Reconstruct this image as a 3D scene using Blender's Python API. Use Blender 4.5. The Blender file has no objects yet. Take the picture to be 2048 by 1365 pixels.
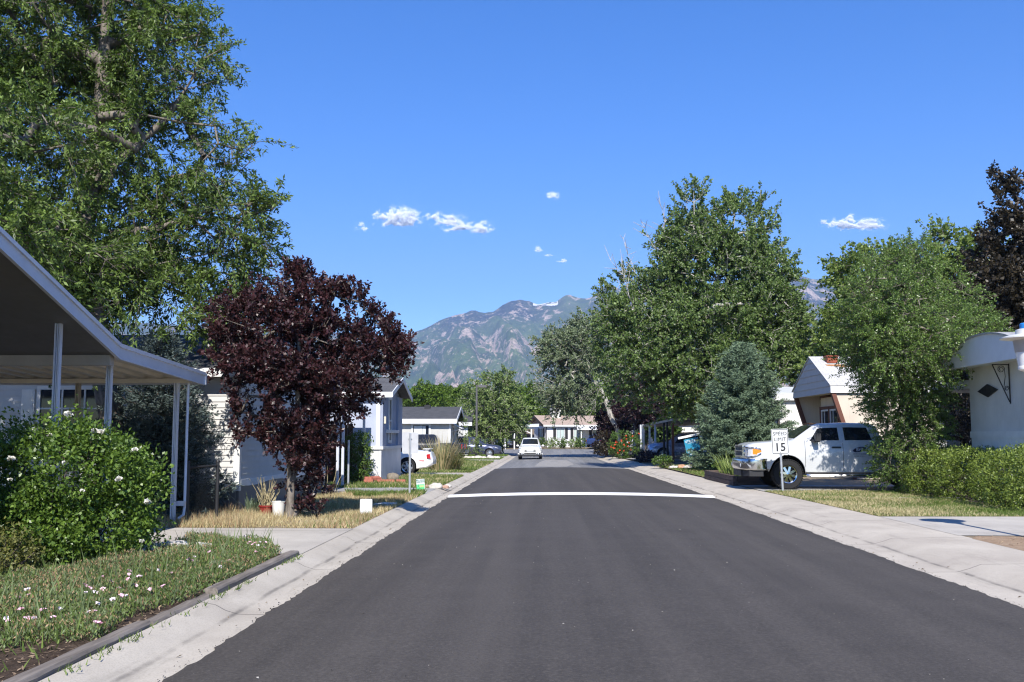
import bpy, bmesh, math, random
import numpy as np
from mathutils import Vector, Matrix, noise as mnoise

# ------------------------------------------------------------------ camera, light, sky
SC = bpy.context.scene
COL = SC.collection
CAM_H = 1.6
FPX = 1991.0                       # focal length in pixels of the 2048 wide photograph (35 mm)
PITCH = math.atan(190.5 / FPX)
YAW = math.atan(61.0 * math.cos(PITCH) / FPX)
FW = Vector((-math.sin(YAW) * math.cos(PITCH), math.cos(YAW) * math.cos(PITCH), math.sin(PITCH)))
RT = Vector((math.cos(YAW), math.sin(YAW), 0.0))
UP = RT.cross(FW)
cam_data = bpy.data.cameras.new('camera')
cam = bpy.data.objects.new('camera', cam_data)
COL.objects.link(cam)
cam_data.sensor_width = 36.0
cam_data.lens = 36.0 * FPX / 2048.0
cam_data.clip_start = 0.1
cam_data.clip_end = 40000.0
M4 = Matrix((RT, UP, -FW)).transposed().to_4x4()
M4.translation = (0, 0, CAM_H)
cam.matrix_world = M4
SC.camera = cam

SUN_EL = math.radians(42.0)
SUN_AZ = math.radians(1.5)         # sun stands behind the camera, a touch to the right
ldir = Vector((-math.sin(SUN_AZ) * math.cos(SUN_EL), math.cos(SUN_AZ) * math.cos(SUN_EL), -math.sin(SUN_EL)))
sun_data = bpy.data.lights.new('sun', 'SUN')
sun_data.energy = 4.6
sun_data.angle = math.radians(0.53)
sun_data.color = (1.0, 0.955, 0.88)
sun = bpy.data.objects.new('sun', sun_data)
COL.objects.link(sun)
sun.rotation_euler = ldir.to_track_quat('-Z', 'Y').to_euler()
sun.location = (20, -30, 40)

world = bpy.data.worlds.new('World')
SC.world = world
world.use_nodes = True
wn = world.node_tree
wn.nodes.clear()
w_out = wn.nodes.new('ShaderNodeOutputWorld')
w_bg = wn.nodes.new('ShaderNodeBackground')
w_sky = wn.nodes.new('ShaderNodeTexSky')
w_sky.sky_type = 'NISHITA'
w_sky.sun_disc = False
w_sky.sun_elevation = SUN_EL
w_sky.sun_rotation = math.pi - SUN_AZ
w_sky.altitude = 1400
w_sky.air_density = 1.0
w_sky.dust_density = 0.25
w_sky.ozone_density = 3.0
w_hsv = wn.nodes.new('ShaderNodeHueSaturation')
w_hsv.inputs['Hue'].default_value = 0.513
w_hsv.inputs['Saturation'].default_value = 1.42
w_hsv.inputs['Value'].default_value = 1.0
wn.links.new(w_sky.outputs[0], w_hsv.inputs['Color'])
wn.links.new(w_hsv.outputs[0], w_bg.inputs[0])
w_bg.inputs[1].default_value = 0.110
wn.links.new(w_bg.outputs[0], w_out.inputs[0])
SC.view_settings.view_transform = 'Standard'
SC.view_settings.look = 'None'
SC.view_settings.gamma = 1.0
SC.view_settings.exposure = 0.95
SC.render.engine = 'CYCLES'
SC.cycles.use_denoising = True
SC.cycles.use_adaptive_sampling = False
SC.cycles.filter_width = 1.2
SC.cycles.max_bounces = 6
SC.cycles.diffuse_bounces = 3
SC.cycles.glossy_bounces = 3
SC.cycles.transmission_bounces = 4
SC.cycles.transparent_max_bounces = 8
SC.cycles.volume_bounces = 0
SC.cycles.sample_clamp_indirect = 6.0

R = random.Random(7)
RNG = np.random.default_rng(11)


# ------------------------------------------------------------------ helpers
def ray(px, py):
    return FW * FPX + RT * (px - 1024.0) - UP * (py - 682.5)


def W(px, py, Y):
    """point seen at photo pixel (px, py), Y metres up the road"""
    d = ray(px, py)
    t = Y / d.y
    return Vector((d.x * t, Y, CAM_H + d.z * t))


def G(px, py, z=0.0):
    d = ray(px, py)
    t = (z - CAM_H) / d.z
    return Vector((d.x * t, d.y * t, z))


def thing(name, label, cat, loc=(0, 0, 0), group=None):
    o = bpy.data.objects.new(name, None)
    o.empty_display_size = 0.2
    COL.objects.link(o)
    o.location = loc
    o['label'] = label
    o['category'] = cat
    if group:
        o['group'] = group
    return o


def tag(o, label, cat, group=None):
    o['label'] = label
    o['category'] = cat
    if group:
        o['group'] = group
    return o


def attach(o, parent):
    if parent is not None:
        o.parent = parent
        p = Vector(parent.location)
        q = parent.parent
        while q is not None:
            p = p + Vector(q.location)
            q = q.parent
        o.location = -p
    return o


def link_mesh(name, me, mat, parent=None, smooth=False, sharp=None):
    mats = mat if isinstance(mat, (list, tuple)) else [mat]
    for m in mats:
        me.materials.append(m)
    if smooth:
        me.polygons.foreach_set('use_smooth', np.ones(len(me.polygons), dtype=bool))
        if sharp is not None:
            me.set_sharp_from_angle(angle=math.radians(sharp))
    o = bpy.data.objects.new(name, me)
    COL.objects.link(o)
    attach(o, parent)
    return o


def mesh_np(name, V, F, mat, parent=None, smooth=False, mi=None):
    """V (n,3) array, F (m,k) array of equal sized faces"""
    V = np.ascontiguousarray(V, dtype=np.float32)
    F = np.ascontiguousarray(F, dtype=np.int32)
    k = F.shape[1]
    me = bpy.data.meshes.new(name)
    me.vertices.add(len(V))
    me.vertices.foreach_set('co', V.ravel())
    me.loops.add(F.size)
    me.loops.foreach_set('vertex_index', F.ravel())
    me.polygons.add(len(F))
    me.polygons.foreach_set('loop_start', np.arange(0, F.size, k, dtype=np.int32))
    me.polygons.foreach_set('loop_total', np.full(len(F), k, dtype=np.int32))
    if mi is not None:
        me.polygons.foreach_set('material_index', np.ascontiguousarray(mi, dtype=np.int32))
    me.update(calc_edges=True)
    return link_mesh(name, me, mat, parent, smooth)


class MB:
    def __init__(self):
        self.v = []
        self.f = []
        self.m = []

    def add(self, vs, fs, mi=0):
        b = len(self.v)
        self.v.extend([tuple(p) for p in vs])
        for f in fs:
            self.f.append([b + i for i in f])
            self.m.append(mi)
        return self

    def quad(self, a, b, c, d, mi=0):
        return self.add([a, b, c, d], [(0, 1, 2, 3)], mi)

    def box(self, x0, x1, y0, y1, z0, z1, mi=0):
        vs = [(x0, y0, z0), (x1, y0, z0), (x1, y1, z0), (x0, y1, z0), (x0, y0, z1), (x1, y0, z1), (x1, y1, z1), (x0, y1, z1)]
        return self.add(vs, [(0, 3, 2, 1), (4, 5, 6, 7), (0, 1, 5, 4), (1, 2, 6, 5), (2, 3, 7, 6), (3, 0, 4, 7)], mi)

    def beam(self, a, b, w, h, up=(0, 0, 1), mi=0):
        """bar from a to b, width w across, height h along up"""
        a = Vector(a)
        b = Vector(b)
        d = (b - a).normalized()
        s = d.cross(Vector(up)).normalized()
        u = s.cross(d).normalized()
        vs = []
        for p in (a, b):
            for (i, j) in ((-1, -1), (1, -1), (1, 1), (-1, 1)):
                vs.append(p + s * (i * w / 2) + u * (j * h / 2))
        return self.add(vs, [(0, 1, 2, 3), (7, 6, 5, 4), (0, 4, 5, 1), (1, 5, 6, 2), (2, 6, 7, 3), (3, 7, 4, 0)], mi)

    def tube(self, pts, rad, n=8, mi=0, cap=True):
        pts = [Vector(p) for p in pts]
        if not isinstance(rad, (list, tuple)):
            rad = [rad] * len(pts)
        b = len(self.v)
        ref = None
        for i, p in enumerate(pts):
            d = (pts[min(i + 1, len(pts) - 1)] - pts[max(i - 1, 0)]).normalized()
            if ref is None:
                ref = Vector((1, 0, 0)) if abs(d.x) < 0.8 else Vector((0, 1, 0))
            s = d.cross(ref).normalized()
            u = s.cross(d).normalized()
            ref = u.cross(d) * -1 if False else ref
            for k in range(n):
                a = 2 * math.pi * k / n
                self.v.append(tuple(p + (s * math.cos(a) + u * math.sin(a)) * rad[i]))
        for i in range(len(pts) - 1):
            for k in range(n):
                self.f.append([b + i * n + k, b + i * n + (k + 1) % n, b + (i + 1) * n + (k + 1) % n, b + (i + 1) * n + k])
                self.m.append(mi)
        if cap:
            self.f.append([b + k for k in range(n)][::-1])
            self.m.append(mi)
            self.f.append([b + (len(pts) - 1) * n + k for k in range(n)])
            self.m.append(mi)
        return self

    def lathe(self, prof, c=(0, 0, 0), axis='z', n=24, mi=0, a0=0.0):
        """prof = [(r, h)...] revolved round axis"""
        b = len(self.v)
        for (r, h) in prof:
            for k in range(n):
                a = a0 + 2 * math.pi * k / n
                x, y = r * math.cos(a), r * math.sin(a)
                if axis == 'z':
                    p = (c[0] + x, c[1] + y, c[2] + h)
                elif axis == 'y':
                    p = (c[0] + x, c[1] + h, c[2] + y)
                else:
                    p = (c[0] + h, c[1] + x, c[2] + y)
                self.v.append(p)
        for i in range(len(prof) - 1):
            for k in range(n):
                q = [b + i * n + k, b + i * n + (k + 1) % n, b + (i + 1) * n + (k + 1) % n, b + (i + 1) * n + k]
                self.f.append(q if axis != 'y' else q[::-1])
                self.m.append(mi)
        return self

    def prism(self, poly, vec, mi=0):
        """polygon (3d points) extruded by vec"""
        n = len(poly)
        vec = Vector(vec)
        vs = [Vector(p) for p in poly] + [Vector(p) + vec for p in poly]
        fs = [list(range(n))[::-1], list(range(n, 2 * n))]
        for i in range(n):
            fs.append((i, (i + 1) % n, n + (i + 1) % n, n + i))
        return self.add(vs, fs, mi)

    def mesh(self, name):
        me = bpy.data.meshes.new(name)
        me.from_pydata(self.v, [], self.f)
        me.polygons.foreach_set('material_index', np.array(self.m, dtype=np.int32))
        me.update()
        bm = bmesh.new()
        bm.from_mesh(me)
        bmesh.ops.recalc_face_normals(bm, faces=bm.faces)
        bm.to_mesh(me)
        bm.free()
        return me

    def build(self, name, mat, parent=None, smooth=False, sharp=35, bevel=0.0):
        me = self.mesh(name)
        if smooth:
            bm = bmesh.new()
            bm.from_mesh(me)
            bmesh.ops.remove_doubles(bm, verts=bm.verts, dist=1e-5)
            bmesh.ops.recalc_face_normals(bm, faces=bm.faces)
            bm.to_mesh(me)
            bm.free()
        if bevel > 0:
            bm = bmesh.new()
            bm.from_mesh(me)
            bmesh.ops.bevel(bm, geom=[e for e in bm.edges if len(e.link_faces) == 2 and e.calc_face_angle() > 0.5], offset=bevel, segments=2, affect='EDGES', clamp_overlap=True)
            bm.to_mesh(me)
            bm.free()
        return link_mesh(name, me, mat, parent, smooth, sharp)


def structure(o):
    o['kind'] = 'structure'
    return o


def stuff(o):
    o['kind'] = 'stuff'
    return o


# ------------------------------------------------------------------ materials
MATS = {}


class NT:
    def __init__(self, name):
        self.m = bpy.data.materials.new(name)
        self.m.use_nodes = True
        self.t = self.m.node_tree
        self.t.nodes.clear()
        self.out = self.t.nodes.new('ShaderNodeOutputMaterial')
        self._co = None

    def n(self, kind, **kw):
        nd = self.t.nodes.new(kind)
        for k, v in kw.items():
            setattr(nd, k, v)
        return nd

    def link(self, a, b):
        self.t.links.new(a, b)

    def co(self):
        if self._co is None:
            self._co = self.n('ShaderNodeTexCoord').outputs['Object']
        return self._co

    def scaled(self, s, rot=(0, 0, 0)):
        mp = self.n('ShaderNodeMapping')
        mp.inputs['Scale'].default_value = s if isinstance(s, (tuple, list)) else (s, s, s)
        mp.inputs['Rotation'].default_value = rot
        self.link(self.co(), mp.inputs[0])
        return mp.outputs[0]

    def noise(self, scale, detail=3, rough=0.55, vec=None, dist=0.0):
        nd = self.n('ShaderNodeTexNoise')
        nd.inputs['Scale'].default_value = scale
        nd.inputs['Detail'].default_value = detail
        nd.inputs['Roughness'].default_value = rough
        nd.inputs['Distortion'].default_value = dist
        self.link(vec if vec is not None else self.co(), nd.inputs['Vector'])
        return nd.outputs[0]

    def ramp(self, fac, stops):
        nd = self.n('ShaderNodeValToRGB')
        e = nd.color_ramp.elements
        while len(e) > 1:
            e.remove(e[-1])
        for i, (p, c) in enumerate(stops):
            el = e[0] if i == 0 else e.new(p)
            el.position = p
            el.color = (c, c, c, 1) if not isinstance(c, (tuple, list)) else (*c, 1)
        self.link(fac, nd.inputs[0])
        return nd.outputs[0]

    def math(self, op, a, b=None, clamp=False):
        nd = self.n('ShaderNodeMath', operation=op, use_clamp=clamp)
        for i, x in enumerate((a, b)):
            if x is None:
                continue
            if isinstance(x, (int, float)):
                nd.inputs[i].default_value = x
            else:
                self.link(x, nd.inputs[i])
        return nd.outputs[0]

    def mix(self, fac, a, b, mode='MIX'):
        nd = self.n('ShaderNodeMix', data_type='RGBA', blend_type=mode)
        for k, x in ((0, fac), (6, a), (7, b)):
            if isinstance(x, (int, float)):
                nd.inputs[k].default_value = x
            elif isinstance(x, (tuple, list)):
                nd.inputs[k].default_value = (*x, 1)
            else:
                self.link(x, nd.inputs[k])
        return nd.outputs[2]

    def xyz(self, vec=None):
        nd = self.n('ShaderNodeSeparateXYZ')
        self.link(vec if vec is not None else self.co(), nd.inputs[0])
        return nd.outputs

    def bump(self, h, strength=0.3, dist=0.01):
        nd = self.n('ShaderNodeBump')
        nd.inputs['Strength'].default_value = strength
        nd.inputs['Distance'].default_value = dist
        self.link(h, nd.inputs['Height'])
        return nd.outputs[0]

    def bsdf(self, color, rough=0.6, metal=0.0, spec=0.5, normal=None, coat=0.0):
        p = self.n('ShaderNodeBsdfPrincipled')
        for key, x in (('Base Color', color), ('Roughness', rough), ('Metallic', metal), ('Specular IOR Level', spec), ('Coat Weight', coat)):
            if isinstance(x, (int, float)):
                p.inputs[key].default_value = x
            elif isinstance(x, (tuple, list)):
                p.inputs[key].default_value = (*x, 1)
            else:
                self.link(x, p.inputs[key])
        if normal is not None:
            self.link(normal, p.inputs['Normal'])
        return p

    def done(self, sh):
        self.link(sh.outputs[0] if hasattr(sh, 'outputs') else sh, self.out.inputs[0])
        return self.m


def plain(name, color, rough=0.6, metal=0.0, spec=0.4, var=0.12, scale=3.0, bump=0.0, bscale=60.0, coat=0.0):
    """a painted / solid surface with a little uneven weathering"""
    if name in MATS:
        return MATS[name]
    t = NT(name)
    n = t.noise(scale, 4, 0.6)
    c = t.mix(t.ramp(n, [(0.3, 0.0), (0.7, 1.0)]), tuple(x * (1 - var) for x in color), tuple(min(1, x * (1 + var * 0.6)) for x in color))
    nb = t.bump(t.noise(bscale, 3), bump, 0.01) if bump > 0 else None
    rr = t.ramp(t.noise(scale * 3, 3), [(0.3, max(0.02, rough - 0.08)), (0.7, min(1, rough + 0.08))])
    MATS[name] = t.done(t.bsdf(c, rr, metal, spec, nb, coat))
    return MATS[name]


def leaf_mat(name, dark, light, trans=0.3, rough=0.5, spec=0.35):
    if name in MATS:
        return MATS[name]
    t = NT(name)
    g = t.n('ShaderNodeNewGeometry').outputs['Random Per Island']
    big = t.ramp(t.noise(0.5, 2), [(0.35, 0.0), (0.65, 1.0)])
    f = t.math('ADD', t.math('MULTIPLY', g, 0.75), t.math('MULTIPLY', big, 0.25))
    c = t.ramp(f, [(0.0, dark), (0.85, light), (1.0, tuple(min(1, x * 1.25) for x in light))])
    p = t.bsdf(c, rough, 0, spec)
    tr = t.n('ShaderNodeBsdfTranslucent')
    t.link(t.mix(1.0, c, (1.0, 1.15, 0.5), 'MULTIPLY'), tr.inputs[0])
    mx = t.n('ShaderNodeMixShader')
    mx.inputs[0].default_value = trans
    t.link(p.outputs[0], mx.inputs[1])
    t.link(tr.outputs[0], mx.inputs[2])
    MATS[name] = t.done(mx)
    return MATS[name]


def bark_mat(name, dark, light, scale=14.0):
    if name in MATS:
        return MATS[name]
    t = NT(name)
    n = t.noise(scale, 5, 0.65, t.scaled((1, 1, 0.35)))
    c = t.ramp(n, [(0.3, dark), (0.65, light)])
    MATS[name] = t.done(t.bsdf(c, 0.9, 0, 0.2, t.bump(n, 0.6, 0.02)))
    return MATS[name]


def glass_mat():
    if 'dark_glass' in MATS:
        return MATS['dark_glass']
    t = NT('dark_glass')
    MATS['dark_glass'] = t.done(t.bsdf((0.012, 0.014, 0.017), 0.06, 0, 0.6))
    return MATS['dark_glass']


def ghost_glass():
    """clear window pane: dark inside, mirror-like outside"""
    if 'window_glass' in MATS:
        return MATS['window_glass']
    t = NT('window_glass')
    c = t.ramp(t.noise(0.8, 2), [(0.35, (0.007, 0.009, 0.014)), (0.65, (0.022, 0.026, 0.036))])
    MATS['window_glass'] = t.done(t.bsdf(c, 0.05, 0, 0.35))
    return MATS['window_glass']


def asphalt_mat(name, dark, light, fleck):
    t = NT(name)
    fine = t.noise(95, 3, 0.7)
    mid = t.noise(1.3, 4, 0.6)
    streak = t.noise(1.0, 3, 0.6, t.scaled((1.7, 0.045, 1)))
    c = t.mix(t.ramp(mid, [(0.3, 0), (0.7, 1)]), dark, light)
    c = t.mix(t.ramp(streak, [(0.40, 0.0), (0.68, 0.6)]), c, tuple(x * 1.5 for x in light))
    oil = t.noise(0.55, 5, 0.7, t.scaled((1.0, 0.35, 1)))
    c = t.mix(t.ramp(oil, [(0.60, 0.0), (0.72, 0.35)]), c, tuple(x * 0.55 for x in dark))
    c = t.mix(t.ramp(fine, [(0.3, 0.45), (0.6, 0.0)]), c, tuple(x * 0.45 for x in dark))
    agg = t.noise(34, 4, 0.8)
    c = t.mix(t.ramp(agg, [(0.52, 0.0), (0.66, 0.5)]), c, tuple(x * 1.8 for x in light))
    c = t.mix(t.ramp(agg, [(0.34, 0.5), (0.48, 0.0)]), c, tuple(x * 0.5 for x in dark))
    vo = t.n('ShaderNodeTexVoronoi')
    vo.inputs['Scale'].default_value = 24
    t.link(t.co(), vo.inputs['Vector'])
    dots = t.ramp(vo.outputs['Distance'], [(0.0, 1.0), (0.07, 1.0), (0.12, 0.0)])
    keep = t.ramp(t.noise(9.0, 2), [(0.62, 0.0), (0.66, 0.7)])
    c = t.mix(t.math('MULTIPLY', dots, keep), c, fleck)
    return t.done(t.bsdf(c, 0.82, 0, 0.32, t.bump(fine, 0.55, 0.006)))


def concrete_mat(name, dark, light, joint_y=3.05, crack_x=None):
    t = NT(name)
    big = t.noise(0.9, 4, 0.6)
    fine = t.noise(70, 3, 0.7)
    c = t.mix(t.ramp(big, [(0.3, 0), (0.7, 1)]), dark, light)
    c = t.mix(t.ramp(fine, [(0.35, 0.35), (0.55, 0.0)]), c, tuple(x * 0.6 for x in dark))
    st = t.noise(2.2, 4, 0.7, t.scaled((2.0, 0.3, 1)))
    c = t.mix(t.ramp(st, [(0.55, 0.0), (0.75, 0.45)]), c, tuple(x * 0.55 for x in dark))
    x, y, z = t.xyz()
    wob = t.math('MULTIPLY', t.noise(2.0, 2), 0.05)
    if joint_y:
        fr = t.math('FRACT', t.math('DIVIDE', t.math('ADD', y, wob), joint_y))
        c = t.mix(t.math('MULTIPLY', t.math('LESS_THAN', fr, 0.006), 0.8), c, (0.06, 0.055, 0.05))
    if crack_x is not None:
        d = t.math('ABSOLUTE', t.math('SUBTRACT', t.math('ADD', x, t.math('MULTIPLY', t.noise(1.1, 4), 0.09)), crack_x))
        band = t.ramp(d, [(0.0, 0.65), (0.012, 0.55), (0.03, 0.12), (0.12, 0.0)])
        c = t.mix(t.math('MULTIPLY', band, t.ramp(t.noise(1.7, 3), [(0.35, 0.1), (0.6, 1.0)])), c, (0.07, 0.065, 0.06))
    return t.done(t.bsdf(c, 0.88, 0, 0.3, t.bump(fine, 0.35, 0.004)))


def soil_mat(name, stops, scale=6.0, fine=60.0):
    t = NT(name)
    a = t.noise(scale, 5, 0.65)
    b = t.noise(fine, 4, 0.7)
    f = t.math('ADD', t.math('MULTIPLY', a, 0.6), t.math('MULTIPLY', b, 0.4))
    return t.done(t.bsdf(t.ramp(f, stops), 0.95, 0, 0.15, t.bump(b, 0.8, 0.03)))


def shingle_mat(name, dark, light, rows=0.14):
    t = NT(name)
    br = t.n('ShaderNodeTexBrick')
    br.inputs['Scale'].default_value = 1.0
    br.inputs['Mortar Size'].default_value = 0.006
    br.inputs['Brick Width'].default_value = 0.3
    br.inputs['Row Height'].default_value = rows
    br.inputs['Color1'].default_value = (*dark, 1)
    br.inputs['Color2'].default_value = (*light, 1)
    br.inputs['Mortar'].default_value = (*tuple(x * 0.5 for x in dark), 1)
    t.link(t.co(), br.inputs['Vector'])
    n = t.noise(40, 3)
    c = t.mix(0.35, br.outputs[0], t.mix(n, tuple(x * 0.7 for x in dark), light))
    return t.done(t.bsdf(c, 0.9, 0, 0.2, t.bump(br.outputs['Fac'], 0.4, 0.008)))


def rib_mat(name, color, pitch=0.08, axis=0, rough=0.5, depth=0.5):
    """painted sheet with a vertical flute every pitch metres"""
    t = NT(name)
    comp = t.xyz()[axis]
    fr = t.math('FRACT', t.math('DIVIDE', comp, pitch))
    h = t.ramp(fr, [(0.0, 0.0), (0.08, 1.0), (0.88, 1.0), (1.0, 0.0)])
    n = t.noise(1.6, 4)
    c = t.mix(t.ramp(n, [(0.35, 0), (0.7, 1)]), tuple(x * 0.86 for x in color), color)
    drip = t.noise(3.0, 3, 0.6, t.scaled((3, 3, 0.35)))
    c = t.mix(t.ramp(drip, [(0.58, 0), (0.75, 0.35)]), c, tuple(x * 0.62 for x in color))
    return t.done(t.bsdf(c, rough, 0, 0.4, t.bump(h, depth, 0.012)))


def wood_mat(name, dark, light, axis=1):
    t = NT(name)
    s = [9, 9, 9]
    s[axis] = 0.7
    n = t.noise(2.2, 5, 0.65, t.scaled(tuple(s)))
    c = t.ramp(n, [(0.3, dark), (0.7, light)])
    return t.done(t.bsdf(c, 0.85, 0, 0.25, t.bump(n, 0.5, 0.01)))


M_white = plain('white_paint', (0.66, 0.66, 0.65), 0.5, var=0.06)
M_offwhite = plain('aged_white_paint', (0.70, 0.69, 0.66), 0.55, var=0.1)
M_grey_metal = plain('galvanised_steel', (0.50, 0.52, 0.55), 0.42, 0.55, var=0.12, scale=8)
M_alu = plain('painted_aluminium', (0.56, 0.58, 0.62), 0.38, 0.25, var=0.08)
M_black = plain('black_metal', (0.02, 0.02, 0.022), 0.5, 0.0)
M_rubber = plain('tyre_rubber', (0.022, 0.022, 0.023), 0.85, 0, 0.2)
M_chrome = plain('chrome', (0.56, 0.56, 0.56), 0.16, 1.0, var=0.03)
M_silver = plain('alloy_silver', (0.62, 0.63, 0.65), 0.28, 0.85, var=0.05)
M_plastic = plain('black_plastic', (0.022, 0.022, 0.024), 0.55)
M_well = plain('wheel_well_black', (0.008, 0.008, 0.009), 0.9, 0, 0.1)
M_lamp = plain('headlight_lens', (0.7, 0.72, 0.75), 0.08, 0.3, 0.7, var=0.1, scale=9)
M_amber = plain('amber_lens', (0.75, 0.22, 0.02), 0.15)
M_red = plain('red_lens', (0.42, 0.015, 0.015), 0.15)
M_glass = glass_mat()
M_pane = ghost_glass()
M_bark_grey = bark_mat('grey_bark', (0.06, 0.05, 0.042), (0.23, 0.20, 0.17))
M_bark_white = bark_mat('pale_bark', (0.20, 0.185, 0.16), (0.50, 0.475, 0.43), 9)
M_bark_dark = bark_mat('dark_bark', (0.035, 0.027, 0.024), (0.14, 0.11, 0.095))
M_stone = plain('pale_stone', (0.52, 0.49, 0.44), 0.9, var=0.35, scale=7, bump=0.7, bscale=18)
M_stone_red = plain('reddish_stone', (0.38, 0.24, 0.18), 0.9, var=0.35, scale=7, bump=0.7, bscale=18)
M_brick = plain('red_brick', (0.38, 0.13, 0.09), 0.9, var=0.3, scale=9, bump=0.5)


# ------------------------------------------------------------------ foliage builders
def unit(a):
    return a / np.maximum(np.linalg.norm(a, axis=1, keepdims=True), 1e-9)


def rnd_dirs(n, rng):
    return unit(rng.normal(size=(n, 3)))


def lump(P, s, ph=0.0):
    """cheap smooth 3d noise in about -1..1"""
    x, y, z = P[:, 0] * s + ph, P[:, 1] * s + ph * 1.7, P[:, 2] * s - ph
    return (np.sin(x * 1.7 + np.sin(y * 1.3) * 1.4) * np.cos(y * 1.9 + np.sin(z * 1.1)) + np.sin(z * 2.3 + x * 0.7) * 0.7) / 1.5


def sample_blobs(n, blobs, rng, shell=0.35, gap=0.0, gs=1.0):
    B = np.array([b[:6] for b in blobs], float)
    vol = B[:, 3] * B[:, 4] * B[:, 5]
    wt = np.array([b[6] if len(b) > 6 else 1.0 for b in blobs])
    p = vol ** 0.85 * wt
    p /= p.sum()
    m = int(n * 2.2) if gap > 0 else n
    k = rng.choice(len(B), m, p=p)
    u = rng.random(m) ** (1.0 / (3 + shell * 8))
    d = rnd_dirs(m, rng)
    C = B[k, :3]
    P = C + d * B[k, 3:6] * u[:, None]
    if gap > 0:
        keep = lump(P, gs, 3.1) > (-1 + gap * 2)
        P, C = P[keep], C[keep]
        P, C = P[:n], C[:n]
    return P, C


def leaf_quads(P, A, l, w, rng, upb=0.5, fold=0.25, size_var=0.3):
    n = len(P)
    s = (1 + (rng.random(n) - 0.5) * 2 * size_var)[:, None]
    N = rnd_dirs(n, rng)
    N[:, 2] += upb
    N = unit(N)
    A = unit(A)
    Bv = unit(np.cross(A, N))
    N = np.cross(Bv, A)
    L = A * l * s
    Wd = Bv * (w * 0.5) * s
    mid = P + L * 0.45 + N * (fold * w * 0.5) * s
    V = np.empty((n, 4, 3))
    V[:, 0] = P
    V[:, 1] = mid + Wd
    V[:, 2] = P + L - N * (fold * w * 0.4) * s
    V[:, 3] = mid - Wd
    F = np.arange(n * 4).reshape(n, 4)
    return V.reshape(-1, 3), F


def tubes_np(A, B, ra, rb, n=5):
    m = len(A)
    D = unit(B - A)
    ref = np.tile([0.0, 0.0, 1.0], (m, 1))
    ref[np.abs(D[:, 2]) > 0.9] = (1, 0, 0)
    S = unit(np.cross(D, ref))
    U = np.cross(S, D)
    ang = np.arange(n) * 2 * np.pi / n
    ring = S[:, None, :] * np.cos(ang)[None, :, None] + U[:, None, :] * np.sin(ang)[None, :, None]
    V = np.concatenate([A[:, None, :] + ring * ra[:, None, None], B[:, None, :] + ring * rb[:, None, None]], axis=1)
    k = np.arange(n)
    q = np.stack([k, (k + 1) % n, n + (k + 1) % n, n + k], axis=1)
    F = (np.arange(m)[:, None, None] * (2 * n) + q[None]).reshape(-1, 4)
    return V.reshape(-1, 3), F


def skeleton(trunks, clumps, rng, seg=0.7, sag=0.0, start=0.0):
    nodes, par = [], []
    for poly in trunks:
        pts = [Vector(p) for p in poly]
        if not nodes:
            nodes.append(pts[0])
            par.append(-1)
            last = 0
        else:
            last = min(range(len(nodes)), key=lambda i: (nodes[i] - pts[0]).length)
        for a, b in zip(pts[:-1], pts[1:]):
            k = max(1, int((b - a).length / (seg * 0.6)))
            for i in range(1, k + 1):
                nodes.append(a.lerp(b, i / k))
                par.append(last)
                last = len(nodes) - 1
    root = np.array(nodes[0])
    N = np.zeros((len(nodes) + len(clumps) * 14 + 10, 3))
    cnt = len(nodes)
    N[:cnt] = [tuple(p) for p in nodes]
    top_ok = np.zeros(len(N), bool)
    top_ok[:cnt] = N[:cnt, 2] > root[2] + start
    tip = []
    order = np.argsort(np.linalg.norm(clumps - np.array(trunks[0][-1]), axis=1))
    for c in clumps[order]:
        d = N[:cnt] - c
        dist = np.linalg.norm(d, axis=1) + np.maximum(0, d[:, 2]) * 0.6 + (~top_ok[:cnt]) * 50
        j = int(np.argmin(dist))
        a = N[j].copy()
        k = max(1, min(12, int(np.linalg.norm(c - a) / seg)))
        prev = j
        for i in range(1, k + 1):
            t = i / k
            p = a + (c - a) * t
            if i < k:
                p = p + rng.normal(size=3) * seg * 0.10
                p[2] += sag * math.sin(t * math.pi) * np.linalg.norm(c - a)
            N[cnt] = p
            par.append(prev)
            top_ok[cnt] = True
            prev = cnt
            cnt += 1
        tip.append(prev)
    load = np.zeros(cnt)
    load[tip] += 1
    for i in range(cnt - 1, 0, -1):
        load[par[i]] += load[i]
    return N[:cnt], np.array(par), np.maximum(load, 1)


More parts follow.
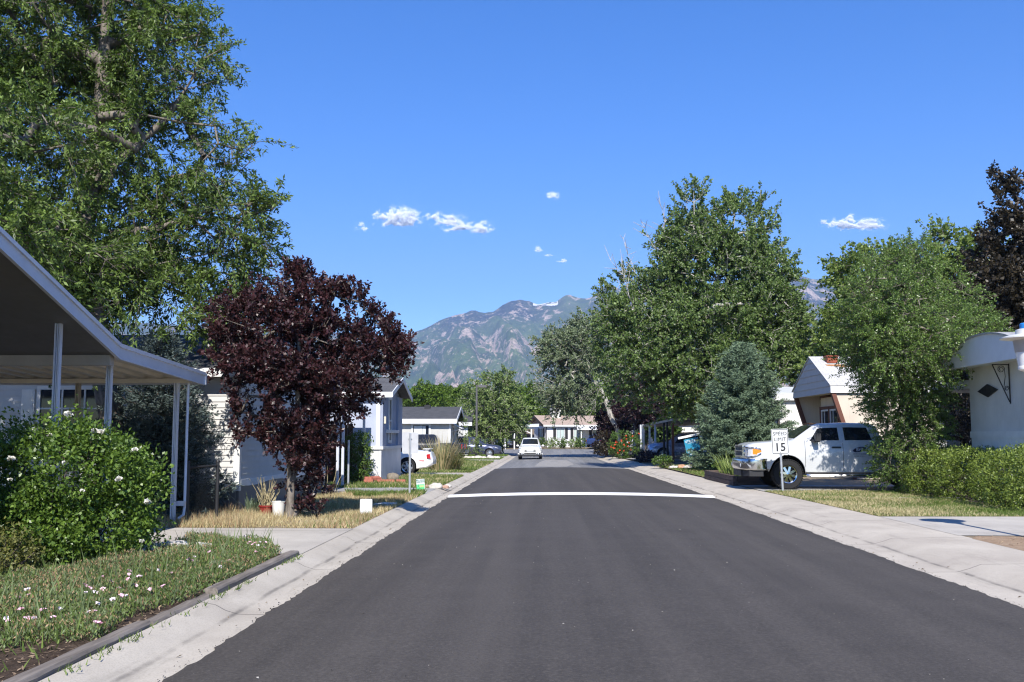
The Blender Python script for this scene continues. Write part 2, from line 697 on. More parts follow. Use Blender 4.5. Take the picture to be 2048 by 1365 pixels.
def make_tree(name, label, cat, trunks, blobs, nclump, per, leaf, lmat, bmat, r_base, r_tip=0.012, twig=0.7, ntw=4,
              droop=0.1, upb=0.25, outw=0.8, seed=1, group=None, shell=0.35, gap=0.0, gs=1.0, seg=0.7, start=1.2,
              lup=0.5, along=0.5, sag=0.04, extra=None, twig_r=0.006, bare=None, sides=6):
    rng = np.random.default_rng(seed)
    base = trunks[0][0]
    t = thing(name, label, cat, tuple(base), group)
    C, ctr = sample_blobs(nclump, blobs, rng, shell, gap, gs)
    if extra is not None:
        C = np.concatenate([C, np.array(extra, float)])
        ctr = np.concatenate([ctr, np.array(extra, float) - np.array([0, 0, 0.4])])
    N, par, load = skeleton(trunks, C, rng, seg, sag, start)
    ex = math.log(r_base / r_tip) / math.log(max(load[0], 2))
    rad = r_tip * load ** ex
    i = np.arange(1, len(N))
    A, B = N[par[i]], N[i]
    ra, rb = rad[par[i]], rad[i]
    ra = np.minimum(ra, rb * 1.6)
    root = par[i] == 0
    ra[root] = rad[0] * 1.12
    Vs, Fs = tubes_np(A, B, ra, rb, sides)
    # twigs
    n = len(C)
    Tc = np.repeat(C, ntw, axis=0)
    D = unit(unit(np.repeat(C - ctr, ntw, axis=0) + 1e-6) * outw + rnd_dirs(n * ntw, rng) + np.array([0, 0, upb]))
    Lt = twig * (0.6 + 0.7 * rng.random(n * ntw))
    mid = Tc + D * (Lt * 0.55)[:, None]
    mid[:, 2] -= droop * 0.3 * Lt
    end = Tc + D * Lt[:, None]
    end[:, 2] -= droop * Lt
    r1 = np.full(n * ntw, twig_r)
    V1, F1 = tubes_np(Tc, mid, r1 * 1.3, r1, 3)
    V2, F2 = tubes_np(mid, end, r1, r1 * 0.4, 3)
    allV = [Vs, V1, V2]
    allF = [Fs, F1 + len(Vs), F2 + len(Vs) + len(V1)]
    if bare is not None:                      # dead, leafless twigs
        off = sum(len(v) for v in allV)
        bA, bB = [], []
        for (p, d, L) in bare:
            p = np.array(p, float)
            d = np.array(d, float) / np.linalg.norm(d)
            for s in range(5):
                q = p + (d + rng.normal(size=3) * 0.16) * L / 5
                bA.append(p)
                bB.append(q)
                for _ in range(2):
                    e = unit((d + rng.normal(size=3) * 0.75)[None])[0]
                    bA.append(q)
                    bB.append(q + e * L * 0.28 * (0.5 + rng.random()))
                p = q
        bA, bB = np.array(bA), np.array(bB)
        rr = np.full(len(bA), twig_r * 1.5)
        V3, F3 = tubes_np(bA, bB, rr, rr * 0.6, 3)
        allV.append(V3)
        allF.append(F3 + off)
    mesh_np('trunk', np.concatenate(allV), np.concatenate(allF), bmat, t, smooth=True)
    # leaves
    k = rng.integers(0, n * ntw, n * ntw * per)
    m = len(k)
    u = rng.random(m) ** 0.7 * 1.05
    P = Tc[k] + D[k] * (Lt[k] * u)[:, None]
    P[:, 2] -= droop * Lt[k] * u * u
    P += rng.normal(size=(m, 3)) * leaf[0] * 0.35
    ld = D[k] * along + rnd_dirs(m, rng) * 0.8
    ld[:, 2] -= droop * 1.2
    V, F = leaf_quads(P, ld, leaf[0], leaf[1], rng, lup)
    mesh_np('crown', V, F, lmat, t)
    return t


def shrub(name, label, cat, base, blobs, n, leaf, lmat, bmat, seed=1, group=None, shell=0.8, lup=0.5, upb=0.4, gap=0.0, gs=2.0, stems=9,
          cl=14, spread=0.11, floor=0.02, flat=None):
    """leafy bush: leaf clusters through the blobs, woody stems from the base"""
    rng = np.random.default_rng(seed)
    t = thing(name, label, cat, tuple(base), group)
    C, ctr = sample_blobs(n // cl, blobs, rng, shell, gap, gs)
    keep = C[:, 2] > base[2] + floor
    C, ctr = C[keep], ctr[keep]
    k = np.repeat(np.arange(len(C)), cl)
    D = unit(unit(C - ctr + 1e-6) * 0.8 + rnd_dirs(len(C), rng) * 0.9 + np.array([0, 0, upb]))[k]
    u = rng.random(len(k)) - 0.35
    P = C[k] + D * (u * spread * 2)[:, None] + rng.normal(size=(len(k), 3)) * spread * 0.35
    P[:, 2] = np.maximum(P[:, 2], base[2] + 0.01)
    ld = D * 0.7 + rnd_dirs(len(k), rng) * 0.8
    V, F = leaf_quads(P, ld, leaf[0], leaf[1], rng, lup)
    mesh_np('foliage', V, F, lmat, t)
    b = np.array(base, float)
    sel = rng.choice(len(C), min(len(C), stems * 6), replace=False)
    A, B = [], []
    for c in C[sel]:
        a = b + np.array([(c[0] - b[0]) * 0.35, (c[1] - b[1]) * 0.35, 0.0])
        m = a + (c - a) * 0.5 + rng.normal(size=3) * 0.04
        A += [a, m]
        B += [m, c]
    A, B = np.array(A), np.array(B)
    rr = np.full(len(A), max(0.006, leaf[0] * 0.09))
    V, F = tubes_np(A, B, rr * 1.2, rr * 0.8, 4)
    mesh_np('stem', V, F, bmat, t, smooth=True)
    return t


def conifer(name, label, cat, base, H, Rb, nmat, bmat, seed=1, needle=(0.12, 0.03), whorl=0.28, nb=9, dens=1.0, z0=0.15, r_tr=0.14, shape=0.85, group=None, bushy=1.0):
    rng = np.random.default_rng(seed)
    t = thing(name, label, cat, tuple(base), group)
    bx, by, bz = base
    A, B, ra, rb = [], [], [], []
    tp = [np.array([bx, by, bz])]
    for i in range(1, 9):
        tp.append(np.array([bx + rng.normal() * 0.02, by + rng.normal() * 0.02, bz + H * i / 8]))
    for i in range(8):
        A.append(tp[i])
        B.append(tp[i + 1])
        ra.append(r_tr * (1 - i / 8.2))
        rb.append(r_tr * (1 - (i + 1) / 8.2))
    NP, ND = [], []
    z = z0
    while z < H - 0.08:
        f = 1 - (z - z0) / (H - z0)
        Lm = Rb * f ** shape
        m = max(3, int(nb * (0.45 + 0.55 * f)))
        a0 = rng.random() * 6.28
        for k in range(m):
            L = Lm * (0.72 + 0.45 * rng.random()) + 0.06
            a = a0 + k * 2 * math.pi / m + rng.normal() * 0.15
            d = np.array([math.cos(a), math.sin(a), 0])
            tilt = 0.35 * (1 - f) + 0.05 + rng.normal() * 0.05 - 0.15 * f
            p0 = np.array([bx, by, bz + z + rng.normal() * 0.05])
            ns = max(3, int(L / 0.16))
            prev = p0
            for s in range(1, ns + 1):
                u = s / ns
                p = p0 + d * L * u + np.array([0, 0, L * (tilt * u - 0.18 * u * (1 - u) * 2 + 0.10 * u * u)])
                A.append(prev)
                B.append(p)
                ra.append(0.022 * (1 - u * 0.7))
                rb.append(0.022 * (1 - (u + 1 / ns) * 0.6))
                side = np.array([-d[1], d[0], 0])
                sl = (1 - u * 0.75) * L * 0.42 * bushy + 0.07
                for sg in (-1, 1):
                    e = unit((d * 0.75 + side * sg * (0.8 + rng.random() * 0.3) + np.array([0, 0, rng.normal() * 0.14]))[None])[0]
                    q = max(2, int(sl / (needle[0] * 0.42) * dens))
                    tt = (np.arange(q) + rng.random(q)) / q
                    P = p + e * (sl * tt)[:, None]
                    P[:, 2] -= sl * 0.12 * tt
                    NP.append(P)
                    ND.append(e + rng.normal(size=(q, 3)) * 0.45 + np.array([0, 0, 0.22]))
                q = max(3, int(5 * dens))
                P = prev + (p - prev) * rng.random(q)[:, None] + rng.normal(size=(q, 3)) * 0.03
                NP.append(P)
                ND.append(d + rng.normal(size=(q, 3)) * 0.6 + np.array([0, 0, 0.3]))
                prev = p
        z += whorl * (0.55 + 0.45 * f) * (0.85 + 0.3 * rng.random())
    P = np.array([[bx, by, bz + H - 0.25 + 0.06 * i] for i in range(6) for _ in range(5)])
    NP.append(P)
    ND.append(rng.normal(size=(30, 3)) * 0.5 + np.array([0, 0, 1.0]))
    P = np.concatenate(NP)
    D = np.concatenate(ND)
    V, F = tubes_np(np.array(A), np.array(B), np.array(ra), np.array(rb), 5)
    mesh_np('trunk', V, F, bmat, t, smooth=True)
    P2 = np.repeat(P, 3, axis=0) + rng.normal(size=(len(P) * 3, 3)) * needle[0] * 0.18
    D2 = np.repeat(D, 3, axis=0) + rng.normal(size=(len(P) * 3, 3)) * 0.4
    V, F = leaf_quads(P2, D2, needle[0], needle[1], rng, 0.3, 0.1)
    mesh_np('crown', V, F, nmat, t)
    return t


def in_poly(P, poly):
    poly = np.array(poly)[:, :2]
    x, y = P[:, 0], P[:, 1]
    inside = np.zeros(len(P), bool)
    j = len(poly) - 1
    for i in range(len(poly)):
        xi, yi = poly[i]
        xj, yj = poly[j]
        c = ((yi > y) != (yj > y)) & (x < (xj - xi) * (y - yi) / (yj - yi + 1e-12) + xi)
        inside ^= c
        j = i
    return inside


def blades(name, poly, n, h, w, mats, z=0.1, seed=1, lean=0.5, patch=None, ps=1.0, hv=0.5, mixw=None, edge=None):
    """grass: n single blades over polygon; patch = keep threshold of a patchy noise"""
    rng = np.random.default_rng(seed)
    poly = np.array(poly)[:, :2]
    lo, hi = poly.min(0), poly.max(0)
    P = lo + rng.random((int(n * 2.5), 2)) * (hi - lo)
    P = P[in_poly(P, poly)]
    Z = np.full(len(P), z)
    P = np.column_stack([P, Z])
    nz = lump(P * np.array([1, 1, 0]), ps, 1.3) + rng.normal(size=len(P)) * 0.25
    if patch is not None:
        k = nz > patch
        P, nz = P[k], nz[k]
    P, nz = P[:n], nz[:n]
    m = len(P)
    hh = h * (1 - hv + 2 * hv * rng.random(m)) * np.clip(0.8 + 0.35 * nz, 0.4, 1.4)
    a = rng.random(m) * 2 * np.pi
    s = np.column_stack([np.cos(a), np.sin(a), np.zeros(m)])
    ln = rnd_dirs(m, rng) * lean
    ln[:, 2] = 1
    tip = P + unit(ln) * hh[:, None]
    V = np.empty((m, 3, 3))
    V[:, 0] = P - s * w * 0.5
    V[:, 1] = P + s * w * 0.5
    V[:, 2] = tip
    mi = None
    if len(mats) > 1:
        f = nz * 0.6 + rng.normal(size=m) * 0.45
        qs = np.quantile(f, np.cumsum(mixw)[:-1])
        mi = np.searchsorted(qs, f)
    return stuff(mesh_np(name, V.reshape(-1, 3), np.arange(m * 3).reshape(m, 3), mats, None, mi=mi))


def sheet(name, poly, z, mat, kind='structure'):
    mb = MB()
    zz = [p[2] if len(p) > 2 else z for p in poly]
    mb.add([(p[0], p[1], q) for p, q in zip(poly, zz)], [list(range(len(poly)))])
    o = mb.build(name, mat)
    o['kind'] = kind
    if o.data.polygons[0].normal.z < 0:
        o.data.flip_normals()
    return o


def rock_mesh(rng, r, flat=0.65):
    bm = bmesh.new()
    bmesh.ops.create_icosphere(bm, subdivisions=3, radius=1.0)
    ph = rng.random(3) * 20
    st = 0.8 + rng.random(3) * 0.5
    for v in bm.verts:
        d = v.co.normalized()
        k = 1 + 0.28 * mnoise.noise(d * 1.4 + Vector(ph)) + 0.12 * mnoise.noise(d * 3.5 + Vector(ph))
        v.co = Vector((d.x * st[0], d.y * st[1], max(-0.35, d.z) * flat)) * k * r
    me = bpy.data.meshes.new('rock')
    bm.to_mesh(me)
    bm.free()
    return me


def lettering(text, size, loc, xdir, ndir, mat, parent, name='lettering', align='CENTER', stretch=1.0, bold=0.0, depth=0.002, spacing=1.0):
    """mesh text; xdir = reading direction, ndir = towards the reader"""
    cu = bpy.data.curves.new('lettering', 'FONT')
    cu.body = text
    cu.size = size
    cu.align_x = align
    cu.align_y = 'CENTER'
    cu.extrude = depth
    cu.offset = bold
    cu.space_character = spacing
    cu.resolution_u = 2
    ob = bpy.data.objects.new('lettering', cu)
    COL.objects.link(ob)
    dg = bpy.context.evaluated_depsgraph_get()
    me = bpy.data.meshes.new_from_object(ob.evaluated_get(dg))
    bpy.data.objects.remove(ob)
    bpy.data.curves.remove(cu)
    X = Vector(xdir).normalized()
    Nn = Vector(ndir).normalized()
    Y = Nn.cross(X)
    m = Matrix((X * stretch, Y, Nn)).transposed().to_4x4()
    m.translation = Vector(loc)
    me.transform(m)
    me.materials.clear()
    return link_mesh(name, me, mat, parent)


# ------------------------------------------------------------------ vehicles
def lerp(a, b, t):
    return a + (b - a) * t


class Body:
    """car body lofted from stations (x, zb, zs, zt, w, ws, wt) running nose (+x) to tail (-x)"""

    def __init__(self, st):
        self.st = sorted(st, key=lambda s: -s[0])

    def at(self, x):
        s = self.st
        if x >= s[0][0]:
            return s[0][1:]
        for a, b in zip(s[:-1], s[1:]):
            if b[0] <= x <= a[0]:
                t = (a[0] - x) / (a[0] - b[0] + 1e-9)
                return tuple(lerp(p, q, t) for p, q in zip(a[1:], b[1:]))
        return s[-1][1:]

    def half(self, p):
        zb, zs, zt, w, ws, wt = p
        e = min(0.05, (zt - zs) * 0.35)
        return [(w * 0.86, zb), (w * 0.97, zb + 0.05), (w, zb + (zs - zb) * 0.45), (w * 0.995, zb + (zs - zb) * 0.72), (ws, zs - 0.02), (lerp(ws, wt, 0.06), zs + 0.01),
                (wt, zt - e), (wt * 0.93, zt - e * 0.35), (wt * 0.7, zt)]

    def build(self, name, mat, parent, wheels=(), wr=0.33, sub=3):
        xs = []
        for a, b in zip(self.st[:-1], self.st[1:]):
            k = max(1, int(abs(a[0] - b[0]) / 0.14))
            xs += [lerp(a[0], b[0], i / k) for i in range(k)]
        xs.append(self.st[-1][0])
        mb = MB()
        ring = 0
        for x in xs:
            h = self.half(self.at(x))
            zt = self.at(x)[2]
            pts = [(x, -y, z) for (y, z) in h] + [(x, 0, zt + 0.012)] + [(x, y, z) for (y, z) in h[::-1]]
            mb.v.extend(pts)
            ring = len(pts)
        for i in range(len(xs) - 1):
            for k in range(ring):
                mb.f.append([i * ring + k, i * ring + (k + 1) % ring, (i + 1) * ring + (k + 1) % ring, (i + 1) * ring + k])
                mb.m.append(0)
        mb.f.append(list(range(ring)))
        mb.m.append(0)
        mb.f.append([(len(xs) - 1) * ring + k for k in range(ring)][::-1])
        mb.m.append(0)
        me = mb.mesh(name)
        if wheels:
            me.materials.append(mat)
            ob = bpy.data.objects.new('body', me)
            COL.objects.link(ob)
            cutters = []
            for (wx, wy) in wheels:
                c = MB()
                s = 1 if wy > 0 else -1
                c.lathe([(0.001, -0.36), (wr, -0.36), (wr, 0.36), (0.001, 0.36)], (wx, wy + s * 0.12, wr * 0.93), 'y', 28)
                cm = c.mesh('well')
                cm.materials.append(M_well)
                co = bpy.data.objects.new('well', cm)
                COL.objects.link(co)
                cutters.append(co)
                md = ob.modifiers.new('well', 'BOOLEAN')
                md.operation = 'DIFFERENCE'
                md.object = co
                md.solver = 'EXACT'
                md.material_mode = 'TRANSFER'
            dg = bpy.context.evaluated_depsgraph_get()
            dg.update()
            nm = bpy.data.meshes.new_from_object(ob.evaluated_get(dg))
            bpy.data.objects.remove(ob)
            for c in cutters:
                bpy.data.objects.remove(c)
            me = nm
            me.polygons.foreach_set('use_smooth', np.ones(len(me.polygons), dtype=bool))
            me.set_sharp_from_angle(angle=math.radians(32))
            o = bpy.data.objects.new(name, me)
            COL.objects.link(o)
            return attach(o, parent)
        return link_mesh(name, me, mat, parent, True, 32)

    def side(self, x, u, s, off=0.006):
        """point on the glasshouse side: u 0 at the belt, 1 at the roof rail"""
        h = self.half(self.at(x))
        y = lerp(h[5][0], h[6][0], u)
        z = lerp(h[5][1], h[6][1], u)
        n = Vector((0, h[6][1] - h[5][1], h[5][0] - h[6][0])).normalized()
        return Vector((x, s * (y + n.y * off), z + n.z * off))

    def flank(self, x, z, s, off=0.004):
        h = self.half(self.at(x))
        for a, b in zip(h[:-1], h[1:]):
            if a[1] <= z <= b[1]:
                t = (z - a[1]) / (b[1] - a[1] + 1e-9)
                return Vector((x, s * (lerp(a[0], b[0], t) + off), z))
        return Vector((x, s * (h[0][0] + off), z))

    def side_glass(self, name, corners, s, parent, mat=None):
        """corners: (x bottom front, x top front, x bottom rear, x top rear, u0, u1)"""
        xbf, xtf, xbr, xtr, u0, u1 = corners
        mb = MB()
        NX, NU = 8, 4
        g = [[self.side(lerp(lerp(xbf, xtf, j / NU), lerp(xbr, xtr, j / NU), i / NX), lerp(u0, u1, j / NU), s) for i in range(NX + 1)] for j in range(NU + 1)]
        for j in range(NU):
            for i in range(NX):
                mb.quad(g[j][i], g[j][i + 1], g[j + 1][i + 1], g[j + 1][i])
        o = mb.build(name, mat or M_glass, parent, True)
        return o

    def top_pt(self, x, s, off=0.008, dx=0.04):
        def p(x):
            h = self.half(self.at(x))
            zt = self.at(x)[2]
            pts = [(0, zt + 0.012), (h[8][0], h[8][1]), (h[7][0], h[7][1]), (h[6][0], h[6][1])]
            y = abs(s) * h[6][0]
            for a, b in zip(pts[:-1], pts[1:]):
                if a[0] <= y <= b[0] + 1e-6:
                    t = (y - a[0]) / (b[0] - a[0] + 1e-9)
                    return Vector((x, (1 if s >= 0 else -1) * y, lerp(a[1], b[1], t)))
            return Vector((x, s * h[6][0], h[6][1]))
        a, b = p(x + dx), p(x - dx)
        t = (a - b).normalized()
        n = Vector((-t.z, 0, t.x))
        if n.z < 0:
            n = -n
        return p(x) + n * off

    def screen(self, name, x0, x1, parent, sw=0.9, mat=None):
        """windscreen or rear window following the top surface from x0 (low) to x1 (high)"""
        mb = MB()
        NX, NS = 6, 10
        g = [[self.top_pt(lerp(x0, x1, j / NX), lerp(-sw, sw, i / NS)) for i in range(NS + 1)] for j in range(NX + 1)]
        for j in range(NX):
            for i in range(NS):
                mb.quad(g[j][i], g[j][i + 1], g[j + 1][i + 1], g[j + 1][i])
        return mb.build(name, mat or M_glass, parent, True)


def wheel(parent, x, y, r, w, spokes=6, rimr=0.64, rmat=None, off_road=False):
    """wheel part (tyre) with a rim sub-part; y sign gives the side"""
    s = 1 if y > 0 else -1
    mb = MB()
    hw = w / 2
    k = r * rimr
    prof = [(k, -hw * 0.85), (k + 0.02, -hw), (r * 0.93, -hw), (r * 0.985, -hw * 0.8), (r, -hw * 0.5), (r, hw * 0.5), (r * 0.985, hw * 0.8), (r * 0.93, hw), (k + 0.02, hw), (k, hw * 0.85)]
    mb.lathe(prof, (x, y, r), 'y', 32)
    if off_road:
        for i in range(44):
            a = i * 2 * math.pi / 44
            for sg in (-1, 1):
                c = Vector((x + math.cos(a) * r * 0.985, y + sg * hw * 0.8, r + math.sin(a) * r * 0.985))
                d = Vector((math.cos(a), 0, math.sin(a)))
                tn = Vector((-math.sin(a), 0, math.cos(a)))
                mb.beam(c - tn * 0.016, c + tn * 0.016, w * 0.34, 0.022, d)
    o = mb.build('wheel', M_rubber, parent, True, 40)
    rm = MB()
    yo = y + s * hw * 0.62
    rm.lathe([(k * 0.99, s * 0.05), (k * 1.0, 0.07 * s), (k * 0.93, 0.065 * s), (k * 0.88, 0.0)], (x, yo, r), 'y', 32)
    rm.lathe([(0.001, 0.035 * s), (k * 0.2, 0.03 * s), (k * 0.24, 0.0)], (x, yo, r), 'y', 16)
    rm.lathe([(k * 0.93, -0.05 * s), (0.001, -0.055 * s)], (x, yo, r), 'y', 24, 1)
    for i in range(spokes):
        a = i * 2 * math.pi / spokes + 0.3
        d = Vector((math.cos(a), 0, math.sin(a)))
        c = Vector((x, yo, r))
        rm.beam(c + d * k * 0.12 + Vector((0, 0.012 * s, 0)), c + d * k * 0.93, k * (2.1 / spokes), 0.03, (0, 1, 0))
    rm.build('rim', [rmat or M_silver, M_plastic], o, True, 30)
    return o


def patch(name, pts, n, mat, parent, off=0.012):
    """flat polygon lamp / trim plate with a little thickness along n"""
    mb = MB()
    n = Vector(n).normalized()
    mb.prism([Vector(p) for p in pts], n * off)
    return mb.build(name, mat, parent, bevel=0.003)


# ------------------------------------------------------------------ ground, road, pavements
def pw(y, pts):
    if y <= pts[0][0]:
        return pts[0][1]
    for (a, b), (c, d) in zip(pts[:-1], pts[1:]):
        if y <= c:
            return lerp(b, d, (y - a) / (c - a))
    return pts[-1][1]


def zr(y):                       # the street dips a little towards the junction, then rises
    return pw(y, [(25, 0.0), (78, -0.20), (93, -0.20), (116, 0.12), (124, 0.32)])


def zl(y):
    return zr(y) + 0.10


YS = [-12, -6, 0, 4, 8, 12, 16, 20, 25, 30, 38, 46, 53, 60, 70, 78, 86, 93, 98, 104, 110, 116, 124]


def strip(name, ys, prof, mat, kind='structure', smooth=False):
    """ribbon along the street: prof(y) -> list of (x, z) across"""
    mb = MB()
    rows = [[(x, y, z) for (x, z) in prof(y)] for y in ys]
    for a, b in zip(rows[:-1], rows[1:]):
        for i in range(len(a) - 1):
            mb.quad(a[i], a[i + 1], b[i + 1], b[i])
    o = mb.build(name, mat, None, smooth, 60)
    if sum(p.normal.z for p in o.data.polygons) < 0:
        o.data.flip_normals()
    o['kind'] = kind
    return o


def crown(y, x):
    return zr(y) + 0.075 * max(0.0, 1 - ((x - 1.0) / 3.5) ** 2)


M_ground = soil_mat('dry_ground', [(0.3, (0.16, 0.13, 0.085)), (0.55, (0.24, 0.20, 0.13)), (0.75, (0.20, 0.21, 0.10))], 0.6, 20)
M_yard = soil_mat('yard_soil', [(0.3, (0.17, 0.13, 0.09)), (0.5, (0.27, 0.215, 0.15)), (0.75, (0.33, 0.28, 0.20))], 3.0, 40)
M_mulch = soil_mat('bark_mulch', [(0.3, (0.022, 0.016, 0.012)), (0.5, (0.06, 0.042, 0.03)), (0.72, (0.17, 0.12, 0.085))], 8.0, 45)
M_dirt = soil_mat('tan_dirt', [(0.3, (0.25, 0.17, 0.11)), (0.55, (0.36, 0.255, 0.17)), (0.75, (0.46, 0.35, 0.25))], 4.0, 55)
M_lawnsoil = soil_mat('lawn_thatch', [(0.3, (0.10, 0.10, 0.035)), (0.55, (0.19, 0.17, 0.07)), (0.75, (0.34, 0.28, 0.14))], 2.0, 50)
M_asphalt = asphalt_mat('fresh_asphalt', (0.050, 0.0435, 0.0375), (0.065, 0.057, 0.0495), (0.22, 0.21, 0.19))
M_oldasphalt = asphalt_mat('old_asphalt', (0.13, 0.13, 0.13), (0.20, 0.195, 0.19), (0.3, 0.3, 0.29))
M_conc = concrete_mat('gutter_concrete', (0.37, 0.33, 0.275), (0.49, 0.445, 0.375), 3.05, -2.74)
M_conc_r = concrete_mat('sidewalk_concrete', (0.38, 0.335, 0.28), (0.50, 0.45, 0.375), 3.05, 4.98)
M_drive = concrete_mat('driveway_concrete', (0.36, 0.33, 0.29), (0.48, 0.445, 0.39), 3.2)
M_drive2 = concrete_mat('grey_driveway_concrete', (0.27, 0.26, 0.25), (0.38, 0.37, 0.35), None)

# ground sheet to the horizon
mb = MB()
gy = [-400, -12, 25, 78, 93, 116, 124, 400, 1500, 3200]
gx = [-2600, -300, -60, 60, 300, 2600]
for j in range(len(gy) - 1):
    for i in range(len(gx) - 1):
        q = []
        for (x, y) in ((gx[i], gy[j]), (gx[i + 1], gy[j]), (gx[i + 1], gy[j + 1]), (gx[i], gy[j + 1])):
            q.append((x, y, zr(y) - 0.04 + (0.002 * max(0, y - 400) if y > 400 else 0)))
        mb.quad(*q)
ground = structure(mb.build('ground', M_ground))
if ground.data.polygons[0].normal.z < 0:
    ground.data.flip_normals()

XS = [-2.5, -1.6, -0.6, 0.4, 1.0, 1.6, 2.6, 3.6, 4.5]


def wav(y, s, a=0.03):
    return a * math.sin(y * s) + a * 0.7 * math.sin(y * s * 2.7 + 1.3)


yf = [-12 + 0.5 * i for i in range(28)] + [2 + 0.1 * i for i in range(301)] + [32.5 + 0.5 * i for i in range(42)]
ejit = random.Random(4)
strip('road', yf, lambda y: [(x + (wav(y, 1.9, 0.012) + ejit.uniform(-.018, .018) if x in (-2.5, 4.5) else 0), crown(y, x)) for x in XS], M_asphalt)
strip('old_road', [53.01] + [y for y in YS if 53 < y <= 93], lambda y: [(x, crown(y, x) - 0.012) for x in XS], M_oldasphalt)
strip('cross_street', [93, 98, 104, 110, 116], lambda y: [(-70, zr(y)), (-2.5, zr(y) + 0.002), (1, zr(y) + 0.004), (4.5, zr(y) + 0.002), (70, zr(y))], M_oldasphalt)
mb = MB()
for (x0, x1) in ((-0.6, 0.9), (0.9, 2.4)):
    pass
pt = [(-0.45, 55.0), (1.3, 54.6), (1.9, 60), (1.75, 72), (0.3, 74), (-0.2, 66)]
o = sheet('asphalt_patch', [(x, y, crown(y, x) - 0.007) for x, y in pt], 0, plain('worn_asphalt_patch', (0.27, 0.255, 0.235), 0.9, var=0.2, scale=6, bump=0.3))

# left rolled kerb and gutter; right gutter and pavement
ycl = [-12 + 1.0 * i for i in range(104)]
strip('kerb', ycl, lambda y: [(-2.30, zr(y) - 0.009), (-2.55, zr(y) - 0.009), (-2.76, zr(y) - 0.006), (-2.88, zr(y) + 0.03), (-2.97, zr(y) + 0.078), (-3.10, zr(y) + 0.100), (-3.12, zr(y) - 0.04)], M_conc, smooth=True)


def xo(y):
    return pw(y, [(22, 6.32), (30, 6.05), (92, 6.0)])


strip('pavement', ycl, lambda y: [(4.30, zr(y) - 0.009), (4.55, zr(y) - 0.009), (4.92, zr(y) - 0.004), (5.06, zr(y) + 0.035), (5.2, zr(y) + 0.085), (xo(y), zr(y) + 0.106), (xo(y) + 0.02, zr(y) - 0.04)], M_conc_r, smooth=True)

# white painted hump across the street
mb = MB()
ws = [(26.35, 0.002), (26.5, 0.022), (26.65, 0.036), (26.85, 0.042), (27.05, 0.036), (27.2, 0.022), (27.35, 0.002)]
for a, b in zip(XS[:-1], XS[1:]):
    for (y0, h0), (y1, h1) in zip(ws[:-1], ws[1:]):
        mb.quad((a, y0, crown(y0, a) + 0.004 + h0), (b, y0, crown(y0, b) + 0.004 + h0), (b, y1, crown(y1, b) + 0.004 + h1), (a, y1, crown(y1, a) + 0.004 + h1))
t = NT('road_line_paint')
nz = t.noise(25, 4, 0.7)
o = mb.build('road_marking', t.done(t.bsdf(t.ramp(nz, [(0.22, (0.35, 0.34, 0.33)), (0.34, (0.74, 0.73, 0.71))]), 0.7, 0, 0.3)))
o['kind'] = 'structure'

# yards
strip('left_yard', YS[:18], lambda y: [(-60, zl(y)), (-20, zl(y)), (-8, zl(y)), (-3.08, zl(y) - 0.012)], M_yard)


def zR(x, y):
    b = zr(y) + 0.102
    return lerp(b, lerp(b, 0.13, min(1.0, max(0.0, (y - 31) / 8.0))), min(1.0, max(0.0, (x - 6.35) / 3.0)))


strip('right_yard', YS[:18], lambda y: [(x, zR(x, y) - 0.004) for x in (xo(y) - 0.03, 7.2, 8.2, 9.4, 20, 60)], M_yard)
strip('far_yard', [116, 118, 124, 160, 260], lambda y: [(-70, zr(y) + 0.05), (70, zr(y) + 0.05)], soil_mat('far_yard_soil', [(0.3, (0.22, 0.17, 0.12)), (0.6, (0.33, 0.28, 0.2)), (0.8, (0.2, 0.22, 0.1))], 1.0, 20))


def lz(y, d=0.0):
    return zl(y) + d


# left side surfaces
structure(sheet('flower_bed', [(-9.5, -4), (-3.18, -4), (-3.18, 12.7), (-4.1, 12.86), (-6.4, 12.95), (-9.5, 12.95)], lz(0, 0.006), M_mulch))
structure(sheet('driveway', [(-14, 13.0), (-3.085, 12.85), (-3.085, 16.35), (-14, 16.5)], lz(15, 0.004), M_drive))
structure(sheet('side_driveway', [(-14, 26.7), (-3.085, 26.5), (-3.085, 29.2), (-14, 33.5)], lz(28, 0.004), M_drive2))
structure(sheet('car_driveway', [(-14, 40.0, lz(40, .004)), (-3.085, 39.4, lz(40, .004)), (-3.085, 43.0, lz(43, .004)), (-14, 43.4, lz(43, .004))], 0, M_drive))
structure(sheet('pickup_driveway', [(-14, 66.5, lz(66, .004)), (-3.085, 64.5, lz(64, .004)), (-3.085, 72, lz(72, .004)), (-14, 73, lz(73, .004))], 0, M_drive))
structure(sheet('corner_driveway', [(-14, 80, lz(80, .004)), (-3.085, 80, lz(80, .004)), (-3.085, 85, lz(85, .004)), (-14, 85, lz(85, .004))], 0, M_drive2))
# right side surfaces
structure(sheet('dirt_patch', [(6.29, -4), (18, -4), (18, 15.0), (9.5, 15.3), (6.5, 15.35), (6.29, 15.0)], 0.1075, M_dirt))
structure(sheet('right_driveway', [(6.28, 15.45), (18, 15.4), (18, 19.3), (6.28, 19.0)], 0.109, M_drive))
structure(sheet('truck_driveway', [(6.03, 27.7), (22, 27.7), (22, 32.6), (6.0, 30.9)], 0.107, M_drive2))
structure(sheet('garden_path', [(7.7, 24.35), (10.2, 24.5), (10.2, 24.85), (7.6, 24.75)], 0.122, M_drive))
structure(sheet('carport_driveway', [(6.1, 62, 0.10), (16, 62, 0.138), (16, 76, 0.138), (6.1, 76, -0.04)], 0, M_drive2))
structure(sheet('right_lawn', [(6.28, 19.05), (9.6, 19.1), (9.7, 27.7), (6.05, 27.75)], 0.108, M_lawnsoil))
structure(sheet('far_right_lawn', [(5.98, 37.2, 0.10), (11, 37.2, 0.14), (11, 52, 0.14), (5.98, 52, 0.06)], 0, M_lawnsoil))

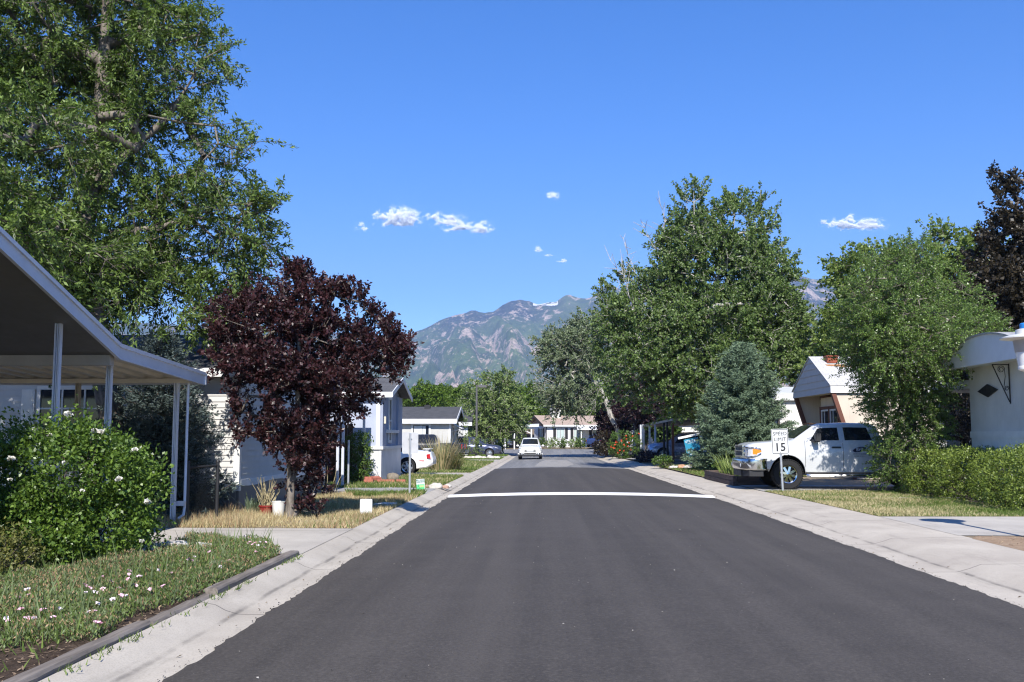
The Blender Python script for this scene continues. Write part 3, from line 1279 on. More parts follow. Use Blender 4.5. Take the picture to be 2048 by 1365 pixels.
# ------------------------------------------------------------------ sky objects and mountains
CREST = [(-900, 640), (-400, 610), (0, 640), (400, 650), (700, 668), (760, 672), (800, 664), (815, 668), (850, 655), (880, 641), (905, 632), (930, 626), (945, 620), (962, 626), (985, 624), (1000, 615),
         (1020, 604), (1040, 600), (1058, 602), (1078, 609), (1096, 606), (1112, 606), (1130, 592), (1142, 588), (1160, 596), (1180, 598), (1195, 586), (1212, 571), (1226, 570),
         (1242, 578), (1270, 580), (1320, 590), (1380, 582), (1440, 570), (1500, 560), (1550, 545), (1570, 541), (1600, 549), (1640, 559), (1690, 563), (1740, 566), (1820, 575), (1950, 590), (2200, 600), (2900, 640)]
NA, NRR = 420, 150
rng = np.random.default_rng(5)
V = np.zeros((NA * NRR, 3))
pxs = np.linspace(-900, 2900, NA)
for i, px in enumerate(pxs):
    py = pw(px, CREST)
    d = ray(px, 873.0)
    dh = Vector((d.x, d.y, 0)).normalized()
    e = ray(px, py)
    tanel = e.z / math.hypot(e.x, e.y)
    for j in range(NRR):
        t = j / (NRR - 1)
        if t < 0.82:
            q = t / 0.82
            r = lerp(2600.0, 7600.0, q)
            base = q ** 1.12
        else:
            q = 1.0
            r = lerp(7600.0, 9400.0, (t - 0.82) / 0.18)
            base = 1 - 0.55 * ((t - 0.82) / 0.18)
        p = dh * r
        hc = tanel * 7600.0
        az = math.atan2(dh.x, dh.y)
        n1 = abs(mnoise.noise(Vector((az * 26 + q * 3.0, q * 1.3, 2.2))))
        n2 = abs(mnoise.noise(Vector((az * 75 + q * 6.0, q * 3.0, 7.7))))
        n3 = mnoise.fractal(Vector((p.x * 0.004, p.y * 0.004, 1.0)), 1.0, 2.0, 4)
        sh = math.sin(min(1.0, q) * math.pi) ** 0.8 if t < 0.82 else 0.0
        h = hc * base - sh * (330 * n1 + 150 * n2) + n3 * (16 + 40 * sh)
        V[i * NRR + j] = (p.x, p.y, h + 4 * min(1, q * 10))
F = [(i * NRR + j, (i + 1) * NRR + j, (i + 1) * NRR + j + 1, i * NRR + j + 1) for i in range(NA - 1) for j in range(NRR - 1)]
t = NT('mountain_side')
pos = t.co()
geo = t.n('ShaderNodeNewGeometry')
nx, ny, nz_ = t.xyz(geo.outputs['Normal'])
big = t.noise(0.0011, 5, 0.6)
veg = t.ramp(t.noise(0.0042, 7, 0.7), [(0.35, (0.042, 0.068, 0.020)), (0.52, (0.082, 0.125, 0.032)), (0.68, (0.145, 0.175, 0.056))])
forest = t.mix(t.ramp(t.noise(0.03, 3, 0.7), [(0.42, 0), (0.56, 1)]), (0.010, 0.018, 0.012), (0.034, 0.048, 0.026))
x_, y_, z_ = t.xyz()
hi = t.ramp(t.math('ADD', t.math('DIVIDE', z_, 1500.0), t.math('MULTIPLY', t.math('SUBTRACT', big, 0.5), 0.9)), [(0.36, 0.0), (0.58, 1.0)])
c = t.mix(t.math('MULTIPLY', hi, t.ramp(t.noise(0.0024, 4), [(0.35, 0.15), (0.55, 1.0)])), veg, forest)
rockf = t.noise(0.0095, 9, 0.74, t.scaled((1.0, 0.45, 0.6), (0, 0, 0.55)))
rock = t.ramp(t.noise(0.05, 4, 0.7), [(0.3, (0.24, 0.18, 0.135)), (0.7, (0.64, 0.51, 0.40))])
rk = t.ramp(t.math('ADD', rockf, t.math('MULTIPLY', t.math('SUBTRACT', t.noise(0.0016, 3), 0.5), 0.50)), [(0.53, 0.0), (0.57, 1.0)])
c = t.mix(rk, c, rock)
sp = t.ramp(t.math('ADD', t.noise(0.034, 5, 0.75, t.scaled((1, 0.5, 0.7))), t.math('MULTIPLY', t.math('SUBTRACT', big, 0.5), 0.35)), [(0.585, 0.0), (0.63, 0.85)])
c = t.mix(sp, c, rock)
con = t.ramp(t.noise(0.06, 3, 0.8), [(0.56, 0.0), (0.62, 0.6)])
c = t.mix(con, c, (0.012, 0.020, 0.014))
snow = t.math('MULTIPLY', t.math('LESS_THAN', t.math('ABSOLUTE', t.math('SUBTRACT', x_, 25.0)), 95.0), t.math('GREATER_THAN', z_, 988.0))
snow = t.math('MULTIPLY', snow, t.math('GREATER_THAN', t.noise(0.02, 4), 0.46))
c = t.mix(t.math('MULTIPLY', snow, 0.9), c, (0.8, 0.8, 0.82))
mm = t.done(t.bsdf(c, 0.95, 0, 0.1, t.bump(t.noise(0.02, 5, 0.7), 0.9, 25.0)))
mountains = structure(mesh_np('mountains', V, np.array(F), mm, None, smooth=True))
if mountains.data.polygons[NRR].normal.z < 0:
    mountains.data.flip_normals()

# the air: one closed box round everything below the clouds
mb = MB()
mb.box(-9900, 9900, -1200, 10200, -1.5, 1750)
t = NT('air')
pv = t.n('ShaderNodeVolumePrincipled')
pv.inputs['Color'].default_value = (0.42, 0.60, 1.0, 1)
pv.inputs['Density'].default_value = 0.000092
pv.inputs['Anisotropy'].default_value = 0.0
t.link(pv.outputs[0], t.out.inputs['Volume'])
stuff(mb.build('haze', t.m))

# clouds: drifts of fine white flecks, high beyond the ridge
M_cloud = NT('cloud_white')
cd = M_cloud.n('ShaderNodeBsdfDiffuse')
cd.inputs[0].default_value = (0.96, 0.96, 0.96, 1)
ct = M_cloud.n('ShaderNodeBsdfTranslucent')
ct.inputs[0].default_value = (0.93, 0.93, 0.93, 1)
cm = M_cloud.n('ShaderNodeMixShader')
cm.inputs[0].default_value = 0.15
M_cloud.link(cd.outputs[0], cm.inputs[1])
M_cloud.link(ct.outputs[0], cm.inputs[2])
M_cloud = M_cloud.done(cm)


def cloud(label, parts, n, seed, Y=11500, sz=5.0):
    rng = np.random.default_rng(seed)
    P = []
    tot = sum(a * b * w for (_, _, a, b, w) in parts)
    k = Y / FPX
    for (px, py, a, b, w) in parts:
        c = np.array(W(px, py, Y))
        m = int(n * a * b * w / tot)
        ax = np.array([a, b * 0.6, b]) * k
        q = rng.normal(size=(m * 4, 3)) * ax * 0.55
        q[:, 2] = np.where(q[:, 2] < 0, q[:, 2] * 0.65, q[:, 2])
        rr = np.linalg.norm(q / ax, axis=1)
        pp = c + q
        f = np.array([mnoise.fractal(Vector((p[0] / (k * 13.0), p[1] / (k * 13.0), p[2] / (k * 10.0) + seed)), 0.8, 2.1, 4) for p in pp])
        keep = rng.random(len(pp)) < np.clip(0.66 * w + 0.95 * f - 0.40 * rr, 0.012, 1) ** 1.4
        P.append(pp[keep][:m])
    P = np.concatenate(P)
    nn = unit(np.array([-ldir.x, -ldir.y, -ldir.z]) + rng.normal(size=(len(P), 3)) * 0.35)
    D = unit(np.cross(nn, rnd_dirs(len(P), rng)))
    S = np.cross(nn, D) * sz / 2
    D = D * sz / 2
    V = np.stack([P - D, P - S, P + D, P + S], axis=1).reshape(-1, 3)
    F = np.arange(len(P) * 4).reshape(-1, 4)
    o = mesh_np('cloud', V, F, M_cloud)
    tag(o, label, 'cloud', 'small white clouds in the blue sky')


cloud('largest puffy white cloud, highest left of the ridge line', [(800, 436, 26, 17, 1.2), (772, 433, 18, 9, .9), (822, 438, 15, 16, 1.0), (798, 446, 36, 8, .9), (755, 428, 9, 6, .7)], 52000, 3)
cloud('long ragged white cloud trailing to the right of the puffy one', [(870, 434, 20, 8, .7), (900, 444, 26, 14, .9), (925, 455, 24, 10, .8), (960, 457, 22, 12, .9), (905, 458, 20, 8, .7)], 40000, 4)
cloud('tiny round white cloud left of the puffy one', [(723, 456, 10, 8, .8)], 4200, 5)
cloud('small ragged white cloud alone high over the middle of the ridge', [(1108, 393, 10, 7, .8), (1100, 388, 7, 4, .5)], 3200, 6)
cloud('thin broken wisp of cloud low above the snowy ridge', [(1076, 500, 11, 7, .35), (1098, 510, 14, 5, .25), (1122, 523, 9, 4, .6)], 2600, 7)
cloud('white cloud alone above the right hand ridge', [(1700, 450, 34, 11, 1.0), (1665, 447, 22, 7, .8), (1740, 451, 24, 11, .9), (1698, 438, 10, 9, .7)], 44000, 8)


# ------------------------------------------------------------------ building helpers
def lap(mb, p0, p1, n, z0, z1, board=0.118, out=0.021, mi=0):
    """lap siding between p0 and p1 (xy), facing n"""
    p0, p1, n = Vector((*p0, 0)), Vector((*p1, 0)), Vector((*n, 0)).normalized()
    z = z0
    while z < z1 - 0.01:
        zt = min(z + board, z1)
        a, b = p0 + n * out, p1 + n * out
        mb.quad((a.x, a.y, z), (b.x, b.y, z), (p1.x + n.x * 0.002, p1.y + n.y * 0.002, zt), (p0.x + n.x * 0.002, p0.y + n.y * 0.002, zt), mi)
        mb.quad((p0.x, p0.y, z), (p1.x, p1.y, z), (b.x, b.y, z), (a.x, a.y, z), mi)
        z = zt
    return mb


def ob(mb, o, X, N, x0, x1, n0, n1, z0, z1, mi=0):
    """box in wall coordinates: X along the wall, N outwards"""
    o, X, N = Vector(o), Vector(X).normalized(), Vector(N).normalized()
    vs = []
    for z in (z0, z1):
        for (a, b) in ((x0, n0), (x1, n0), (x1, n1), (x0, n1)):
            p = o + X * a + N * b
            vs.append((p.x, p.y, o.z + z))
    return mb.add(vs, [(0, 3, 2, 1), (4, 5, 6, 7), (0, 1, 5, 4), (1, 2, 6, 5), (2, 3, 7, 6), (3, 0, 4, 7)], mi)


def window(parent, c, X, N, w, h, fmat, bars=(), hbars=(), fw=0.06, deep=0.05, pane=None, sill=False, curtain=None):
    """framed window as a part with its pane as a sub-part; c = middle on the wall plane"""
    mb = MB()
    ob(mb, c, X, N, -w / 2 - fw, -w / 2, 0.004, deep, -h / 2 - fw, h / 2 + fw)
    ob(mb, c, X, N, w / 2, w / 2 + fw, 0.004, deep, -h / 2 - fw, h / 2 + fw)
    ob(mb, c, X, N, -w / 2, w / 2, 0.004, deep, h / 2, h / 2 + fw)
    ob(mb, c, X, N, -w / 2, w / 2, 0.004, deep, -h / 2 - fw, -h / 2)
    for b in bars:
        ob(mb, c, X, N, b * w - 0.018, b * w + 0.018, 0.02, deep * 0.8, -h / 2, h / 2)
    for b in hbars:
        ob(mb, c, X, N, -w / 2, w / 2, 0.022, deep * 0.75, b * h - 0.016, b * h + 0.016)
    if sill:
        ob(mb, c, X, N, -w / 2 - fw * 1.4, w / 2 + fw * 1.4, 0.004, deep + 0.04, -h / 2 - fw - 0.035, -h / 2 - fw - 0.002)
    o = mb.build('window', fmat, parent)
    mb = MB()
    ob(mb, c, X, N, -w / 2, w / 2, 0.006, 0.018, -h / 2, h / 2)
    mb.build('pane', pane or M_pane, o)
    if curtain:
        mb = MB()
        for (a, b, z0, z1) in curtain[1]:
            ob(mb, c, X, N, a * w, b * w, 0.0185, 0.0205, z0 * h, z1 * h)
        mb.build('blind', curtain[0], o)
    return o


def slab(mb, pts, th, mi=0):
    """sloping roof sheet from 4 corner points with thickness th downwards"""
    return mb.prism([Vector(p) for p in pts], (0, 0, -th), mi)


# ------------------------------------------------------------------ near left carport
XF = -6.0
cp = thing('carport', 'grey metal carport with steep roof and low ribbed porch end behind the white rose bush', 'carport', (-6.3, 14.6, zl(15)))
M_cp = plain('carport_paint', (0.53, 0.55, 0.60), 0.42, 0.1, var=0.07)
M_under = plain('carport_ceiling', (0.56, 0.52, 0.43), 0.45, 0.15, var=0.12)
prof = [(9.0, 4.345), (13.85, 2.87), (17.4, 2.69)]
mb = MB()
for (a, b) in (((3.8, 2.77), prof[0]), (prof[0], prof[1]), (prof[1], prof[2])):
    slab(mb, [(-14, a[0], a[1]), (XF, a[0], a[1]), (XF, b[0], b[1]), (-14, b[0], b[1])], 0.02)
mb.build('roof', M_cp, cp)
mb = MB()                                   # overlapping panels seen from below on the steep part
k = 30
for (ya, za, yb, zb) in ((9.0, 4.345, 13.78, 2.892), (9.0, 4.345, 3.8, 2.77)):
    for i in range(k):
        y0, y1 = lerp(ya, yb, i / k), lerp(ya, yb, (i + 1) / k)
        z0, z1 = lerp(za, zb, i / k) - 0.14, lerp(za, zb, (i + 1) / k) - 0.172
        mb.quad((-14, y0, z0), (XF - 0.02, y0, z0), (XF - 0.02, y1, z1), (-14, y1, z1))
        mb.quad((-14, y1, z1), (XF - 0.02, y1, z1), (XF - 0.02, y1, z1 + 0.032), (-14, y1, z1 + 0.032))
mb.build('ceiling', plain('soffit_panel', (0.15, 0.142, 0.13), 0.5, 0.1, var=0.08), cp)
mb = MB()                                   # ribbed porch cover
x = -14.0
def zlow(y):
    return lerp(prof[1][1], prof[2][1], (y - 13.85) / 3.55)
while x < XF - 0.05:
    ww = 0.32
    zz = [(0.0, -0.125), (0.12, -0.125), (0.16, -0.03), (0.28, -0.03), (0.32, -0.125)]
    for (a, za), (b, zb) in zip(zz[:-1], zz[1:]):
        if x + b > XF:
            break
        mb.quad((x + a, 13.9, zlow(13.9) + za), (x + b, 13.9, zlow(13.9) + zb), (x + b, 17.34, zlow(17.34) + zb), (x + a, 17.34, zlow(17.34) + za))
    x += ww
mb.build('ribbed_cover', M_under, cp)
mb = MB()
pts = [(3.8, 2.77), prof[0], prof[1], prof[2]]
for (a, b) in zip(pts[:-1], pts[1:]):
    for (x0, x1, zo0, zo1) in ((XF, XF + 0.03, -0.19, 0.03), (XF + 0.03, XF + 0.055, -0.02, 0.035), (XF + 0.03, XF + 0.045, -0.19, -0.165)):
        mb.prism([(x0, a[0], a[1] + zo0), (x0, b[0], b[1] + zo0), (x0, b[0], b[1] + zo1), (x0, a[0], a[1] + zo1)], (x1 - x0, 0, 0))
mb.box(-14, XF + 0.055, 17.4, 17.47, 2.51, 2.71)
mb.build('fascia', M_cp, cp)
mb = MB()
mb.box(-14, XF - 0.06, 13.74, 13.88, 2.59, 2.735)
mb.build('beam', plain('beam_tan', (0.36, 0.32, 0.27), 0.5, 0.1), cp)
mb = MB()
mb.box(-14, XF - 0.04, 16.86, 16.96, 2.51, 2.585)
mb.build('beam', M_under, cp)


def cpost(x, y, top, w=0.07, mat=None):
    mb = MB()
    for (dx, dw) in ((-0.028, 0.020), (0.028, 0.020)):
        mb.box(x + dx - dw / 2, x + dx + dw / 2, y - w / 2, y + w / 2, zl(y), top)
    mb.box(x - 0.0185, x + 0.0185, y - w / 2 + 0.025, y + w / 2 - 0.025, zl(y), top)
    mb.box(x - 0.007, x + 0.007, y - w / 2 + 0.008, y - w / 2 + 0.0255, zl(y), top)
    mb.build('post', mat or M_cp, cp)


cpost(-6.29, 12.7, 3.06)
cpost(-6.26, 14.2, 2.73)
cpost(-6.27, 16.9, 2.515)
cpost(-8.0, 16.93, 2.515, mat=plain('post_tan', (0.34, 0.30, 0.25), 0.5))  # inner post is tan brown
cpost(-13.2, 16.95, 2.54)
mb = MB()
mb.tube([(-6.12, 17.03, 2.57), (-6.12, 17.03, 0.40), (-6.11, 16.97, 0.27), (-6.17, 16.88, 0.21)], 0.025, 8)
mb.box(-6.27, -6.09, 16.96, 17.02, 0.42, 0.50)
mb.build('downpipe', M_cp, cp, True)

# ------------------------------------------------------------------ white sided home behind it
hx, hy0, hy1 = -6.05, 19.8, 27.7
h1 = thing('mobile_home', 'white lap sided home with dark shingle roof and fluted grey skirting, beside the purple tree', 'house', (hx, hy0, zl(21)))
M_sid = plain('white_siding', (0.50, 0.49, 0.475), 0.5, var=0.05)
mb = MB()
lap(mb, (-20, hy0), (hx, hy0), (0, -1), 0.64, 2.9)
lap(mb, (hx, hy0), (hx, hy1), (1, 0), 0.72, 2.9)
mb.box(-20, hx, hy0 + 0.01, hy1, 0.62, 2.9)
mb.build('wall', M_sid, h1)
mb = MB()
mb.box(-20, hx - 0.012, hy0 + 0.025, hy1, zl(21) - 0.05, 0.635)
mb.build('skirting', rib_mat('grey_skirting', (0.15, 0.15, 0.155), 0.115, 0), h1)
mb = MB()
mb.prism([(hx - 0.012, hy0 + 0.025, 0.05), (hx - 0.012, hy1, 0.05), (hx - 0.012, hy1, 0.63), (hx - 0.012, hy0 + 0.025, 0.63)], (0.02, 0, 0))
mb.build('skirting', rib_mat('grey_skirting_side', (0.17, 0.17, 0.175), 0.115, 1), h1)
mb = MB()
mb.box(hx - 0.10, hx + 0.022, hy0 - 0.026, hy0, 0.52, 2.9)
mb.box(hx, hx + 0.022, hy0, hy0 + 0.10, 0.52, 2.9)
for i in range(16):
    z0, z1 = 0.62 - 0.03 * math.sin(i * 0.9), 0.62 - 0.03 * math.sin((i + 1) * 0.9)
    y0, y1 = hy0 + 0.1 + i * 0.485, hy0 + 0.1 + (i + 1) * 0.485
    mb.prism([(hx + 0.004, y0, z0), (hx + 0.004, y1, z1), (hx + 0.004, y1, 0.735), (hx + 0.004, y0, 0.735)], (0.022, 0, 0))
mb.box(-20, hx, hy0 - 0.024, hy0, 0.60, 0.655)
mb.build('corner_trim', M_white, h1)
mb = MB()
zr1 = 4.05
ym = (hy0 + hy1) / 2
slab(mb, [(-20, hy0 - 0.36, 2.93), (hx + 0.3, hy0 - 0.36, 2.93), (hx + 0.3, ym, zr1), (-20, ym, zr1)], 0.05)
slab(mb, [(-20, hy1 + 0.36, 2.98), (hx + 0.3, hy1 + 0.36, 2.98), (hx + 0.3, ym, zr1), (-20, ym, zr1)], 0.05)
rf = mb.build('roof', shingle_mat('dark_shingle', (0.045, 0.046, 0.052), (0.085, 0.085, 0.09)), h1)
mb = MB()
mb.tube([(-8.0, 21.4, 3.2), (-8.0, 21.4, 3.75)], 0.05, 10)
mb.lathe([(0.0, 0.1), (0.09, 0.08), (0.09, 0.0), (0.05, 0.0)], (-8.0, 21.4, 3.73), 'z', 10)
mb.build('vent_pipe', M_black, rf)
mb = MB()
mb.box(-20, hx + 0.3, hy0 - 0.385, hy0 - 0.355, 2.77, 2.94)
mb.prism([(hx + 0.3, hy0 - 0.38, 2.80), (hx + 0.3, ym, zr1 - 0.18), (hx + 0.3, ym, zr1 + 0.01), (hx + 0.3, hy0 - 0.38, 2.99)], (0.03, 0, 0))
mb.prism([(hx + 0.3, hy1 + 0.38, 2.80), (hx + 0.3, ym, zr1 - 0.18), (hx + 0.3, ym, zr1 + 0.01), (hx + 0.3, hy1 + 0.38, 2.99)], (0.03, 0, 0))
mb.box(-20, hx + 0.29, hy0 - 0.355, hy0 + 0.02, 2.885, 2.905)
mb.build('fascia', M_white, h1)
mb = MB()
mb.prism([(hx - 0.02, hy0, 2.9), (hx - 0.02, hy1, 2.9), (hx - 0.02, ym, zr1 - 0.06)], (0.03, 0, 0))
mb.build('gable', M_sid, h1)
window(h1, (-9.42, hy0 - 0.012, 1.96), (1, 0, 0), (0, -1, 0), 1.35, 1.15, M_white, (-0.17, 0.17), (-0.17, 0.17), 0.07)
mb = MB()
mb.box(-10.48, -10.22, hy0 - 0.05, hy0 - 0.014, 1.38, 2.54)
for i in range(22):
    mb.box(-10.45, -10.25, hy0 - 0.062, hy0 - 0.05, 1.44 + i * 0.05, 1.47 + i * 0.05)
mb.build('shutter', M_offwhite, h1)
for y in (22.0, 25.6):
    window(h1, (hx + 0.012, y, 1.95), (0, 1, 0), (1, 0, 0), 1.0, 1.1, M_white, (0,), (), 0.07)

# chain-link gate
gt = thing('fence_gate', 'low black pipe gate with chain mesh beside the white home wall', 'gate', (-6.0, 17.4, zl(18)))
ga, gb = G(370, 1048, zl(18)), G(433, 1040, zl(18))
ga = Vector((-6.10, 17.1, zl(18)))
gb = Vector((-5.80, 17.75, zl(18)))
for p in (ga, gb):
    mb = MB()
    mb.tube([p, p + Vector((0, 0, 1.05))], 0.032, 10)
    mb.lathe([(0.034, 0), (0.040, 0.01), (0.030, 0.04), (0.0, 0.05)], tuple(p + Vector((0, 0, 1.04))), 'z', 10)
    mb.build('post', M_black, gt, True)
mb = MB()
mb.tube([ga + Vector((0, 0, 0.96)), gb + Vector((0, 0, 0.98))], 0.02, 8)
mb.build('rail', M_black, gt, True)
A, B = [], []
n = 11
for i in range(-12, n):
    for sg in (1, -1):
        pa = []
        for j in range(2):
            u = i / n + (j * 0.95 * 0.95 if sg > 0 else (1 - j) * 0.95 * 0.95) / 0.57 * 1.0
        # diagonal wire clipped to the panel
        u0, u1 = i / n, i / n + 1.6
        v0, v1 = (0.0, 1.0) if sg > 0 else (1.0, 0.0)
        t0 = max(0.0, -u0 / 1.6)
        t1 = min(1.0, (1 - u0) / 1.6)
        if t1 - t0 < 0.03:
            continue
        for tt in (t0, t1):
            u, v = u0 + 1.6 * tt, lerp(v0, v1, tt)
            p = ga.lerp(gb, u)
            pa.append((p.x, p.y, p.z + 0.05 + v * 0.9))
        A.append(pa[0])
        B.append(pa[1])
A, B = np.array(A), np.array(B)
V, F = tubes_np(A, B, np.full(len(A), 0.002), np.full(len(A), 0.002), 3)
mesh_np('mesh', V, F, M_black, gt)

# ------------------------------------------------------------------ carport in the gap between the homes
c2 = thing('carport', 'shaded flat carport with thin white posts behind the purple tree', 'carport', (-6.3, 31, zl(31)))
mb = MB()
mb.box(-14, -6.0, 29.6, 34.2, 2.5, 2.62)
mb.build('roof', M_offwhite, c2)
for (x, y) in ((-6.33, 30.8), (-6.2, 30.95), (-6.1, 34.0), (-13, 30.8)):
    mb = MB()
    mb.box(x - 0.04, x + 0.04, y - 0.04, y + 0.04, zl(31) - 0.02, 2.5)
    mb.build('post', M_cp, c2)
pp = thing('pipe_post', 'thin grey pipe post standing beside the green bush in the shaded gap', 'post', (-6.15, 31.6, zl(31)))
mb = MB()
mb.tube([(-6.15, 31.6, zl(31)), (-6.15, 31.6, 1.45)], 0.035, 8)
mb.lathe([(0.04, 0), (0.042, 0.03), (0.0, 0.05)], (-6.15, 31.6, 1.44), 'z', 8)
mb.build('pipe', M_grey_metal, pp, True)
mb = MB()
sf = thing('board_fence', 'dark brown board fence closing off the back of the shaded carport', 'fence', (-10, 34.6, zl(34)))
for i in range(44):
    x = -14.5 + i * 0.18
    mb.box(x, x + 0.17, 34.55, 34.58, zl(34), 2.0 + 0.03 * ((i * 7) % 3))
mb.build('boards', wood_mat('dark_fence_wood', (0.05, 0.032, 0.022), (0.12, 0.08, 0.055), 2), sf)

# ------------------------------------------------------------------ blue-grey home
bx, by0, by1, zt2, zf2 = -5.72, 35.0, 39.9, 3.12, 1.16
h2 = thing('mobile_home', 'blue grey home with white skirting and dark street end behind the white coupe', 'house', (bx, by0, zl(35)))
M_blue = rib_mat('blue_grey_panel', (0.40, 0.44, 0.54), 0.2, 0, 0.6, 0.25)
M_blue_shade = rib_mat('blue_grey_panel_shade', (0.30, 0.335, 0.42), 0.2, 1, 0.6, 0.25)  # darker copy: shade on the street end put into the colour
mb = MB()
mb.box(-20, bx, by0, by1, zf2, zt2)
mb.build('wall', M_blue, h2)
mb = MB()
mb.box(bx, bx + 0.10, by0 + 0.02, by0 + 0.75, zf2 + 0.09, zt2)
mb.box(bx, bx + 0.10, by1 - 1.1, by1, zf2 + 0.09, zt2)
mb.box(bx, bx + 0.02, by0 + 0.75, by1 - 1.1, zf2 + 0.09, zt2)
mb.prism([(bx, by0, zt2), (bx, by1, zt2), (bx, (by0 + by1) / 2, 3.72)], (0.02, 0, 0))
mb.build('bay_wall', M_blue_shade, h2)
mb = MB()
mb.box(-20, bx - 0.001, by0 - 0.033, by0, zf2 - 0.022, zf2 + 0.10)
mb.box(bx, bx + 0.13, by0 - 0.03, by1 + 0.03, zf2 - 0.02, zf2 + 0.085)
mb.box(bx - 0.13, bx + 0.012, by0 - 0.028, by0, zf2 + 0.101, zt2)
mb.box(bx + 0.02, bx + 0.14, by0 + 0.75, by1 - 1.1, 1.72, 1.84)
mb.build('trim', M_white, h2)
mb = MB()
mb.box(-20, bx - 0.02, by0 + 0.02, by1, zl(36) - 0.03, zf2 - 0.02)
mb.build('skirting', rib_mat('white_skirting', (0.60, 0.60, 0.60), 0.12, 0), h2)
mb = MB()
mb.box(bx - 0.02, bx + 0.06, by0 + 0.02, by1, zl(36) - 0.03, zf2 - 0.02)
mb.build('skirting', rib_mat('white_skirting_end', (0.66, 0.66, 0.67), 0.12, 1), h2)
mb = MB()
ym = (by0 + by1) / 2
slab(mb, [(-20, by0 - 0.2, zt2 + 0.03), (bx + 0.45, by0 - 0.2, zt2 + 0.03), (bx + 0.45, ym, 3.8), (-20, ym, 3.8)], 0.04)
slab(mb, [(-20, by1 + 0.2, zt2 + 0.03), (bx + 0.45, by1 + 0.2, zt2 + 0.03), (bx + 0.45, ym, 3.8), (-20, ym, 3.8)], 0.04)
mb.build('roof', MATS['grey_shingle'] if 'grey_shingle' in MATS else shingle_mat('grey_shingle', (0.07, 0.07, 0.075), (0.12, 0.12, 0.125)), h2)
mb = MB()
mb.box(-20, bx + 0.47, by0 - 0.24, by0 - 0.2, zt2 - 0.16, zt2 + 0.03)
for (ya, yb) in ((by0 - 0.22, ym), (by1 + 0.22, ym)):
    mb.prism([(bx + 0.45, ya, zt2 - 0.15), (bx + 0.45, yb, 3.64), (bx + 0.45, yb, 3.81), (bx + 0.45, ya, zt2 + 0.03)], (0.03, 0, 0))
mb.build('fascia', M_white, h2)
window(h2, (bx + 0.02, 37.05, 2.2), (0, 1, 0), (1, 0, 0), 0.55, 1.5, M_white, (), (-0.02,), 0.09)
mb = MB()
mb.box(bx + 0.10, bx + 0.16, by0 + 0.32, by0 + 0.46, 2.05, 2.3)
mb.build('porch_lamp', plain('pale_lamp', (0.6, 0.57, 0.45), 0.4), h2)

# ------------------------------------------------------------------ grey home with white fascia
gx, gy0, gy1 = -6.75, 73.0, 80.0
zb = zl(75)
h3 = thing('mobile_home', 'pale grey home with dark roof and white window trim behind the black pickup', 'house', (gx, gy0, zb))
M_g3 = plain('pale_grey_wall', (0.46, 0.45, 0.42), 0.6, var=0.05)
mb = MB()
mb.box(-22, gx, gy0, gy1, zb - 0.05, 2.72)
mb.prism([(gx - 0.05, gy0, 2.72), (gx - 0.05, gy1, 2.72), (gx - 0.05, (gy0 + gy1) / 2, 3.72)], (0.05, 0, 0))
mb.build('wall', M_g3, h3)
mb = MB()
ym = (gy0 + gy1) / 2
slab(mb, [(-22, gy0 - 0.4, 2.86), (gx + 0.5, gy0 - 0.4, 2.86), (gx + 0.5, ym, 3.86), (-22, ym, 3.86)], 0.05)
slab(mb, [(-22, gy1 + 0.4, 2.86), (gx + 0.5, gy1 + 0.4, 2.86), (gx + 0.5, ym, 3.86), (-22, ym, 3.86)], 0.05)
rf = mb.build('roof', shingle_mat('charcoal_shingle', (0.055, 0.056, 0.06), (0.09, 0.09, 0.095)), h3)
mb = MB()
mb.box(-9.0, -8.55, 75.8, 76.2, 3.5, 3.98)
mb.build('roof_vent', M_black, rf)
mb = MB()
mb.box(-22, gx + 0.5, gy0 - 0.45, gy0 - 0.4, 2.52, 2.86)
for (ya, yb) in ((gy0 - 0.42, ym), (gy1 + 0.42, ym)):
    mb.prism([(gx + 0.5, ya, 2.60), (gx + 0.5, yb, 3.62), (gx + 0.5, yb, 3.87), (gx + 0.5, ya, 2.87)], (0.04, 0, 0))
mb.box(gx - 0.10, gx + 0.03, gy0 - 0.03, gy0 + 0.1, zb, 2.6)
mb.build('fascia', M_white, h3)
window(h3, tuple(W(842, 866, gy0 - 0.005)), (1, 0, 0), (0, -1, 0), 1.15, 1.1, M_white, (0,), (), 0.14, curtain=(plain('pale_blind', (0.62, 0.64, 0.62), 0.8), [(-0.45, 0.1, -0.1, 0.45), (0.12, 0.3, -0.45, 0.45)]))
window(h3, (gx + 0.005, 75.2, 1.7), (0, 1, 0), (1, 0, 0), 1.4, 1.1, M_white, (0,), (), 0.1)
mb = MB()
mb.prism([(gx, 74.2, 2.55), (gx, 76.2, 2.55), (gx + 0.75, 76.2, 2.15), (gx + 0.75, 74.2, 2.15)], (0, 0, 0.03))
mb.beam((gx, 74.3, 1.95), (gx + 0.72, 74.3, 2.16), 0.05, 0.05)
mb.beam((gx, 76.1, 1.95), (gx + 0.72, 76.1, 2.16), 0.05, 0.05)
mb.build('awning', M_white, h3)

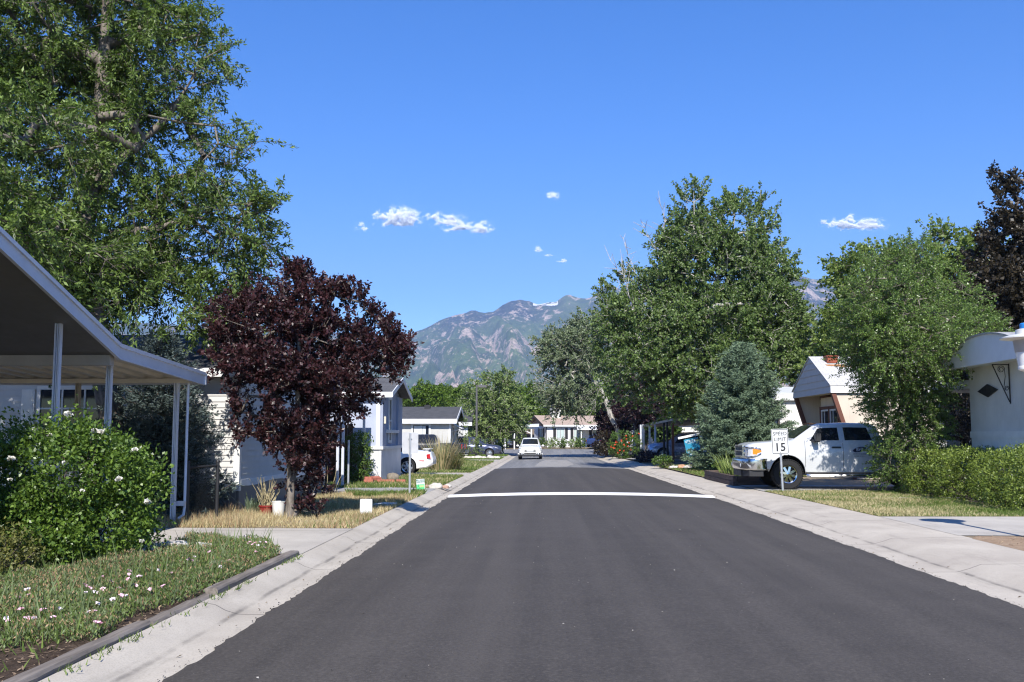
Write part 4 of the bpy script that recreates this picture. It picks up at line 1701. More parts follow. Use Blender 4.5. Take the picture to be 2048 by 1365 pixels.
h4 = thing('mobile_home', 'white home with black roof mostly hidden behind the pale grey home and aspen', 'house', (-6.6, 84, zl(85)))
mb = MB()
mb.box(-20, -6.6, 88, 95, zl(86) - 0.05, 2.75)
mb.build('wall', M_white, h4)
mb = MB()
slab(mb, [(-20, 87.6, 2.8), (-6.2, 87.6, 2.8), (-6.2, 91.5, 4.05), (-20, 91.5, 4.05)], 0.05)
slab(mb, [(-20, 95.4, 2.8), (-6.2, 95.4, 2.8), (-6.2, 91.5, 4.05), (-20, 91.5, 4.05)], 0.05)
mb.build('roof', MATS.get('charcoal2') or shingle_mat('charcoal2', (0.05, 0.05, 0.056), (0.085, 0.085, 0.09)), h4)
window(h4, (-6.595, 90, 1.7), (0, 1, 0), (1, 0, 0), 1.2, 1.1, M_white, (0,), (), 0.1)
mb = MB()
mb.box(-20, -6.18, 87.55, 87.6, 2.52, 2.82)
mb.build('fascia', M_white, h4)

# ------------------------------------------------------------------ white home closing the street
h5 = thing('mobile_home', 'white home with tan shingle roof and black shutters facing the end of the street', 'house', (0, 0, 0))
M_w5 = plain('white_wall', (0.64, 0.64, 0.66), 0.55, var=0.04)
mb = MB()
mb.box(0, 12.5, 0, 7.0, 0, 2.55)
mb.prism([(0.0, 0, 2.55), (0.0, 7.0, 2.55), (0.0, 3.5, 3.65)], (0.05, 0, 0))
mb.build('wall', M_w5, h5)
mb = MB()
slab(mb, [(-0.5, -0.4, 2.62), (12.9, -0.4, 2.62), (12.9, 3.5, 3.85), (-0.5, 3.5, 3.85)], 0.05)
slab(mb, [(-0.5, 7.4, 2.62), (12.9, 7.4, 2.62), (12.9, 3.5, 3.85), (-0.5, 3.5, 3.85)], 0.05)
rf = mb.build('roof', shingle_mat('tan_shingle', (0.33, 0.25, 0.20), (0.44, 0.34, 0.27)), h5)
mb = MB()
mb.box(1.5, 2.6, 2.4, 3.4, 3.4, 4.75)
for i in range(8):
    mb.box(1.57, 2.53, 2.385, 2.4, 3.75 + i * 0.11, 3.81 + i * 0.11)
mb.build('swamp_cooler', plain('cooler_beige', (0.62, 0.60, 0.55), 0.6), rf)
mb = MB()
mb.box(-0.5, 12.9, -0.45, -0.4, 2.45, 2.64)
mb.build('gutter', M_white, h5)
mb = MB()
for (ya, yb) in ((-0.42, 3.5), (7.42, 3.5)):
    mb.prism([(-0.5, ya, 2.40), (-0.5, yb, 3.60), (-0.5, yb, 3.86), (-0.5, ya, 2.63)], (-0.04, 0, 0))
mb.box(-0.03, 0.03, -0.03, 0.05, 0, 2.5)
mb.build('rake_board', plain('brown_black_trim', (0.035, 0.026, 0.022), 0.6), h5)
mb = MB()
mb.prism([(-0.03, 0.3, 2.55), (-0.03, 6.7, 2.55), (-0.03, 3.5, 3.6)], (0.035, 0, 0))
mb.build('gable', plain('brown_gable', (0.33, 0.20, 0.15), 0.8, var=0.2), h5)
M_sh = plain('black_shutter', (0.02, 0.02, 0.022), 0.6)
M_cur = plain('teal_curtain', (0.42, 0.50, 0.48), 0.8, var=0.1)
for (x, w) in ((1.75, 0.95), (3.75, 0.6), (6.3, 0.95)):
    window(h5, (x, -0.004, 1.62), (1, 0, 0), (0, -1, 0), w, 1.15, M_white, (0,), (), 0.08, curtain=(M_cur, [(-0.45, -0.05, -0.45, 0.45), (0.05, 0.45, -0.45, 0.45)]))
    for sg in (-1, 1):
        mb = MB()
        xx = x + sg * (w / 2 + 0.27)
        mb.box(xx - 0.17, xx + 0.17, -0.05, -0.004, 0.98, 2.26)
        mb.build('shutter', M_sh, h5)
window(h5, (-0.004, 2.1, 1.62), (0, 1, 0), (-1, 0, 0), 1.1, 1.15, M_white, (0,), (), 0.08, curtain=(M_cur, [(-0.45, -0.05, -0.45, 0.45), (0.05, 0.45, -0.45, 0.45)]))
for yy in (1.15, 3.05):
    mb = MB()
    mb.box(-0.05, -0.004, yy - 0.17, yy + 0.17, 0.98, 2.26)
    mb.build('shutter', M_sh, h5)
mb = MB()
mb.box(-0.055, -0.006, 0.1, 6.9, 0.0, 0.85)
mb.build('stone_skirt', plain('grey_stone_skirt', (0.26, 0.25, 0.24), 0.8, var=0.3, scale=6), h5)
h5c = W(1093, 893, 119.0)
h5.location = (h5c.x, 119.0, 0.30)
h5.rotation_euler = (0, 0, math.radians(17))
# porch awnings of that home
aw = thing('carport', 'white flat porch cover on slim posts at the left end of the white street-end home', 'carport', (-2.2, 117, 0.3))
mb = MB()
mb.prism([(-9.5, 114.6, 2.35), (-0.4, 114.6, 2.7), (-0.4, 119.5, 2.95), (-9.5, 121, 2.6)], (0, 0, 0.14))
mb.build('roof', M_white, aw)
for px in (1011, 1029, 1063):
    x = (px - 1085) / FPX * 115.0
    mb = MB()
    mb.box(x - 0.07, x + 0.07, 114.9, 115.05, 0.1, 2.42 + (x + 9.5) * 0.036)
    mb.build('post', M_white, aw)
mb = MB()
mb.beam((-1.35, 115.0, 1.95), (-2.9, 115.0, 2.62), 0.08, 0.08, (0, 1, 0))
mb.build('brace', M_white, aw)
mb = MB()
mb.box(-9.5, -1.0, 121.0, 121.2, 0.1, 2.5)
mb.build('back_wall', plain('porch_wall_brown', (0.16, 0.13, 0.11), 0.8), aw)  # back wall is dark brown
aw2 = thing('porch_cover', 'small white porch cover on one post at the right of the street-end home', 'porch', (5, 118, 0.3))
mb = MB()
mb.prism([(4.1, 117.6, 2.35), (8.6, 117.6, 2.35), (8.6, 121.6, 2.62), (4.1, 120.1, 2.62)], (0, 0, 0.13))
mb.build('roof', M_white, aw2)
mb = MB()
mb.box(4.5, 4.64, 117.8, 117.95, 0.1, 2.36)
mb.build('post', M_white, aw2)

# ------------------------------------------------------------------ right: bow roofed trailer with a diamond
tx, ty0, ty1 = 11.0, 21.6, 26.0
tr = thing('trailer_home', 'white fluted trailer with bow roof and black diamond plaque behind the clipped hedge', 'trailer', (tx, 24, 0.13))
M_tr = rib_mat('fluted_white_metal', (0.66, 0.66, 0.64), 0.075, 1, 0.5, 0.6)
zl3 = 3.36


def bow(y):
    u = (y - ty0) / (ty1 - ty0)
    return 3.46 + 0.52 * (1 - (2 * u - 1) ** 2) ** 0.75


mb = MB()
ys = [lerp(ty0, ty1, i / 14) for i in range(15)]
mb.box(tx, 26, ty0, ty1, 1.72, zl3)
mb.build('wall', M_tr, tr)
mb = MB()
mb.box(tx - 0.025, tx, ty0 - 0.02, ty1 + 0.02, 1.56, 1.72)
mb.box(tx - 0.006, 26, ty0 + 0.01, ty1 - 0.01, 0.10, 1.56)
mb.build('skirting', M_offwhite, tr)
mb = MB()
for a, b in zip(ys[:-1], ys[1:]):
    mb.prism([(tx - 0.62, a, 3.30), (tx - 0.62, b, 3.30), (tx - 0.62, b, bow(b)), (tx - 0.62, a, bow(a))], (0.05, 0, 0))
mb.prism([(tx - 0.57, ty0, 3.30), (tx - 0.57, ty1, 3.30), (tx, ty1, 3.34), (tx, ty0, 3.34)], (0, 0, 0.02))
mb.prism([(tx - 0.57, ty1, 3.30), (tx - 0.57, ty1, bow(ty1)), (26, ty1, bow(ty1)), (26, ty1, 3.30)], (0, 0.05, 0))
mb.build('fascia', plain('pale_blue_white', (0.66, 0.68, 0.71), 0.5, var=0.05), tr)
mb = MB()
for a, b in zip(ys[:-1], ys[1:]):
    mb.prism([(tx - 0.66, a, bow(a)), (tx - 0.66, b, bow(b)), (26, b, bow(b)), (26, a, bow(a))], (0, 0, 0.045))
mb.build('roof', plain('weathered_metal_roof', (0.42, 0.41, 0.39), 0.5, 0.2, var=0.25, scale=6), tr)
mb = MB()
dc = (tx - 0.012, 24.9, 2.72)
mb.prism([(tx - 0.012, dc[1] - 0.55, dc[2]), (tx - 0.012, dc[1], dc[2] - 0.16), (tx - 0.012, dc[1] + 0.55, dc[2]), (tx - 0.012, dc[1], dc[2] + 0.16)], (-0.03, 0, 0))
mb.build('diamond_plaque', M_black, tr)
mb = MB()
yb = 23.75
mb.beam((tx - 0.02, yb, 3.30), (tx - 0.02, yb, 2.36), 0.02, 0.02, (0, 1, 0))
mb.beam((tx - 0.40, yb, 3.28), (tx - 0.03, yb, 2.40), 0.02, 0.02, (0, 1, 0))
mb.beam((tx - 0.40, yb, 3.285), (tx - 0.02, yb, 3.285), 0.02, 0.02, (0, 1, 0))
for (cx, cz, r0) in ((tx - 0.2, 3.17, 0.09), (tx - 0.085, 2.72, 0.06)):
    pts = [(cx + math.cos(a) * r0 * (1 - a / 16), yb, cz + math.sin(a) * r0 * (1 - a / 16)) for a in [i * 0.5 for i in range(22)]]
    mb.tube(pts, 0.009, 5)
mb.tube([(tx - 0.12, yb, 3.2), (tx - 0.11, yb, 3.0), (tx - 0.15, yb, 2.75)], 0.009, 5)
mb.build('scroll_bracket', M_black, tr)
mb = MB()
mb.box(tx - 0.045, tx - 0.004, 22.55, 22.85, 2.45, 3.2)
for i in range(14):
    mb.box(tx - 0.052, tx - 0.045, 22.57, 22.83, 2.48 + i * 0.05, 2.505 + i * 0.05)
mb.build('shutter', M_plastic, tr)
# low carport behind it
c3 = thing('carport', 'low white edged carport in deep shade between the bow roofed trailer and the leafy tree', 'carport', (12, 28, 0.13))
mb = MB()
mb.box(11.4, 24, 26.3, 29.6, 2.86, 3.10)
mb.build('roof', M_offwhite, c3)
for (x, y) in ((11.6, 26.5), (11.6, 29.4), (23, 29.4)):
    mb = MB()
    mb.box(x - 0.05, x + 0.05, y - 0.05, y + 0.05, 0.1, 2.86)
    mb.build('post', M_offwhite, c3)

# ------------------------------------------------------------------ right: A-frame fronted trailer
ax, ay0, ay1 = 10.0, 34.9, 40.0
af = thing('trailer_home', 'cream trailer with steep pale shingle gable and slanted brown entry beams behind the white pickup', 'trailer', (ax, 37, 0.13))
M_cream = rib_mat('cream_panel', (0.58, 0.51, 0.41), 0.14, 1, 0.7, 0.3)
M_creamx = rib_mat('cream_panel_side', (0.60, 0.52, 0.42), 0.2, 0, 0.7, 0.15)
M_brown = plain('brown_beam', (0.13, 0.050, 0.032), 0.6, var=0.15)
ze, zrg = 3.36, 4.52
ym = (ay0 + ay1) / 2
mb = MB()
mb.box(ax + 1.15, 13.6, ay0, ay1, 0.13, 3.18)
mb.build('wall', M_cream, af)
mb = MB()
for y in (ay0, ay1 - 0.08):
    mb = MB()
    mb.prism([(ax + 0.12, y, 3.18), (ax + 0.78, y, 1.0), (ax + 0.78, y, 0.13), (ax + 1.15, y, 0.13), (ax + 1.15, y, 3.18)], (0, 0.08, 0))
    mb.build('wing_wall', M_creamx, af)
mb = MB()
mb.prism([(ax + 1.15, ay0, 0.13), (13.6, ay0, 0.13), (13.6, ay0, 3.18), (ax + 1.15, ay0, 3.18)], (0, -0.012, 0))
mb.build('side_wall', M_creamx, af)
mb = MB()
for y in (ay0 + 0.03, ay1 - 0.03):
    mb.beam((ax + 0.06, y, 3.20), (ax + 0.72, y, 1.02), 0.18, 0.14, (1, 0, 0.3))
    mb.beam((ax + 0.72, y, 1.10), (ax + 0.72, y, 0.13), 0.18, 0.14, (1, 0, 0))
mb.box(ax + 1.0, ax + 1.14, ay0 + 0.12, ay1 - 0.12, 3.02, 3.17)
mb.build('beam', M_brown, af)
mb = MB()
gz = [3.0, 3.36]
# gable panel: pentagon with lap lines
pent = [(ay0, 3.10), (ay1, 3.10), (ay1, ze), (ym, zrg), (ay0, ze)]
mb.prism([(ax, y, z) for (y, z) in pent], (0.08, 0, 0))
zz = 3.10
while zz < zrg - 0.1:
    z1 = min(zz + 0.24, zrg - 0.02)
    def span(z):
        if z <= ze:
            return ay0, ay1
        u = (z - ze) / (zrg - ze)
        return lerp(ay0, ym, u), lerp(ay1, ym, u)
    a0, b0 = span(zz)
    a1, b1 = span(z1)
    mb.add([(ax - 0.03, a0, zz), (ax - 0.03, b0, zz), (ax - 0.004, b1, z1), (ax - 0.004, a1, z1), (ax, a0, zz), (ax, b0, zz)], [(0, 1, 2, 3), (0, 4, 5, 1)])
    zz = z1
mb.build('gable', plain('gable_cream_grey', (0.47, 0.43, 0.40), 0.7, var=0.06), af)
mb = MB()
mb.box(ax - 0.02, 13.9, ay0 - 0.10, ay0 - 0.02, 3.10, ze + 0.02)
mb.build('fascia', M_offwhite, af)
mb = MB()
mb.prism([(ax + 0.08, ay0, 3.12), (ax + 1.2, ay0, 3.19), (ax + 1.2, ay1, 3.19), (ax + 0.08, ay1, 3.12)], (0, 0, 0.015))
mb.build('soffit', M_creamx, af)
mb = MB()
slab(mb, [(ax - 0.05, ay0 - 0.12, ze + 0.02), (13.9, ay0 - 0.12, ze + 0.02), (13.9, ym, zrg + 0.05), (ax - 0.05, ym, zrg + 0.05)], 0.035)
slab(mb, [(ax - 0.05, ay1 + 0.12, ze + 0.02), (13.9, ay1 + 0.12, ze + 0.02), (13.9, ym, zrg + 0.05), (ax - 0.05, ym, zrg + 0.05)], 0.035)
rf = mb.build('roof', shingle_mat('pale_shingle', (0.42, 0.41, 0.40), (0.54, 0.53, 0.51), 0.16), af)
mb = MB()
vz = lerp(ze, zrg, 0.88)
vx = (1657 - 1085) / FPX * 37.0
mb.box(vx - 0.19, vx + 0.19, 36.72, 37.12, vz - 0.1, vz + 0.12)
mb.box(vx - 0.22, vx + 0.22, 36.68, 37.16, vz + 0.12, vz + 0.17)
mb.build('roof_vent', plain('rusty_vent', (0.27, 0.065, 0.03), 0.7, var=0.3), rf)
mb = MB()
for i in range(3):
    y0 = 36.6 - 0.42
    z0 = ze + 0.02 + (zrg + 0.03 - ze) * (y0 - ay0 + 0.12) / (ym - ay0 + 0.12)
z_at = lambda y: ze + 0.02 + (zrg + 0.03 - ze) * (y - ay0 + 0.12) / (ym - ay0 + 0.12) + 0.006
mb.add([(vx - 0.3, 36.64, z_at(36.64)), (vx + 0.34, 36.64, z_at(36.64)), (vx + 0.62, 36.35, z_at(36.35)), (vx + 0.2, 36.42, z_at(36.42)), (vx - 0.25, 36.5, z_at(36.5))], [(0, 1, 2, 3, 4)])
mb.build('rust_stain', plain('rust_stain_orange', (0.42, 0.20, 0.08), 0.9, var=0.3), rf)
# bay window in the recess
bay = MB()
b0, b1 = 36.2, 39.2
bay.prism([(ax + 0.75, b0 + 0.35, 2.72), (ax + 0.75, b1 - 0.35, 2.72), (ax + 1.15, b1, 2.72), (ax + 1.15, b0, 2.72)], (0, 0, 0.34))
bay.build('bay', M_creamx, af)
bay = MB()
bay.prism([(ax + 0.75, b0 + 0.35, 0.3), (ax + 0.75, b1 - 0.35, 0.3), (ax + 1.15, b1, 0.3), (ax + 1.15, b0, 0.3)], (0, 0, 0.9))
bay.build('bay', M_creamx, af)
mb = MB()
for (p, q) in (((ax + 0.75, b0 + 0.35), (ax + 0.75, b1 - 0.35)),):
    for u in (0, 0.5, 1):
        y = lerp(p[1], q[1], u)
        mb.box(ax + 0.70, ax + 0.80, y - 0.05, y + 0.05, 1.2, 2.72)
mb.box(ax + 0.71, ax + 0.79, b0 + 0.4, b1 - 0.4, 2.62, 2.72)
mb.build('mullion', M_brown, af)
for u in (0.25, 0.75):
    y = lerp(b0 + 0.35, b1 - 0.35, u)
    window(af, (ax + 0.78, y, 1.92), (0, 1, 0), (-1, 0, 0), 0.92, 1.25, M_white, (0.15,), (), 0.06)
window(af, (ax + 0.95, b0 + 0.16, 1.92), (0.4, -0.35, 0), (-0.66, -0.75, 0), 0.34, 1.25, M_white, (), (), 0.05)

# white trailer beyond
wt = thing('trailer_home', 'plain white flat roofed trailer between the blue spruce and the cream gabled trailer', 'trailer', (10.3, 44, 0.13))
mb = MB()
mb.box(10.35, 26, 44, 48.2, 0.1, 3.16)
mb.build('wall', plain('flat_white_wall', (0.66, 0.65, 0.63), 0.6, var=0.04), wt)
mb = MB()
mb.box(9.85, 26, 43.8, 48.4, 3.16, 3.42)
mb.build('fascia', M_white, wt)
mb = MB()
slab(mb, [(9.85, 43.8, 3.46), (26, 43.8, 3.46), (26, 46.1, 3.86), (9.85, 46.1, 3.86)], 0.03)
slab(mb, [(9.85, 48.4, 3.46), (26, 48.4, 3.46), (26, 46.1, 3.86), (9.85, 46.1, 3.86)], 0.03)
mb.build('roof', plain('pale_metal_roof', (0.62, 0.64, 0.66), 0.5, 0.2, var=0.15), wt)
mb = MB()
mb.box(10.28, 10.36, 43.93, 44.05, 0.1, 3.16)
mb.build('corner_trim', plain('dark_trim', (0.07, 0.055, 0.05), 0.6), wt)

# long carport under the cottonwood
c4 = thing('carport', 'long low carport with white and grey posts sheltering the lilac grey SUV', 'carport', (7.5, 62, 0.1))
mb = MB()
mb.prism([(7.45, 57.5, 2.62), (13.5, 57.5, 2.8), (13.5, 75.5, 2.6), (7.45, 75.5, 2.42)], (0, 0, -0.13))
mb.build('roof', plain('brown_grey_roof', (0.25, 0.22, 0.19), 0.7), c4)
for (y, m, w) in ((74.9, M_white, 0.16), (75.2, M_cp, 0.12), (70.5, M_cp, 0.12), (67.0, M_cp, 0.12), (62.2, M_plastic, 0.12), (60.5, M_plastic, 0.12), (58.0, M_brown, 0.14)):
    mb = MB()
    x = 7.52 if y != 75.2 else 7.36
    mb.box(x - w / 2, x + w / 2, y - w / 2, y + w / 2, zr(y) + 0.08, 2.46)
    mb.build('post', m, c4)
h6 = thing('mobile_home', 'dim white home half hidden in shade behind the leaning white trunk', 'house', (8, 90, 0))
mb = MB()
mb.box(8.0, 22, 82, 89, -0.1, 2.7)
mb.build('wall', M_offwhite, h6)
mb = MB()
slab(mb, [(7.4, 81.6, 2.75), (22, 81.6, 2.75), (22, 85.5, 3.7), (7.4, 85.5, 3.7)], 0.06)
slab(mb, [(7.4, 89.4, 2.75), (22, 89.4, 2.75), (22, 85.5, 3.7), (7.4, 85.5, 3.7)], 0.06)
mb.build('roof', MATS.get('dk3') or shingle_mat('dk3', (0.10, 0.09, 0.08), (0.16, 0.15, 0.14)), h6)
window(h6, (10.5, 81.995, 1.6), (1, 0, 0), (0, -1, 0), 1.1, 1.1, M_white, (0,), (), 0.1)
h7 = thing('mobile_home', 'brown walled home in deep shade behind the long low carport', 'house', (14, 66, 0))
mb = MB()
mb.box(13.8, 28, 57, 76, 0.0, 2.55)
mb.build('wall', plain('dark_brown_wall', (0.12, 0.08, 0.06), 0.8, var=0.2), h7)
mb = MB()
slab(mb, [(13.5, 57, 2.9), (13.5, 76, 2.9), (21, 76, 3.7), (21, 57, 3.7)], 0.06)
slab(mb, [(28.5, 57, 2.9), (28.5, 76, 2.9), (21, 76, 3.7), (21, 57, 3.7)], 0.06)
mb.build('roof', MATS.get('dk4') or shingle_mat('dk4', (0.10, 0.08, 0.07), (0.15, 0.13, 0.12)), h7)


# ------------------------------------------------------------------ signs, lamps, small things
def sign_panel(parent, c, w, h, X, N, mat, th=0.006, r=0.035, name='panel'):
    """rounded plate"""
    X, N = Vector(X).normalized(), Vector(N).normalized()
    Z = X.cross(N) * -1
    Z = N.cross(X)
    pts = []
    for (sx, sz, a0) in ((1, 1, 0), (-1, 1, 90), (-1, -1, 180), (1, -1, 270)):
        for k in range(5):
            a = math.radians(a0 + k * 22.5)
            pts.append(Vector(c) + X * (sx * (w / 2 - r) + math.cos(a) * r) + Z * (sz * (h / 2 - r) + math.sin(a) * r))
    mb = MB()
    mb.prism(pts, N * th)
    return mb.build(name, mat, parent)


def rounded_border(parent, c, w, h, X, N, mat, r=0.03, t=0.013, th=0.002):
    X, N = Vector(X).normalized(), Vector(N).normalized()
    Z = N.cross(X)
    mb = MB()
    o, i = [], []
    for (sx, sz, a0) in ((1, 1, 0), (-1, 1, 90), (-1, -1, 180), (1, -1, 270)):
        for k in range(5):
            a = math.radians(a0 + k * 22.5)
            for (lst, rr) in ((o, r), (i, r - t)):
                lst.append(Vector(c) + X * (sx * (w / 2 - r) + math.cos(a) * rr) + Z * (sz * (h / 2 - r) + math.sin(a) * rr) + N * th)
    n = len(o)
    for k in range(n):
        mb.quad(o[k], o[(k + 1) % n], i[(k + 1) % n], i[k])
    return mb.build('border', mat, parent)


M_signwhite = plain('sign_white', (0.56, 0.57, 0.58), 0.4, var=0.04)
M_signblack = plain('sign_black', (0.014, 0.014, 0.016), 0.5)
# speed limit sign
sb = Vector((6.52, 27.5, 0.12))
sp = thing('speed_sign', 'white speed limit 15 sign on a leaning steel post in front of the white pickup', 'road sign', tuple(sb))
mb = MB()
top = sb + Vector((-0.055, 0.0, 1.66))
mb.tube([sb - Vector((0, 0, 0.05)), top], 0.03, 10)
mb.build('pole', M_grey_metal, sp, True)
sc_ = sb + Vector((-0.055, -0.036, 1.34))
sign_panel(sp, sc_, 0.455, 0.685, (1, 0, 0.035), (0, -1, 0), M_signwhite)
rounded_border(sp, sc_ + Vector((0, -0.0065, 0)), 0.43, 0.66, (1, 0, 0.035), (0, -1, 0), M_signblack)
for (tx_, z_, s_, b_) in (('SPEED', 0.205, 0.135, 0.0), ('LIMIT', 0.055, 0.135, 0.0), ('15', -0.165, 0.31, 0.005)):
    lettering(tx_, s_, sc_ + Vector((0.0, -0.008, z_)), (1, 0, 0.035), (0, -1, 0), M_signblack, sp, bold=b_, spacing=1.06, stretch=0.98)
mb = MB()
for z_ in (0.285, -0.285):
    mb.lathe([(0.014, 0.0), (0.014, -0.012), (0.0, -0.016)], tuple(sc_ + Vector((0, -0.006, z_))), 'y', 8)
mb.build('bolt', M_grey_metal, sp)

# back of the speed sign on the left kerb
sb = Vector((-3.36, 25.3, zl(25)))
sp2 = thing('speed_sign', 'back of a small blank grey sign on a steel post beside the left kerb', 'road sign', tuple(sb))
mb = MB()
mb.tube([sb - Vector((0, 0, 0.05)), sb + Vector((0, 0, 1.58))], 0.028, 10)
mb.build('pole', M_grey_metal, sp2, True)
sign_panel(sp2, sb + Vector((0, 0.03, 1.33)), 0.41, 0.54, (1, 0, 0), (0, 1, 0), plain('bare_aluminium', (0.52, 0.53, 0.56), 0.45, 0.35, var=0.06))
mb = MB()
for z_ in (1.53, 1.13):
    mb.box(sb.x - 0.045, sb.x + 0.045, sb.y + 0.0, sb.y + 0.03, z_ + zl(25) - 0.10, z_ + zl(25) - 0.07)
mb.build('bracket', M_grey_metal, sp2)

# realtor sign
rb = Vector((7.46, 45.0, 0.12))
rs = thing('estate_sign', 'teal real estate sign hanging from a leaning white post by the spruce', 'sign', tuple(rb))
lean = Vector((-0.24, 0, 0.97)).normalized()
X = Vector((0.97, 0, 0.20)).normalized()
Zs = Vector((-0.20, 0, 0.97)).normalized()
mb = MB()
mb.beam(rb - lean * 0.05, rb + lean * 1.80, 0.10, 0.10, (0, 1, 0))
mb.prism([rb + lean * 1.80 + Vector((x, y, 0)) for (x, y) in ((-0.05, -0.05), (0.05, -0.05), (0.05, 0.05), (-0.05, 0.05))], lean * 0.06)
mb.build('post', M_white, rs, bevel=0.006)
mb = MB()
a = rb + lean * 1.64
mb.beam(a + X * 0.22, a - X * 1.02, 0.10, 0.10, (0, 1, 0))
mb.build('arm', M_white, rs, bevel=0.006)
pc = a - X * 0.47 - Zs * 0.50
M_teal = plain('teal_panel', (0.02, 0.22, 0.36), 0.45, var=0.04)
mb = MB()
mb.prism([pc + X * sx * 0.32 + Zs * sz * 0.385 + Vector((0, -0.012, 0)) for (sx, sz) in ((-1, -1), (1, -1), (1, 1), (-1, 1))], (0, 0.024, 0))
mb.build('panel', M_teal, rs)
mb = MB()
for s_ in (-0.22, 0.22):
    mb.tube([pc + X * s_ + Zs * 0.385, pc + X * s_ + Zs * 0.46], 0.008, 6)
mb.build('hook', M_grey_metal, rs)
for (tx_, z_, s_, x_, al, b_) in (('UTAHLIFE', 0.27, 0.135, 0, 'CENTER', 0.004), ('REAL ESTATE GROUP', 0.185, 0.045, 0, 'CENTER', 0.001), ('Paul Taylor', -0.125, 0.085, -0.25, 'LEFT', 0.001), ('801 205 1925', -0.205, 0.075, -0.25, 'LEFT', 0.001), ('utahlife.com', -0.315, 0.08, -0.25, 'LEFT', 0.003)):
    lettering(tx_, s_, pc + X * x_ + Zs * z_ + Vector((0, -0.0145, 0)), X, (0, -1, 0), M_signwhite, rs, align=al, bold=b_, stretch=0.92)

# small white yard plate and green yard sign
yb_ = G(732, 1031, zl(20))
ys_ = thing('yard_sign', 'small faded white plate staked in the dry grass beside the purple tree', 'sign', tuple(yb_))
sign_panel(ys_, yb_ + Vector((0, 0, 0.165)), 0.235, 0.285, (1, 0, 0), (0, -1, 0), M_signwhite, 0.006, 0.02)
mb = MB()
mb.box(yb_.x - 0.008, yb_.x + 0.008, yb_.y + 0.002, yb_.y + 0.016, zl(20) - 0.05, zl(20) + 0.2)
mb.build('stake', M_grey_metal, ys_)
M_fade = plain('faded_green', (0.55, 0.68, 0.58), 0.6)
M_fadeb = plain('faded_blue', (0.56, 0.63, 0.74), 0.6)
for i in range(5):
    mb = MB()
    w_ = (0.09, 0.06, 0.10, 0.08, 0.07)[i]
    zz = yb_.z + 0.27 - i * 0.05
    mb.box(yb_.x - 0.09, yb_.x - 0.09 + w_, yb_.y - 0.008, yb_.y - 0.0065, zz - 0.012, zz)
    mb.build('print', M_fade if i % 2 else M_fadeb, ys_)
gb_ = G(841, 984, zl(27))
gs_ = thing('yard_sign', 'little green and white yard sign tilted in the weeds beside the left kerb', 'sign', tuple(gb_))
GX, GN = Vector((0.985, 0, 0.06)), Vector((0.05, -1, 0.0))
gc = gb_ + Vector((0, 0, 0.20))
sign_panel(gs_, gc, 0.225, 0.29, GX, GN, M_signwhite, 0.006, 0.012)
mb = MB()
mb.box(gb_.x - 0.01, gb_.x + 0.01, gb_.y + 0.004, gb_.y + 0.014, gb_.z - 0.05, gb_.z + 0.2)
mb.build('stake', M_grey_metal, gs_)
M_green1 = plain('sign_green', (0.10, 0.55, 0.22), 0.5)
M_green2 = plain('sign_lime', (0.36, 0.72, 0.20), 0.5)
sign_panel(gs_, gc + Vector((0, -0.0065, -0.07)), 0.215, 0.14, GX, GN, M_green1, 0.002, 0.006, 'picture')
sign_panel(gs_, gc + Vector((0.03, -0.009, -0.05)), 0.12, 0.055, GX, GN, M_green2, 0.002, 0.006, 'picture')
M_dgreen = plain('sign_dark_green', (0.02, 0.16, 0.13), 0.5)
lettering('BE A GOOD', 0.044, gc + Vector((0, -0.0085, 0.112)), GX, GN, M_dgreen, gs_, bold=0.0012)
lettering('NEIGHBOR', 0.044, gc + Vector((0, -0.0085, 0.065)), GX, GN, M_dgreen, gs_, bold=0.0012)
mb = MB()
p = gc + Vector((-0.062, -0.0095, -0.02))
mb.box(p.x - 0.006, p.x + 0.006, p.y, p.y + 0.002, p.z - 0.05, p.z + 0.02)
mb.build('figure', M_signblack, gs_)

# post lamp at the right edge
lb = Vector((7.19, 14.9, 0.02))
lp = thing('yard_lamp', 'white yard lamp with wide hat and blue sensor cap standing by the right driveway', 'lamp', tuple(lb))
mb = MB()
mb.tube([lb - Vector((0, 0, 0.05)), lb + Vector((0, 0, 2.50))], 0.045, 14)
mb.lathe([(0.09, 0.06), (0.09, 0.13), (0.05, 0.16)], tuple(lb), 'z', 14)
mb.build('pole', M_offwhite, lp, True)
mb = MB()
mb.lathe([(0.0, 2.46), (0.07, 2.46), (0.075, 2.53), (0.15, 2.56), (0.155, 2.60), (0.145, 2.62)], tuple(lb), 'z', 24)
mb.build('collar', M_offwhite, lp, True)
mb = MB()
mb.lathe([(0.145, 2.60), (0.175, 2.80), (0.18, 2.82)], tuple(lb), 'z', 24)
mb.build('globe', plain('milky_globe', (0.72, 0.73, 0.74), 0.25, var=0.03), lp, True)
mb = MB()
mb.lathe([(0.182, 2.815), (0.205, 2.99), (0.205, 3.0)], tuple(lb), 'z', 24)
mb.build('neck', plain('taupe_metal', (0.40, 0.37, 0.34), 0.5, 0.1), lp, True)
mb = MB()
mb.lathe([(0.19, 2.992), (0.385, 3.02), (0.385, 3.035), (0.25, 3.075), (0.17, 3.085), (0.165, 3.15), (0.12, 3.165), (0.0, 3.17)], tuple(lb), 'z', 32)
mb.build('hat', plain('lamp_hat', (0.62, 0.61, 0.58), 0.45, 0.1, var=0.06), lp, True)
mb = MB()
mb.lathe([(0.105, 3.16), (0.105, 3.235), (0.09, 3.25), (0.0, 3.25)], tuple(lb), 'z', 18)
mb.build('sensor_cap', plain('blue_cap', (0.03, 0.22, 0.60), 0.35), lp, True)

